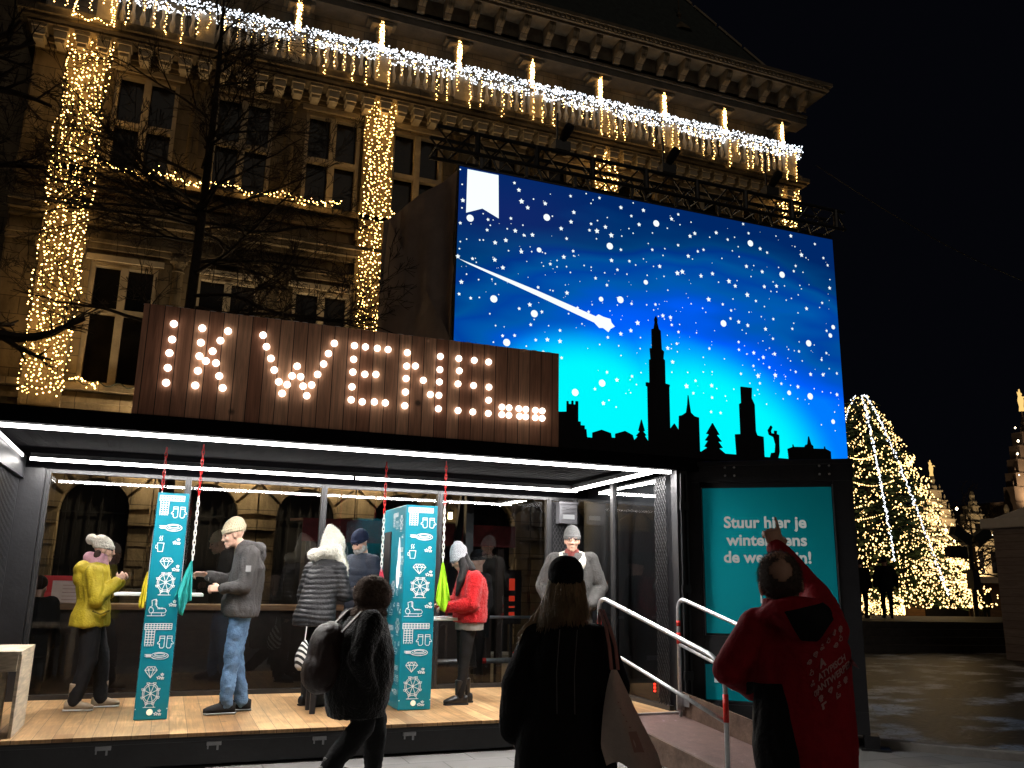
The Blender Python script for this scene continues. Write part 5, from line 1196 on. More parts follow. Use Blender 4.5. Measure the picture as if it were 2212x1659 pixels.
# stepped-gable guild houses far across the square
gst = pbr('guild_house_stone', (.30,.25,.18), .85, var=.25, scale=.6, bump=.3, bscale=3)
glit = emit('window_glow', (1,.68,.34), .38)
def guild(x, y, W, H, style, lab, lights=True, mt=None):
    t = thing('guild_house', (x, y, 0), lab, 'house', 'gabled guild houses across the square')
    m = MB(); h0 = H*.52
    m.box(x-W/2, x+W/2, y, y+8, 0, h0); m.box(x-W/2-.1, x+W/2+.1, y-.15, y, h0-.15, h0); m.box(x-W/2-.1, x+W/2+.1, y-.15, y, h0*.5, h0*.5+.15)
    steps = 5; gw = W/2
    for k in range(steps):
        z0 = h0+(H*.88-h0)*k/steps; z1 = h0+(H*.88-h0)*(k+1)/steps; w_ = gw*(1-k/steps)**(.8 if style == 0 else 1.25)
        m.box(x-w_, x+w_, y+.002*k, y+1.2, z0, z1); m.box(x-w_-.12, x+w_+.12, y-.1, y+.3, z1-.12, z1-.001)
        for s in (-1, 1): m.lathe([(.09,0),(.05,.2),(.08,.38),(.02,.55)], (x+s*(w_-.05), y+.1, z1), 8)
    m.lathe([(.38,0),(.38,.4),(.2,.6),(.26,1.0),(.12,1.4),(.02,H*.12)], (x, y+.3, H*.88), 10)
    put('wall', m, [mt or gst], t)
    n = max(3, int(W/1.25))
    for row, (za, zb) in enumerate(((h0*.08,h0*.36),(h0*.56,h0*.92))):
        for i in range(n):
            cx = x-W/2+(i+.5)*W/n; m = MB(); m.box(cx-.32, cx+.32, y-.03, y, za, zb); put('window', m, [glit if (row == 0 and (i*7+int(x)) % 3) else dark_glass], t)
    for k in (0, 1, 2):
        z0 = h0+(H*.88-h0)*k/steps+.2; m = MB(); m.box(x-.35, x+.35, y-.04, y-.001, z0, z0+H*.065); put('window', m, [dark_glass], t)
    return t
guild(66.0, 60, 5.0, 12.0, 0, 'narrow cream stepped-gable house with glowing gold statue on top, nearest the fir tree')
guild(70.9, 60, 4.8, 10.6, 1, 'grey gabled house with rounded top behind the floodlight mast')
guild(75.3, 60, 4.6, 9.4, 1, 'low dim gabled house left of the kiosk roof')
guild(79.0, 60, 5.4, 19.4, 0, 'tallest stepped-gable house at the right edge', mt=pbr('brown_guild_stone', (.17,.12,.10), .9, var=.25, scale=.5))
for (x, z, s, lab) in ((66.0, 11.9, 1.0, 'small gilded statue glowing on the gable beside the fir tree'), (79.0, 19.3, 1.5, 'gilded statue glowing on the tall gable at the right edge')):
    m = MB(); m.lathe([(.18,0),(.14,.3),(.2,.7),(.16,.95),(.08,1.02)], (0,0,0), 10); m.ball((0,0,1.15), .12, 10, 8); m.tube([(.1,0,.9),(.38,0,1.0),(.5,0,.95)], [.06,.05,.03], 6); m.tube([(-.1,0,.9),(-.25,0,1.3)], [.06,.03], 6); m.prism([(-.2,.6),(-.05,1.5),(.08,.8)], -.05, .05)
    m.v = [(x+a*s, 60.3+b*s, z+c*s) for a, b, c in m.v]
    tag(put('gilded_statue', m, [emit('self_lit_gold', (1,.62,.2), 1.1)], smooth=True), lab, 'statue', 'gilded statues on the gables')  # statue is no lamp: floodlight on the gold put in as emission
# bright lamp points on the facades, then unseen added spots brightening the gables
gl = MB(); random.seed(5)
t = thing('gable_lights', (68, 59.6, 6), 'tiny warm lamps scattered over the gabled houses', 'string lights')
pts = [(x, 59.7, z) for x, z in ((66.5,6.9),(67.4,5.9),(67.9,6.7),(68.1,8.9),(71.7,7.3),(72.2,6.6),(62.9,6.6),(66.1,5.6),(67.0,4.9),(76.8,12.6),(76.9,14.7),(77.2,16.0),(77.0,17.3))]
tag(put('bulbs', bulbs(pts, .14), [emit('gable_lamp', (1,.8,.5), 9)], t, recalc=False), kind='stuff')
pts = [(62+i*.42, 57, 2.1+.12*math.sin(i*.8)) for i in range(46)]
tag(put('bulbs', bulbs(pts, .05), [emit('gable_lamp', (1,.8,.5), 9)], t, recalc=False), kind='stuff')
for (x, z, e_) in ((65.0,5.0,3000),(70.2,5.2,2400),(78.8,12,2000),(65.0,9.5,900)):  # added spots without fixtures, placed to brighten the gables
    ld = bpy.data.lights.new('gable_fill_spot', 'SPOT'); ld.energy = e_; ld.color = (1,.72,.38); ld.spot_size = R(110); ld.spot_blend = .8; ld.shadow_soft_size = .3
    lo = bpy.data.objects.new('gable_fill_spot', ld); COL.objects.link(lo); lo.location = (x, 57.4, z-2.5); lo.rotation_euler = Vector((0,-.75,-.6)).to_track_quat('Z','Y').to_euler(); lo.parent = None
def small_tree(base, seed, H, lab):
    random.seed(seed); t = thing('bare_tree', base, lab, 'tree', 'small leafless trees on the square'); m = MB(); base = Vector(base)
    put('trunk', MB().tube([base, base+Vector((.1,0,H*.4)), base+Vector((0,0,H))], [.16,.12,.03], 8), [bark], t)
    def br(p, d, L, r, dep):
        pts = [p]; q = p
        for i in range(5): d = (d+Vector((random.gauss(0,.2),random.gauss(0,.2),random.gauss(0,.15)))).normalized(); q = q+d*L/5; pts.append(q)
        m.tube(pts, [r*(1-i*.15) for i in range(6)], 4, cap=False)
        if dep < 3:
            for i in range(4): j = random.randint(2,5); br(pts[j], (d+Vector((random.gauss(0,.8),random.gauss(0,.8),random.gauss(0,.5)))).normalized(), L*.55, r*.55, dep+1)
    for i in range(12): a = random.uniform(0,2*PI); br(base+Vector((0,0,H*random.uniform(.35,.95))), Vector((math.cos(a),math.sin(a),.5)).normalized(), H*.36, .05, 0)
    put('crown', m, [bark], t)
small_tree((38.5, 33, 0), 4, 5.2, 'bare tree behind the hut roof, nearer the kiosk')
small_tree((36.2, 31, .0), 8, 4.2, 'bare tree behind the hut roof, nearer the fir tree')
# ------------------------------------------------------------------ people
skin = pbr('skin', (.56, .33, .24), .55, var=.12, scale=14, bump=.1, bscale=120)
eye_m = pbr('eye_dark', (.03, .02, .02), .2, var=0)
def cloth_mat(name, col, rough=.85, var=.18, bscale=150, bump=.35, scale=9, sheen=0):
    return pbr(name, col, rough, var=var, scale=scale, bump=bump, bscale=bscale, spec=.25, sheen=sheen)
def V(*a): return Vector(a)
def capsule(m, pts, rads, n=14, sq=1.0, cap_=True):
    """chain of tapered tubes with balls in the joints"""
    pts = [Vector(p) for p in pts]
    dense = [pts[0]]; rd = [rads[0]]
    for i in range(len(pts)-1):
        for k in range(1, 5):
            u = k/4; dense.append(pts[i].lerp(pts[i+1], u)); rd.append(rads[i]*(1-u)+rads[i+1]*u)
    m.tube(dense, rd, n)
    for p, r_ in zip(pts, rads): m.ball(p, r_, n, 8)
def torso(m, rings):
    """rings: (centre, half width, half depth, yaw) from bottom to top"""
    out = []
    R_ = []
    for c, rx, ry, yaw in rings: R_.append((Vector(c), rx, ry, yaw))
    # dense interpolation
    D = []
    for i in range(len(R_)-1):
        for k in range(4):
            u = k/4; a, b = R_[i], R_[i+1]; D.append((a[0].lerp(b[0],u), a[1]*(1-u)+b[1]*u, a[2]*(1-u)+b[2]*u, a[3]*(1-u)+b[3]*u))
    D.append(R_[-1])
    m.loft([(c, rx, ry, (math.cos(y), math.sin(y), 0), (-math.sin(y), math.cos(y), 0)) for c, rx, ry, y in D], 24)
def frame(yaw=0, pitch=0, tilt=0):
    """head frame: yaw left +, pitch down +, tilt"""
    return Matrix.Rotation(yaw, 3, 'Z')@Matrix.Rotation(-pitch, 3, 'X')@Matrix.Rotation(tilt, 3, 'Y')
def head(m, C, F, s=1.0):
    C = Vector(C); T = F.to_4x4()
    def b(p, r_): m.ball(C+F@(Vector(p)*s), tuple(q*s for q in r_), 18, 12, 0, T)
    b((0,-.012,.03), (.074,.094,.092)); b((0,.02,-.02), (.063,.074,.098)); b((0,.03,-.075), (.052,.056,.042)); b((0,.068,-.100), (.026,.026,.022))
    b((0,.094,-.012), (.0105,.014,.03)); b((0,.106,-.032), (.014,.014,.012)); b((0,.083,.020), (.052,.014,.010)); b((0,.090,-.066), (.024,.011,.006)); b((0,.088,-.076), (.020,.011,.006))
    for sx in (-1, 1): b((sx*.036,.066,-.03), (.024,.022,.022)); b((sx*.075,-.004,-.015), (.009,.020,.031)); b((sx*.012,.100,-.036), (.008,.009,.008))
def hand(m, W, d, n, side, curl=(.5,.55,.6,.7), thumb=.5, s=1.0):
    """W wrist, d pointing direction, n palm normal, side +1 when thumb lies toward x = d x n ... """
    W = Vector(W); d = Vector(d).normalized(); n = Vector(n); n = (n-d*n.dot(d)).normalized(); x = d.cross(n).normalized()*side
    m.loft([(W+d*k*s, a*s, b*s, x, n) for k, a, b in ((-.02,.026,.022),(.0,.027,.020),(.03,.036,.018),(.06,.041,.016),(.085,.040,.013),(.092,.034,.009))], 14)
    L = (.070,.080,.074,.058); base = (.030,.0105,-.0095,-.029)
    for i in range(4):
        p = W+d*.082*s+x*base[i]*s; a = curl[i]*.55; pts = [p-d*.01*s]; rr = [.0100*s]; ang = a
        dirn = d
        for k, fr in enumerate((.45,.32,.23)):
            dirn = (d*math.cos(ang)+n*math.sin(ang)).normalized(); dirn = (dirn+x*(base[i]*1.2)).normalized()
            pts.append(pts[-1]+dirn*L[i]*fr*s*1.08); rr.append((.0092,.0082,.0070)[k]*s); ang += curl[i]*1.25
        capsule(m, pts, rr, 9)
    tb = W+d*.022*s+x*.030*s; t1 = tb+(d*.7+x*.75+n*thumb*.5).normalized()*.036*s; t2 = t1+(d*.9+x*.25+n*thumb).normalized()*.030*s
    capsule(m, [tb, t1, t2], [.013*s, .0105*s, .0085*s], 9)
def shoe(toe_dir, A, s=1.0, boot=False, L=.27):
    m = MB(); d = Vector(toe_dir); d.z = 0; d.normalize(); x = Vector((d.y, -d.x, 0)); A = Vector(A); Z = V(0,0,1)
    sole = [(-.09,.032),(-.06,.040),(0,.040),(.06,.046),(.12,.050),(.16,.042),(L-.09,.020)]
    m.loft([(A+d*k*s+Z*(.052*s if k < .1 else (.045-.12*(k-.1))*s), wd*s, h*s, x, Z) for k, wd, h in ((-.085,.030,.045),(-.06,.038,.052),(0,.040,.052),(.06,.044,.044),(.11,.047,.038),(.15,.042,.030),(L-.085,.016,.018))], 16)
    if True: m.loft([(A+Z*(k*s), wd*s, dp*s, x, d) for k, wd, dp in ((.04,.040,.062),(.10,.042,.056),(.16 if not boot else .26,.044 if not boot else .056,.052 if not boot else .060))], 16)
    return remesh(m, .008, 2), [(A+d*k*s+Z*.012*s, wd*s) for k, wd in sole], d, x
def sole_mesh(prof, d, x):
    m = MB(); m.loft([(c, wd, .011, x, V(0,0,1)) for c, wd in prof], 12); return m
def folds(amp=.006, sc=6, seed=0, stretch=(1,1,.45), fine=.0015):
    def f(co, n):
        p = Vector((co.x*stretch[0], co.y*stretch[1], co.z*stretch[2]))*sc+V(seed, seed*2, 0)
        return amp*(noise.noise(p)+.5*abs(noise.noise(p*2.1))*1.5-.2)+fine*noise.noise(co*60)
    return f
def furry(amp=.012, sc=45, seed=0):
    def f(co, n): return amp*(noise.noise(co*sc+V(seed,0,0))+.6*noise.noise(co*sc*2.3))
    return f
def quilt(pitch=.055, amp=.011, seed=0):
    base = folds(.006, 7, seed)
    def f(co, n): return amp*(abs(math.sin(co.z/pitch*PI+1.2*noise.noise(co*5)))**.6-.6)+base(co, n)
    return f
def hairs(src, n, length, r_, seed, drop=0.3, zmin=-9, zmax=9, direction=None):
    """short tufts standing on a mesh surface"""
    random.seed(seed); m = MB(); P = [p for p in src.polygons if zmin < p.center.z < zmax]
    for _ in range(n):
        p = random.choice(P); c = p.center; nn = p.normal
        d = (nn+Vector((random.gauss(0,.5), random.gauss(0,.5), random.gauss(0,.5)-drop)))
        if direction: d = nn*.25+Vector(direction)+Vector((random.gauss(0,.12), random.gauss(0,.12), random.gauss(0,.12)))
        d.normalize(); L = length*random.uniform(.5,1.2); s = d.cross(nn+Vector((.01,.02,.03))).normalized()*r_
        m.add([c-s-nn*.003, c+s-nn*.003, c+d*L], [(0,1,2)])
    return m
def person(name, loc, rz, label, J, head_spec, body_extra=None, voxel=.0085):
    """J: joints in the person's own frame. Returns the skin body (one continuous mesh) as the top-level object"""
    m = MB(); hs = head_spec
    head(m, hs['c'], hs['F'], hs.get('s', 1.0))
    nb = J['neck']; capsule(m, [nb, Vector(hs['c'])+hs['F']@V(0,-.015,-.05)], [.062, .054])
    torso(m, [(J['pelvis'], .12, .09, 0), (J['waist'], .11, .085, 0), (J['chest'], .14, .10, J.get('yaw', 0)), (V(*J['neck'])-V(0,0,.05), .08, .06, J.get('yaw', 0)), (V(*J['neck']), .05, .05, 0)])
    for s in 'LR':
        capsule(m, [J['sh'+s], J['el'+s], J['wr'+s]], [.045, .036, .026])
        capsule(m, [J['hip'+s], J['kn'+s], J['an'+s]], [.075, .05, .036])
        capsule(m, [J['pelvis'], J['hip'+s]], [.08, .075]); capsule(m, [J['chest'], J['sh'+s]], [.08, .045])
        capsule(m, [J['an'+s], V(*J['an'+s])+V(*J['toe'+s]).normalized()*.04], [.034, .026])
        if ('hand'+s) in J:
            h = J['hand'+s]; hand(m, J['wr'+s], h['d'], h['n'], h.get('side', 1), h.get('curl', (.5,.55,.6,.7)), h.get('thumb', .5), hs.get('s', 1.0)*h.get('s', 1))
    if body_extra: body_extra(m)
    me = remesh(m, voxel, 1)
    o = link(name, me, [skin], None, True); o.location = loc; o.rotation_euler = (0, 0, rz); tag(o, label, 'person')
    C = Vector(hs['c']); F = hs['F']; s = hs.get('s', 1.0)
    if not hs.get('no_eyes'):
        e = MB(); [e.ball(C+F@(V(sx*.031,.0745,.002)*s), .0115*s, 10, 8) for sx in (-1, 1)]; link('eyes', e.mesh('eyes'), [eye_m], o, True)
    return o
def child(o, name, me, mats, smooth=True, label=None):
    c = link(name, me, mats, o, smooth, recalc=True)
    if label: c['label'] = label
    return c
def trousers(o, J, mat, top, rads=(.098,.070,.056), name='trousers', hem=.0, fold_=.007, seed=1, pr_=(.165,.115)):
    m = MB()
    for s in 'LR':
        an = V(*J['an'+s])+V(0,0,hem); capsule(m, [J['hip'+s], J['kn'+s], an], rads)
    p = V(*J['pelvis']); torso(m, [(p+V(0,0,-.10), pr_[0]*.9, pr_[1]*.95, 0), (p, pr_[0], pr_[1], 0), (p+V(0,0,top), pr_[0]*.92, pr_[1]*.92, 0)])
    me = remesh(m, .012, 3); displace(me, folds(fold_, 9, seed, (1,1,1.3))); return child(o, name, me, [mat])
def shoes(o, J, mat, sole, boot=False, s=1.0, name='shoe'):
    for k in 'LR':
        a = V(*J['an'+k]); a = V(a.x, a.y, J.get('foot_z'+k, 0)); me, prof, d, x = shoe(J['toe'+k], a, s, boot)
        c = child(o, name, me, [mat]); sm = sole_mesh(prof, d, x); link('sole', sm.mesh('sole'), [sole], c, False)
def coat(o, name, rings, J, mat, arm=(.075,.062,.050), vox=.011, disp=None, smooth=3, extra=None, cuff=0.0):
    m = MB(); torso(m, rings)
    for s in 'LR':
        wr = V(*J['wr'+s]); el = V(*J['el'+s]); wr = wr+(el-wr).normalized()*cuff
        capsule(m, [J['sh'+s], J['el'+s], wr], arm); top = rings[-2][0]; capsule(m, [Vector(top)+V(0,0,-.04), J['sh'+s]], [arm[0]*.95, arm[0]])
    if extra: extra(m)
    me = remesh(m, vox, smooth)
    if disp: displace(me, disp)
    return child(o, name, me, mat if isinstance(mat, list) else [mat])
def beanie(o, C, F, s, mat, top=.0, back=.0, name='knitted_hat', low=.02, ex=None, ribs=True):
    """knitted cap pulled over the skull; low = height of the brim above the eye line"""
    m = MB(); C = Vector(C)
    rings = []
    for k in range(9):
        u = k/8; z = low+(.125+top-low)*u; r_ = math.sqrt(max(0.02, 1-(u*.985)**2.2))
        rings.append((C+F@(V(0, -.012-.02*u-back*u*u, z)*s), .086*r_*s, .105*r_*s, F@V(1,0,0), F@V(0,1,0)))
    m.loft(rings, 22); m.ball(C+F@(V(0,-.018-back*.6,.055)*s), (.084*s,.103*s,.075*s), 16, 10, 0, F.to_4x4())
    m.loft([(C+F@(V(0,-.010,low-.012)*s), .087*s, .106*s, F@V(1,0,0), F@V(0,1,0)), (C+F@(V(0,-.012,low+.025)*s), .090*s, .109*s, F@V(1,0,0), F@V(0,1,0))], 22)
    if ex: ex(m)
    me = remesh(m, .006, 2)
    if ribs: displace(me, lambda co, n: .0022*math.sin(math.atan2((F.transposed()@(co-C)).x, (F.transposed()@(co-C)).y)*34)+.002*noise.noise(co*40))
    return child(o, name, me, [mat])
def std(h=1.0, **k):
    J = dict(pelvis=(0,0,.95), waist=(0,0,1.10), chest=(0,0,1.28), neck=(0,-.005,1.46), shL=(-.18,0,1.40), shR=(.18,0,1.40), elL=(-.24,-.02,1.12), elR=(.24,-.02,1.12), wrL=(-.25,.10,.90), wrR=(.25,.10,.90),
             hipL=(-.09,0,.92), hipR=(.09,0,.92), knL=(-.10,.03,.50), knR=(.10,.03,.50), anL=(-.10,0,.09), anR=(.10,0,.09), toeL=(-.1,1,0), toeR=(.1,1,0))
    J = {a: (tuple(q*h for q in b) if not a.startswith('toe') else b) for a, b in J.items()}
    J.update(k); return J
def glasses(o, C, F, s=1.0):
    m = MB(); C = Vector(C)
    for sx in (-1, 1):
        m.tube([C+F@(V(sx*.032+.024*math.cos(a), .094, .002+.015*math.sin(a))*s) for a in [2*PI*i/14 for i in range(15)]], .0022, 5, cap=False)
        m.tube([C+F@(V(sx*.056,.092,.006)*s), C+F@(V(sx*.078,.0,.004)*s)], .002, 5)
    m.tube([C+F@(V(-.009,.096,.006)*s), C+F@(V(.009,.096,.006)*s)], .002, 5)
    link('glasses', m.mesh('glasses'), [black_matt], o, True)

# ---- 1 woman in the yellow parka, facing the narrow column
C = V(0,-.03,1.56); F = frame(0, .12)
J = std(pelvis=(0,-.07,.90), waist=(0,-.08,1.04), chest=(0,-.09,1.20), neck=(0,-.08,1.40), shL=(-.17,-.09,1.32), shR=(.17,-.09,1.32), elR=(.22,-.03,1.06), wrR=(.12,.13,1.25), elL=(-.20,.0,1.08), wrL=(-.07,.16,1.25),
        hipL=(-.09,-.07,.86), hipR=(.09,-.07,.86), knR=(.10,-.05,.46), anR=(.11,-.13,.09), knL=(-.08,.06,.48), anL=(-.08,.10,.09), toeR=(.2,1,0), toeL=(-.1,1,0),
        handR=dict(d=(-.25,.6,.75), n=(-.9,0,.2), side=1, curl=(.6,.7,.8,.9), s=.9), handL=dict(d=(.3,.6,.6), n=(.9,0,.1), side=-1, curl=(.7,.8,.9,1), s=.9))
P = person('person', (-.60, 9.93, ZF), R(-88), 'woman in mustard yellow parka and cream bobble hat writing at the narrow teal column', J, dict(c=C, F=F, s=.96))
parka = cloth_mat('mustard_parka', (.44,.33,.022), .6, .15, 60)
coat(P, 'parka', [((0,-.09,.80),.235,.185,0),((0,-.08,.90),.225,.18,0),((0,-.07,1.0),.20,.16,0),((0,-.08,1.06),.19,.15,0),((0,-.09,1.2),.215,.165,0),((0,-.09,1.34),.19,.14,0),((0,-.08,1.42),.10,.10,0)], J, parka, (.085,.075,.055), disp=folds(.021,7,3),
     extra=lambda m: (m.ball((0,-.20,1.36),(.13,.10,.09),16,10), m.ball((0,-.22,1.28),(.11,.07,.10),16,10), m.ball((.16,-.0,.93),(.06,.09,.05),12,8)), cuff=.02)
trousers(P, J, cloth_mat('charcoal_trousers', (.012,.012,.014)), .02, (.112,.086,.064), seed=2)
m = MB()
for (ya, yb, za, zb) in ((-.06,.09,.935,.965),): m.tube([V(.245,ya,za+.02), V(.262,(ya+yb)/2,za-.012), V(.245,yb,za+.025)], .010, 6)
m.tube([V(.17,.055,1.36), V(.13,.085,1.22), V(.10,.10,1.05)], .005, 5)
link('pocket_flap', m.mesh('pocket_flap'), [cloth_mat('dark_mustard', (.16,.12,.012))], P, True)
shoes(P, J, cloth_mat('beige_canvas_shoe', (.34,.27,.19), .8, .1), white_paint, True)
hm = cloth_mat('cream_wool', (.55,.50,.43), .95, .12, 90, .8)
beanie(P, C, F, .98, hm, .02, .02, ex=lambda m: m.ball(C+V(0,-.13,.10), .055, 14, 10))
mm_ = MB(); torso(mm_, [((0,-.08,1.40),.10,.11,0),((0,-.07,1.46),.085,.10,0),((0,-.06,1.52),.075,.09,0)]); mm_.ball((0,-.15,1.47),(.07,.07,.07),12,8)
me = remesh(mm_, .009, 2); displace(me, folds(.008,12,1)); child(P, 'scarf', me, [cloth_mat('pink_scarf', (.50,.27,.32))])
mm_ = MB(); mm_.ball(C+V(.058,-.055,-.055),(.028,.04,.05),10,8); child(P, 'hair', remesh(mm_,.008,2), [cloth_mat('dark_hair', (.03,.015,.01), .6)])

# ---- 2 man in grey jacket and jeans
s_ = 1.11; C = V(0,.085,1.735); F = frame(.1, .28)
J = std(pelvis=(0,-.06,1.03), waist=(0,-.06,1.18), chest=(0,-.09,1.38), neck=(0,-.03,1.58), shL=(-.20,-.09,1.52), shR=(.20,-.06,1.52), elL=(-.25,-.06,1.22), wrL=(-.20,.17,1.19), elR=(.25,.05,1.26), wrR=(.16,.30,1.32),
        hipL=(-.10,-.06,1.0), hipR=(.10,-.06,1.0), knL=(-.10,-.0,.54), anL=(-.10,.02,.09), knR=(.10,-.04,.55), anR=(.11,-.14,.09), toeL=(-.15,1,0), toeR=(.1,1,0),
        handL=dict(d=(.1,1,.05), n=(.8,.1,-.5), side=-1, curl=(.9,1,1.05,1.1)), handR=dict(d=(-.1,1,.15), n=(-.5,.2,-.8), side=1, curl=(.35,.5,.6,.7)))
P = person('person', (.68, 9.35, ZF), R(88), 'tall man in charcoal jacket, blue jeans and beige beanie reaching toward the narrow teal column', J, dict(c=C, F=F, s=1.08))
jk = cloth_mat('charcoal_jacket', (.058,.054,.053), .8, .2, 60)
coat(P, 'jacket', [((0,-.06,.92),.240,.165,0),((0,-.05,.99),.250,.185,0),((0,-.04,1.08),.24,.185,0),((0,-.08,1.25),.225,.17,0),((0,-.09,1.40),.235,.17,0),((0,-.07,1.54),.20,.14,0),((0,-.04,1.62),.10,.10,0)], J, jk, (.092,.078,.055), disp=folds(.021,7,9),
     extra=lambda m: (m.ball((0,-.175,1.585),(.14,.085,.085),16,10), m.ball((0,-.215,1.53),(.11,.05,.08),16,10), m.ball((0,-.06,1.62),(.12,.12,.06),16,10)), cuff=.02)
trousers(P, J, cloth_mat('washed_jeans', (.11,.20,.34), .85, .5, 90, .4, 5), .0, (.112,.080,.066), seed=5, name='jeans', fold_=.017, pr_=(.155,.110))
shoes(P, J, cloth_mat('black_sneaker', (.012,.012,.013), .7), pbr('grey_sole', (.22,.22,.21), .6), False, 1.12)
beanie(P, C, F, 1.12, cloth_mat('beige_knit', (.50,.42,.29), .95, .08, 90, .6), .03, .01, low=.032)
m = MB(); m.box(-.348,-.336,-.10,-.05,1.36,1.42); link('badge', m.mesh('badge'), [pbr('badge_grey', (.25,.25,.25), .6)], P)
m = MB(); m.tube([V(.16,.285,1.30)+V(.030*math.cos(a), .0, .030*math.sin(a)) for a in [2*PI*i/12 for i in range(13)]], .008, 6, cap=False); link('watch', m.mesh('watch'), [silver], P)

# ---- 3 woman with white furry hood, seen from behind
C = V(.0,.20,1.66); F = frame(-.1,.55)
J = std(pelvis=(0,-.05,.95), waist=(0,-.0,1.12), chest=(0,.06,1.28), neck=(0,.13,1.48), shL=(-.18,.05,1.40), shR=(.18,.09,1.40), elL=(-.26,.04,1.12), wrL=(-.20,.2,.98), elR=(.25,.12,1.14), wrR=(.2,.34,1.15),
        handL=dict(d=(0,.5,-.8), n=(1,0,0), side=-1, curl=(.8,.9,1,1)), handR=dict(d=(-.2,.8,.2), n=(-1,0,0), side=1))
P = person('person', (1.55, 9.62, ZF), R(-52), 'woman in black quilted coat and fluffy white pointed hood bending toward the wide column', J, dict(c=C, F=F, s=1))
coat(P, 'quilted_coat', [((0,-.06,.82),.24,.19,0),((0,-.05,.92),.245,.195,0),((0,-.02,1.05),.22,.18,0),((0,.03,1.2),.22,.165,0),((0,.07,1.34),.23,.16,0),((0,.10,1.46),.17,.13,0),((0,.12,1.52),.09,.09,0)], J, cloth_mat('black_quilting', (.020,.020,.022), .45, .2, 60), (.088,.080,.062), disp=quilt(.052,.012), smooth=2)
trousers(P, J, cloth_mat('black_leggings', (.008,.008,.009)), .02, (.08,.055,.042), seed=7)
shoes(P, J, black_matt, black_matt, True)
m = MB(); m.loft([(V(0,.14,1.50),.10,.10,(1,0,0),(0,1,0)),(V(0,.14,1.56),.135,.14,(1,0,0),(0,1,0)),(V(0,.17,1.66),.13,.15,(1,0,0),(0,1,0)),(V(0,.17,1.76),.11,.125,(1,0,0),(0,1,0)),(V(0,.14,1.84),.07,.08,(1,0,0),(0,1,0)),(V(0,.11,1.89),.025,.03,(1,0,0),(0,1,0))], 20)
m.ball((-.10,.02,1.56),(.09,.10,.07),14,10); capsule(m, [V(.12,.12,1.62), V(.17,.18,1.45), V(.17,.22,1.27)], [.06,.05,.028]); capsule(m, [V(-.03,.02,1.58), V(.06,0.02,1.60)], [.06,.06])
me = remesh(m, .010, 3); displace(me, furry(.008, 50)); hd = child(P, 'furry_hood', me, [cloth_mat('cream_fur', (.80,.77,.66), .95, .08, 80, .8, sheen=.5)])
hh = hairs(me, 5200, .018, .0018, 3); link('fur_tufts', hh.mesh('fur_tufts'), [MATS['cream_fur']], hd)
t = thing('striped_bag', (1.40, 9.4, .9), 'small black and white striped bag hanging beside the quilted coat', 'bag')
m = MB(); m.loft([(V(1.40,9.4,z), a, a*.5, (1,0,0), (0,1,0)) for z, a in ((.66,.05),(.70,.085),(.80,.09),(.90,.05),(.96,.015))], 16)
def stripe():
    mt, tt, o = nodes('striped_fabric'); b = tt.nodes.new('ShaderNodeBsdfPrincipled'); tt.links.new(b.outputs[0], o.inputs[0]); tc = tt.nodes.new('ShaderNodeTexCoord'); wv = tt.nodes.new('ShaderNodeTexWave'); wv.inputs['Scale'].default_value = 9; wv.inputs['Distortion'].default_value = 2; wv.bands_direction = 'DIAGONAL'
    tt.links.new(tc.outputs['Object'], wv.inputs[0]); cr = tt.nodes.new('ShaderNodeValToRGB'); cr.color_ramp.interpolation = 'CONSTANT'; cr.color_ramp.elements[0].color = (.01,.01,.01,1); cr.color_ramp.elements[1].position = .5; cr.color_ramp.elements[1].color = (.7,.68,.65,1); tt.links.new(wv.outputs[0], cr.inputs[0]); tt.links.new(cr.outputs[0], b.inputs['Base Color']); return mt
put('pouch', m, [stripe()], t, smooth=True); put('cord', MB().tube([(1.40,9.4,.95),(1.42,9.42,1.18)], .006, 6), [white_paint], t)

# ---- 4 bearded man with navy beanie
C = V(0,.06,1.72); F = frame(.15,.45)
J = std(1.07, wrL=(-.2,.25,1.15), wrR=(.2,.25,1.15), handL=dict(d=(0,1,0), n=(1,0,0), side=-1), handR=dict(d=(0,1,0), n=(-1,0,0), side=1))
P = person('person', (2.08, 9.98, ZF), R(58+60), 'bearded man in navy beanie and dark blue coat looking down behind the white hood', J, dict(c=C, F=F, s=1.05))
coat(P, 'coat', [((0,0,.85),.22,.17,0),((0,0,1.0),.21,.16,0),((0,0,1.2),.21,.16,0),((0,0,1.42),.22,.15,0),((0,0,1.54),.17,.12,0),((0,0,1.6),.09,.09,0)], J, cloth_mat('navy_coat', (.014,.020,.036), .6), (.088,.075,.055), disp=quilt(.09,.006))
trousers(P, J, cloth_mat('black_leggings', (.008,.008,.009)), .05, (.1,.07,.055)); shoes(P, J, black_matt, black_matt)
beanie(P, C, F, 1.08, cloth_mat('navy_knit', (.010,.014,.035), .95), .01, .01)
m = MB(); m.ball(C+F@V(0,.055,-.085),(.058,.055,.05),14,10); m.ball(C+F@V(.055,.01,-.06),(.025,.045,.05),12,8); m.ball(C+F@V(-.055,.01,-.06),(.025,.045,.05),12,8); me = remesh(m, .008, 1); displace(me, furry(.006,60)); child(P, 'beard', me, [cloth_mat('grey_beard', (.42,.40,.38), .95)])

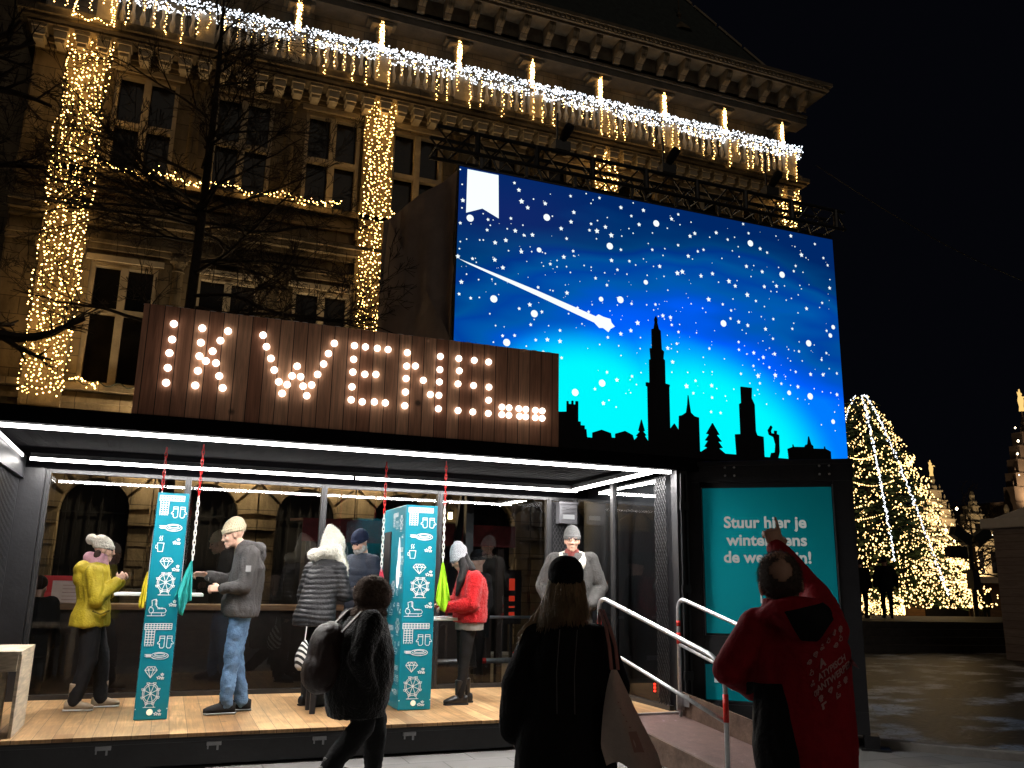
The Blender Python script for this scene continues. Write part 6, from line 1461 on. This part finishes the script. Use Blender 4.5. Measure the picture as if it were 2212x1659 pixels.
# ---- 5 woman in red fur jacket
C = V(0,.10,1.56); F = frame(.15,.62)
J = std(pelvis=(0,-.02,.90), waist=(0,-.04,1.04), chest=(0,-.06,1.20), neck=(0,.03,1.42), shL=(-.18,-.05,1.33), shR=(.17,-.03,1.33), elL=(-.22,-.02,1.06), wrL=(-.12,.24,1.02), elR=(.22,.04,1.08), wrR=(.06,.28,1.04),
        hipL=(-.09,-.02,.86), hipR=(.09,-.02,.86), knL=(-.10,.02,.47), anL=(-.10,.06,.09), knR=(.08,-.0,.47), anR=(.07,-.04,.09), toeL=(-.05,1,0), toeR=(.05,1,0),
        handL=dict(d=(.35,.9,-.05), n=(.3,0,-1), side=-1, curl=(.5,.6,.7,.8)), handR=dict(d=(-.1,1,-.05), n=(-.3,0,-1), side=1, curl=(.4,.5,.6,.6)))
P = person('person', (3.15, 9.4, ZF), R(86), 'woman in bright red fur jacket, grey beanie and black glasses writing on the white shelf', J, dict(c=C, F=F, s=.98))
rf_ = cloth_mat('red_fur', (.52,.006,.010), .95, .2, 60, .8, sheen=.3)
rj = coat(P, 'fur_jacket', [((0,-.05,.86),.235,.18,0),((0,-.05,.92),.24,.19,0),((0,-.06,1.05),.22,.175,0),((0,-.07,1.2),.225,.175,0),((0,-.06,1.33),.20,.155,0),((0,-.02,1.42),.12,.12,0)], J, rf_, (.095,.085,.060), disp=lambda co, n: furry(.007,45)(co, n)+folds(.009,6,2)(co, n))
hh = hairs(rj.data, 9000, .016, .0016, 5, .5); link('fur_tufts', hh.mesh('fur_tufts'), [rf_], rj)
trousers(P, J, cloth_mat('black_leggings', (.008,.008,.009)), .05, (.098,.062,.050), seed=4)
m = MB(); torso(m, [((0,-.05,.78),.205,.155,0),((0,-.05,.88),.21,.16,0)]); me = remesh(m,.010,2); displace(me, folds(.006,8,8)); child(P, 'shirt_hem', me, [cloth_mat('grey_shirt', (.30,.28,.26))])
shoes(P, J, pbr('black_leather', (.012,.012,.013), .35, var=.2), black_matt, True)
beanie(P, C, F, 1.02, cloth_mat('light_grey_knit', (.42,.43,.46), .95, .1, 90, .7), .045, .035, low=.0, ex=lambda m: m.ball(C+F@V(0,-.075,.12),(.055,.06,.05),12,8))
glasses(P, C, F, 1.0)
m = MB(); capsule(m, [C+F@V(-.055,.0,-.03), V(-.09,.05,1.44), V(-.12,.10,1.30), V(-.10,.13,1.16)], [.05,.05,.045,.02]); capsule(m, [C+F@V(-.03,-.05,-.02), V(-.05,-.03,1.44)], [.055,.06])
me = remesh(m,.008,2); displace(me, lambda co, n: .007*noise.noise(V(co.x*45, co.y*45, co.z*8))); child(P, 'hair', me, [cloth_mat('black_hair', (.010,.008,.008), .5)])
m = MB(); capsule(m, [V(-.03,.16,1.14)+V(-.08,.16,-.04), V(-.06,.36,1.03)], [.004,.004]); link('pen', m.mesh('pen'), [black_matt], P)

# ---- 6 man with glasses in pale coat facing the camera
C = V(0,.03,1.80); F = frame(.05,.05)
J = std(1.10, elL=(-.33,-.05,1.26), wrL=(-.23,.10,1.07), elR=(.33,-.05,1.26), wrR=(.23,.10,1.07), shL=(-.21,0,1.57), shR=(.21,0,1.57), neck=(0,-.01,1.64), handL=dict(d=(.8,.4,-.5), n=(.4,-.6,0), side=-1, curl=(1,1,1,1)), handR=dict(d=(-.8,.4,-.5), n=(-.4,-.6,0), side=1, curl=(1,1,1,1)))
P = person('person', (4.42, 9.3, ZF), R(155), 'man with glasses, grey beanie and pale grey wool coat facing the camera behind the beret', J, dict(c=C, F=F, s=1.12))
cg = cloth_mat('pale_grey_wool', (.07,.068,.066), .95, .5, 50, .6, 5)
coat(P, 'coat', [((0,0,.85),.25,.19,0),((0,0,1.1),.24,.18,0),((0,0,1.3),.25,.18,0),((0,0,1.5),.27,.17,0),((0,0,1.6),.21,.14,0),((0,0,1.66),.12,.11,0)], J, cg, (.10,.098,.075), disp=folds(.014,6,4))
m = MB()
for sx in (-1,1): capsule(m, [V(sx*.04,.20,1.36), V(sx*.11,.15,1.52), V(sx*.13,.03,1.62), V(sx*.05,-.09,1.66)], [.03,.045,.04,.035])
me = remesh(m,.010,2); displace(me, folds(.006,10,1)); child(P, 'collar', me, [cloth_mat('cream_lining', (.62,.58,.50), .9)])
m = MB(); torso(m, [((0,.02,1.56),.11,.12,0),((0,.015,1.66),.085,.095,0),((0,.01,1.70),.07,.08,0)]); me = remesh(m,.010,2); displace(me, folds(.006,14,2)); child(P, 'scarf', me, [cloth_mat('dark_red_scarf', (.14,.03,.025))])
trousers(P, J, cloth_mat('black_leggings', (.008,.008,.009)), .05, (.11,.075,.06)); shoes(P, J, black_matt, black_matt)
beanie(P, C, F, 1.14, cloth_mat('mid_grey_knit', (.13,.13,.13), .95, .1, 90, .7), .03, .01, low=.02); glasses(P, C, F, 1.12)
m = MB()
for sx in (-1, 1): m.ball(C+F@V(sx*.036,.094,.026),(.022,.006,.0045),10,6)
link('eyebrows', m.mesh('eyebrows'), [cloth_mat('dark_hair', (.03,.015,.01))], P, True)

# ---- 7 woman with backpack walking right
C = V(0,.10,1.44); F = frame(.0,.25)
J = std(pelvis=(0,-.02,.86), waist=(0,-.03,1.0), chest=(0,-.03,1.13), neck=(0,.04,1.32), shL=(-.18,-.02,1.24), shR=(.18,-.02,1.24), elR=(.24,-.12,.98), wrR=(.20,.02,.72), elL=(-.23,.0,.98), wrL=(-.18,.18,.80),
        hipL=(-.09,-.02,.84), hipR=(.09,-.02,.84), knR=(.10,.0,.46), anR=(.10,-.26,.19), knL=(-.08,.20,.46), anL=(-.08,.20,.09), toeR=(0,.75,-.7), toeL=(0,1,0), foot_zR=.10, foot_zL=0,
        handR=dict(d=(-.1,.4,-.9), n=(-1,0,0), side=1, curl=(.6,.7,.8,.9)), handL=dict(d=(0,.8,-.2), n=(1,0,0), side=-1))
P = person('person', (1.53, 7.2, 0), R(-76), 'woman with brown fur-trimmed hood and dark backpack walking past the pavilion', J, dict(c=C, F=F, s=.96))
bf = cloth_mat('black_plush', (.006,.0055,.0055), .95, .3, 60, .8, sheen=.15)
bj = coat(P, 'jacket', [((0,-.02,.52),.23,.21,0),((0,-.01,.64),.27,.25,0),((0,.0,.8),.28,.26,0),((0,.0,1.0),.28,.26,0),((0,.0,1.16),.26,.22,0),((0,.04,1.30),.16,.15,0)], J, bf, (.115,.10,.08), disp=lambda co, n: folds(.016,6,6)(co, n)+.004*noise.noise(co*50))
hh = hairs(bj.data, 3000, .014, .0016, 15, .5); link('fur_tufts', hh.mesh('fur_tufts'), [bf], bj)
trousers(P, J, cloth_mat('black_leggings', (.008,.008,.009)), .0, (.135,.10,.075), seed=9, fold_=.01); shoes(P, J, cloth_mat('grey_sneaker', (.20,.19,.18), .8, .1), white_paint, False)
m = MB(); m.ball(C+F@V(0,-.03,.02),(.135,.165,.16),20,14,0,F.to_4x4()); m.ball(V(0,.05,1.32),(.15,.15,.08),16,10); me = remesh(m,.010,2); displace(me, furry(.007,24))
fh = child(P, 'furry_hood', me, [cloth_mat('brown_fur', (.085,.058,.045), .95, .5, 40, .8, 14)]); hh = hairs(me, 6500, .020, .0018, 4, .6); link('fur_tufts', hh.mesh('fur_tufts'), [MATS['brown_fur']], fh)
bp = thing('backpack', (1.24, 7.15, .95), 'bulging dark brown backpack on the back of the walking woman', 'backpack')
Mb = Matrix.Translation((1.53,7.2,0))@Matrix.Rotation(R(-76),4,'Z')
m = MB(); m.ball((0,-.32,.98),(.17,.13,.27),20,14); m.ball((0,-.36,.88),(.16,.13,.17),18,12); m.ball((0,-.27,1.14),(.14,.10,.12),16,10); m.ball((0,-.42,.86),(.11,.07,.12),14,10)
me = remesh(m,.011,3); displace(me, folds(.012,7,3)); me.transform(Mb); o = link('pack', me, [cloth_mat('brown_nylon', (.026,.014,.012), .4)], bp, True); o.location = -bp.location
for sx in (-.13, .13):
    m = MB(); pts = [Mb@V(sx,-.24,1.18), Mb@V(sx,-.08,1.335), Mb@V(sx,.08,1.30), Mb@V(sx,.17,1.12), Mb@V(sx*1.3,.12,.92), Mb@V(sx,-.14,.82)]
    for i in range(5): m.bar(pts[i], pts[i+1], .045, .012)
    put('strap', m, [MATS['brown_nylon']], bp)

# ---- 8 woman in black coat with beret, seen from behind, near
C = V(0,.03,1.60); F = frame(.0,-.10)
J = std(.98, shL=(-.17,0,1.30), shR=(.17,0,1.30), elL=(-.255,-.02,1.06), wrL=(-.27,.04,.83), elR=(.255,.0,1.06), wrR=(.27,.14,1.0), handL=dict(d=(.1,.1,-1), n=(1,0,0), side=-1, curl=(.5,.6,.7,.8)), handR=dict(d=(-.2,.7,.4), n=(-1,0,0), side=1, curl=(.9,1,1,1)))
P = person('person', (2.03, 4.35, 0), R(-25), 'woman in long black coat and black beret with long blonde hair, back to the camera', J, dict(c=C, F=F, s=1.0))
kb = cloth_mat('black_wool', (.0075,.0075,.008), .95, .3, 70, .5)
cm_ = coat(P, 'coat', [((0,0,.60),.27,.20,0),((0,0,.75),.265,.20,0),((0,0,.95),.25,.185,0),((0,0,1.12),.235,.175,0),((0,0,1.25),.21,.16,0),((0,0,1.37),.14,.12,0),((0,0,1.44),.08,.085,0)], J, kb, (.082,.09,.080), disp=folds(.016,5,12,(1,1,.3)))
trousers(P, J, cloth_mat('black_leggings', (.008,.008,.009)), .0, (.10,.07,.055)); shoes(P, J, black_matt, black_matt, True)
m = MB(); m.ball(C+V(0,-.02,.045),(.100,.108,.098),24,16); m.ball(C+V(0,-.03,.03),(.098,.108,.08),20,12); me = remesh(m,.006,3); displace(me, lambda co, n: .003*noise.noise(co*30)); child(P, 'beret', me, [cloth_mat('black_felt', (.006,.006,.007), .95, .2, 120, .5)])
m = MB(); random.seed(8)
for i in range(1500):
    a = random.uniform(PI*.98, 2*PI*1.02); r0 = random.uniform(.068,.095); st = C+V(r0*math.cos(a)*.95, r0*math.sin(a)*1.05-.01, .03-random.random()*.05); side = math.cos(a)
    L = random.uniform(.17,.22)+.10*max(0, -side-.3); pts = [st]; spread_ = side*random.uniform(.01,.045)-max(0, -side-.6)*random.uniform(0,.12)
    for k in range(1, 7):
        u = k/6; pts.append(st+V(spread_*u**1.3+.008*math.sin(u*5+i), -.05*u-.035*abs(math.sin(a))*u, -L*u+ (.02 if abs(side) > .8 else 0)*math.sin(u*3)))
    m.tube(pts, [.0026,.0026,.0024,.0022,.002,.0015,.001], 3, 0 if side < -.9 else 1, cap=False)
for i in range(70):
    st = C+V(-.085,-.02,-.02-.03*random.random()); L = random.uniform(.24,.36); pts = [st+V(-.16*(k/6)**1.6-.02*random.random(), -.05*k/6, -L*(k/6)) for k in range(7)]; m.tube(pts, [.003]*6+[.001], 4, cap=False)
link('hair', m.mesh('hair'), [cloth_mat('blonde_hair', (.30,.21,.12), .5, .3, 60), cloth_mat('shaded_blonde_hair', (.014,.010,.008), .5, .4, 60)], P, True)  # shade on the back hair painted as near-black strands
m = MB(); m.ball(C+V(0,-.035,-.02),(.082,.085,.10),16,12); me = remesh(m,.008,1); child(P, 'back_hair', me, [MATS['shaded_blonde_hair']])
tb = thing('tote_bag', (2.3, 4.2, .7), 'pinkish cream cloth tote bag hanging from the shoulder of the woman in black', 'bag')
Mt = Matrix.Translation((2.03,4.35,0))@Matrix.Rotation(R(-25),4,'Z')
m = MB(); nu, nv = 18, 22
def bagpt(u, v, sgn):
    # u across 0..1, v down 0..1: narrow pinched mouth widening to a slouching base
    wd = .02+.175*min(1, v*1.25)**.9; x = .245+.05*v+(u-.5)*2*wd*.72+.05*v*v; z = 1.17-.47*v-.05*(u-.3)*v+.03*math.sin(u*7)*v
    bul = .075*math.sin(PI*min(1, max(0, u)))*math.sin(PI*min(1, v*.9+.05)); return V(x, -.235+sgn*bul*.9-.01*math.sin(u*9+v*4)*v, z)
for sgn in (-1, 1):
    base = len(m.v)
    for j in range(nv+1):
        for i in range(nu+1): m.v.append(tuple(Mt@bagpt(i/nu, j/nv, sgn)))
    for j in range(nv):
        for i in range(nu): k = base+j*(nu+1)+i; m.f.append((k,k+1,k+nu+2,k+nu+1)); m.m.append(0)
put('pouch', m, [cloth_mat('cream_cotton', (.66,.54,.46), .9, .12, 90, .5, 4)], tb, smooth=True, recalc=False)
m = MB()
for du in (-.012, .02):
    pts = [Mt@V(.245+du,-.235,1.17), Mt@V(.235+du,-.215,1.28), Mt@V(.215+du*.6,-.165,1.38), Mt@V(.19+du*.6,-.03,1.455), Mt@V(.18,.12,1.36)]
    for i in range(4): m.bar(pts[i], pts[i+1], .018, .005, 0, (0,1,0))
put('strap', m, [pbr('pink_strap', (.32,.16,.14), .8)], tb)
m = MB()
for (u0,v0,u1,v1) in ((.60,.55,.80,.74),): m.add([Mt@(bagpt(a,b,-1)+V(0,-.004,0)) for a,b in ((u0,v0),(u1,v0),(u1,v1),(u0,v1))], [(0,1,2,3)])
for k in range(7): 
    a, b = .45+.05*k, .3+.05*k; m.add([Mt@(bagpt(p,q,-1)+V(0,-.004,0)) for p,q in ((a,b),(a+.05,b),(a+.05,b+.012),(a,b+.012))], [(0,1,2,3)])
put('print', m, [pbr('brick_print', (.42,.27,.22), .8)], tb, recalc=False)
m = MB()
for x0 in (-.03, .06): m.tube([Mt@V(x0,-.205,1.36), Mt@V(x0-.015,-.215,1.15), Mt@V(x0-.012,-.225,.95)], .0025, 5)
q = put('seam', m, [pbr('grey_piping', (.10,.10,.10), .8)], P, world=False); q.matrix_parent_inverse = Mt.inverted()

# ---- 9 man in red jacket pointing at the poster
C = V(-.075,.03,1.615); F = frame(.05,-.14,-.10)
J = std(1.0, neck=(0,.0,1.45), chest=(0,.0,1.28), shL=(-.20,-.01,1.39), shR=(.16,.04,1.38), elL=(-.345,.0,1.17), wrL=(-.24,.18,1.06), elR=(.12,.30,1.55), wrR=(-.06,.50,1.80),
        handL=dict(d=(.8,.5,.1), n=(.2,-.8,0), side=-1, curl=(.8,.9,1,1)), handR=dict(d=(-.22,.25,.95), n=(-.3,.9,-.3), side=-1, curl=(.0,1.15,1.25,1.3), thumb=1.0, s=1.0))
KS = .87
def sc_(p): p = Vector(p); return V(p.x*KS, p.y*KS, 1.6+(p.z-1.6)*.85) if p.z > .6 else p
J = {k: (sc_(v) if not k.startswith(('toe','hand')) else v) for k, v in J.items()}; C = sc_(C)
P = person('person', (2.60, 3.16, 0), R(-36), 'balding man in red jacket with black panels pointing up at the poster', J, dict(c=C, F=F, s=1.17))
red_j = cloth_mat('red_softshell', (.36,.008,.018), .75, .2, 50, .35); blk_j = cloth_mat('black_softshell', (.006,.006,.007), .85, .2, 50)
rings = [((0,0,.70),.245,.185,0),((0,0,.82),.25,.19,0),((0,0,1.0),.235,.175,0),((0,0,1.15),.235,.17,0),((0,0,1.30),.245,.165,0),((0,0,1.40),.20,.14,0),((0,0,1.46),.12,.11,0)]
rings = [(sc_(c), a*KS, b*KS, y) for c, a, b, y in rings]
jm = coat(P, 'jacket', rings, J, [red_j, blk_j], (.083,.074,.049), disp=folds(.013,6,14), extra=lambda m: (m.ball((-.01,-.08,1.485),(.15,.08,.075),20,14), m.ball((.03,-.115,1.445),(.115,.058,.09),18,12), m.ball((-.12,-.04,1.47),(.07,.08,.045),14,10), m.loft([(V(-.045,.0,1.46),.105,.105,(1,0,0),(0,1,0)),(V(-.055,.01,1.545),.095,.10,(1,0,0),(0,1,0))],20)), cuff=-.02)
def smin(*a): return min(a)
at = jm.data.attributes.new('panel', 'FLOAT', 'POINT'); vals = []
for v in jm.data.vertices:
    c = V(v.co.x/KS, v.co.y/KS, 1.6+(v.co.z-1.6)/.85); wob = .006*noise.noise(v.co*14)
    h_ = smin(-.05-c.y, c.z-1.335, 1.545-c.z, (c.x-.03)+.035+(c.z-1.335)*.50, .045+(c.z-1.335)*.75-(c.x-.03), 1.50+.25*(c.x-.03)-c.z)
    l_ = smin(-.035-.16*max(0, c.z-.75)-c.x, 1.13+.10*(c.x+.1)-c.z, c.x+.27, .1-c.y)
    vals.append(max(h_, l_)+wob)
at.data.foreach_set('value', vals)
t_ = red_j.node_tree; bs = next(n for n in t_.nodes if n.type == 'BSDF_PRINCIPLED'); src = bs.inputs['Base Color'].links[0].from_socket
an = t_.nodes.new('ShaderNodeAttribute'); an.attribute_name = 'panel'; gt = t_.nodes.new('ShaderNodeMath'); gt.operation = 'GREATER_THAN'; gt.inputs[1].default_value = 0
mxn = t_.nodes.new('ShaderNodeMix'); mxn.data_type = 'RGBA'; t_.links.new(an.outputs['Fac'], gt.inputs[0]); t_.links.new(gt.outputs[0], mxn.inputs['Factor']); t_.links.new(src, mxn.inputs['A']); mxn.inputs['B'].default_value = (.006, .006, .007, 1); t_.links.new(mxn.outputs['Result'], bs.inputs['Base Color'])
trousers(P, J, cloth_mat('black_leggings', (.008,.008,.009)), .0, (.11,.08,.06)); shoes(P, J, black_matt, black_matt)
m = MB(); m.ball(C+F@V(0,-.016,.031),(.091,.114,.108),22,16,0,F.to_4x4()); me = remesh(m,.006,1)
bm = bmesh.new(); bm.from_mesh(me); Fi = F.transposed()
kill = []
for v in bm.verts:
    q = Fi@(v.co-C); bald = Vector((q.x/1.0, (q.y+.115), (q.z-.075))).length
    if q.y > .06 and q.z > -.2 or q.z < -.065 or bald < .045+.016*noise.noise(v.co*70): kill.append(v)
bmesh.ops.delete(bm, geom=kill, context='VERTS'); bm.to_mesh(me); bm.free(); displace(me, furry(.003,70))
hh_ = child(P, 'hair', me, [cloth_mat('grey_brown_hair', (.13,.10,.085), .8, .3, 90)]); hq = hairs(me, 7000, .020, .0009, 6, .5); link('hair_strands', hq.mesh('hair_strands'), [MATS['grey_brown_hair']], hh_)
# lettering and little icons on the back, laid onto the cloth
from mathutils.bvhtree import BVHTree
def onto(me_target, m, O, X, Y, off=.004):
    bv = BVHTree.FromPolygons([v.co for v in me_target.vertices], [tuple(p.vertices) for p in me_target.polygons])
    out = []
    for x, y, z in m.v:
        p = Vector(O)+Vector(X)*x+Vector(Y)*y; N = Vector(X).cross(Vector(Y)).normalized()
        hit = bv.ray_cast(p+N*.4, -N); out.append(tuple((hit[0]+N*(off+z)) if hit[0] is not None else p))
    m.v = out; return m
m = MB()
def flat_text(body, size, x, y, bold=.02, sx=.9): 
    me = text_mesh(body, size, bold*size); m.add([(x+v.co.x*sx, y+v.co.y, 0) for v in me.vertices], [tuple(p.vertices) for p in me.polygons]); bpy.data.meshes.remove(me)
flat_text('A', .062, -.055, .058, .05); flat_text('ATYPISCH', .050, .0, .0, .03); flat_text('ANTWERPEN', .050, .008, -.052, .03)
def ico(st, x, y, s):
    for pl in st:
        for (a, b), (c, d) in zip(pl[:-1], pl[1:]):
            v = Vector((c-a, d-b)); 
            if v.length < 1e-5: continue
            n = Vector((-v.y, v.x)).normalized()*.055; LIFT[0] = (LIFT[0]+1) % 97; q = LIFT[0]*.00002; m.add([(x+(a-n.x)*s, y+(b-n.y)*s, q), (x+(c-n.x)*s, y+(d-n.y)*s, q), (x+(c+n.x)*s, y+(d+n.y)*s, q), (x+(a+n.x)*s, y+(b+n.y)*s, q)], [(0,1,2,3)])
for k, (f_, x, y) in enumerate(((ic_tube,-.15,.09),(ic_gem,-.10,.105),(ic_stars,-.05,.12),(ic_mug,.0,.13),(ic_gem,.05,.14),(ic_wheel,.10,.13),(ic_mug,-.15,.035),(ic_stars,-.16,-.02),(ic_mitt,-.15,-.08),(ic_wheel,-.13,-.12),(ic_scarf,-.12,-.165),(ic_gem,-.06,-.115),(ic_stars,-.0,-.12),(ic_wheel,.05,-.125),(ic_skate,-.02,-.165),(ic_tube,.04,.075),(ic_mug,.085,.09))): ico(f_(), x, y, .033)
m.v = [(a*.72, b*.72, c) for a, b, c in m.v]
onto(jm.data, m, (.118, -.25, 1.27), V(math.cos(.62), 0, math.sin(.62)), V(-math.sin(.62)*.3, 0, 1).normalized())
link('jacket_print', m.mesh('jacket_print'), [pbr('pale_pink_print', (.62,.36,.36), .7, var=.1)], jm, recalc=False)

# ---- people in the background
BYS = [(19.95, 20.25, .72), (19.15, 20.4, .72), (35.3, 30.6, 0), (36.2, 30.6, 0)]
def bystander(loc, rz, lab, H=1.0, sit=False, colr=(.006,.006,.008), arms=None, hatc=None):
    J = std(H, **(arms or {})); C = V(0,.01,1.60*H); F = frame(0,.1)
    P = person('person', loc, rz, lab, J, dict(c=C, F=F, s=H, no_eyes=True), voxel=.014)
    nm = 'dark_clothes_%d' % int(colr[0]*10000); mt = cloth_mat(nm, colr)
    coat(P, 'coat', [((0,0,.74*H),.215,.16,0),((0,0,.95*H),.215,.165,0),((0,0,1.15*H),.21,.16,0),((0,0,1.32*H),.22,.15,0),((0,0,1.42*H),.15,.12,0),((0,0,1.47*H),.08,.08,0)], J, mt, (.085,.07,.055), vox=.02, disp=folds(.012,6,int(loc[0])))
    trousers(P, J, mt, .03, (.095,.068,.052)); shoes(P, J, black_matt, black_matt)
    if hatc: beanie(P, C, F, H*1.02, cloth_mat(nm+'_hat', hatc), .0, .0)
    else:
        m = MB(); m.ball(C+V(0,-.02,.04),(.085,.10,.09),16,10); child(P, 'hair', remesh(m,.012,1), [cloth_mat('dark_hair', (.03,.015,.01))])
    return P
bystander(BYS[0], R(-40), 'silhouetted man standing on the platform before the christmas tree', 1.03, arms=dict(wrL=(-.3,.02,.92), wrR=(.3,.02,.92), elL=(-.30,-.04,1.15), elR=(.30,-.04,1.15)))
bystander(BYS[1], R(-60), 'silhouetted person half hidden by the poster wall edge, before the lit planter', .98)
bystander(BYS[2], R(30), 'dim figure in brown coat before the market hut, left one of the pair', .98, colr=(.02,.012,.010))
bystander(BYS[3], R(-10), 'dim figure in black jacket before the market hut, right one of the pair', .98, colr=(.007,.007,.008))
bystander((3.93, 11.25, 0), R(100), 'dark-clad person outside behind the woman in red fur', 1.16, colr=(.009,.009,.010), hatc=(.01,.01,.012))
bystander((-1.35, 11.4, 0), R(-20), 'dark silhouette of a person outside the glass before the menu board', .90, colr=(.005,.005,.006))
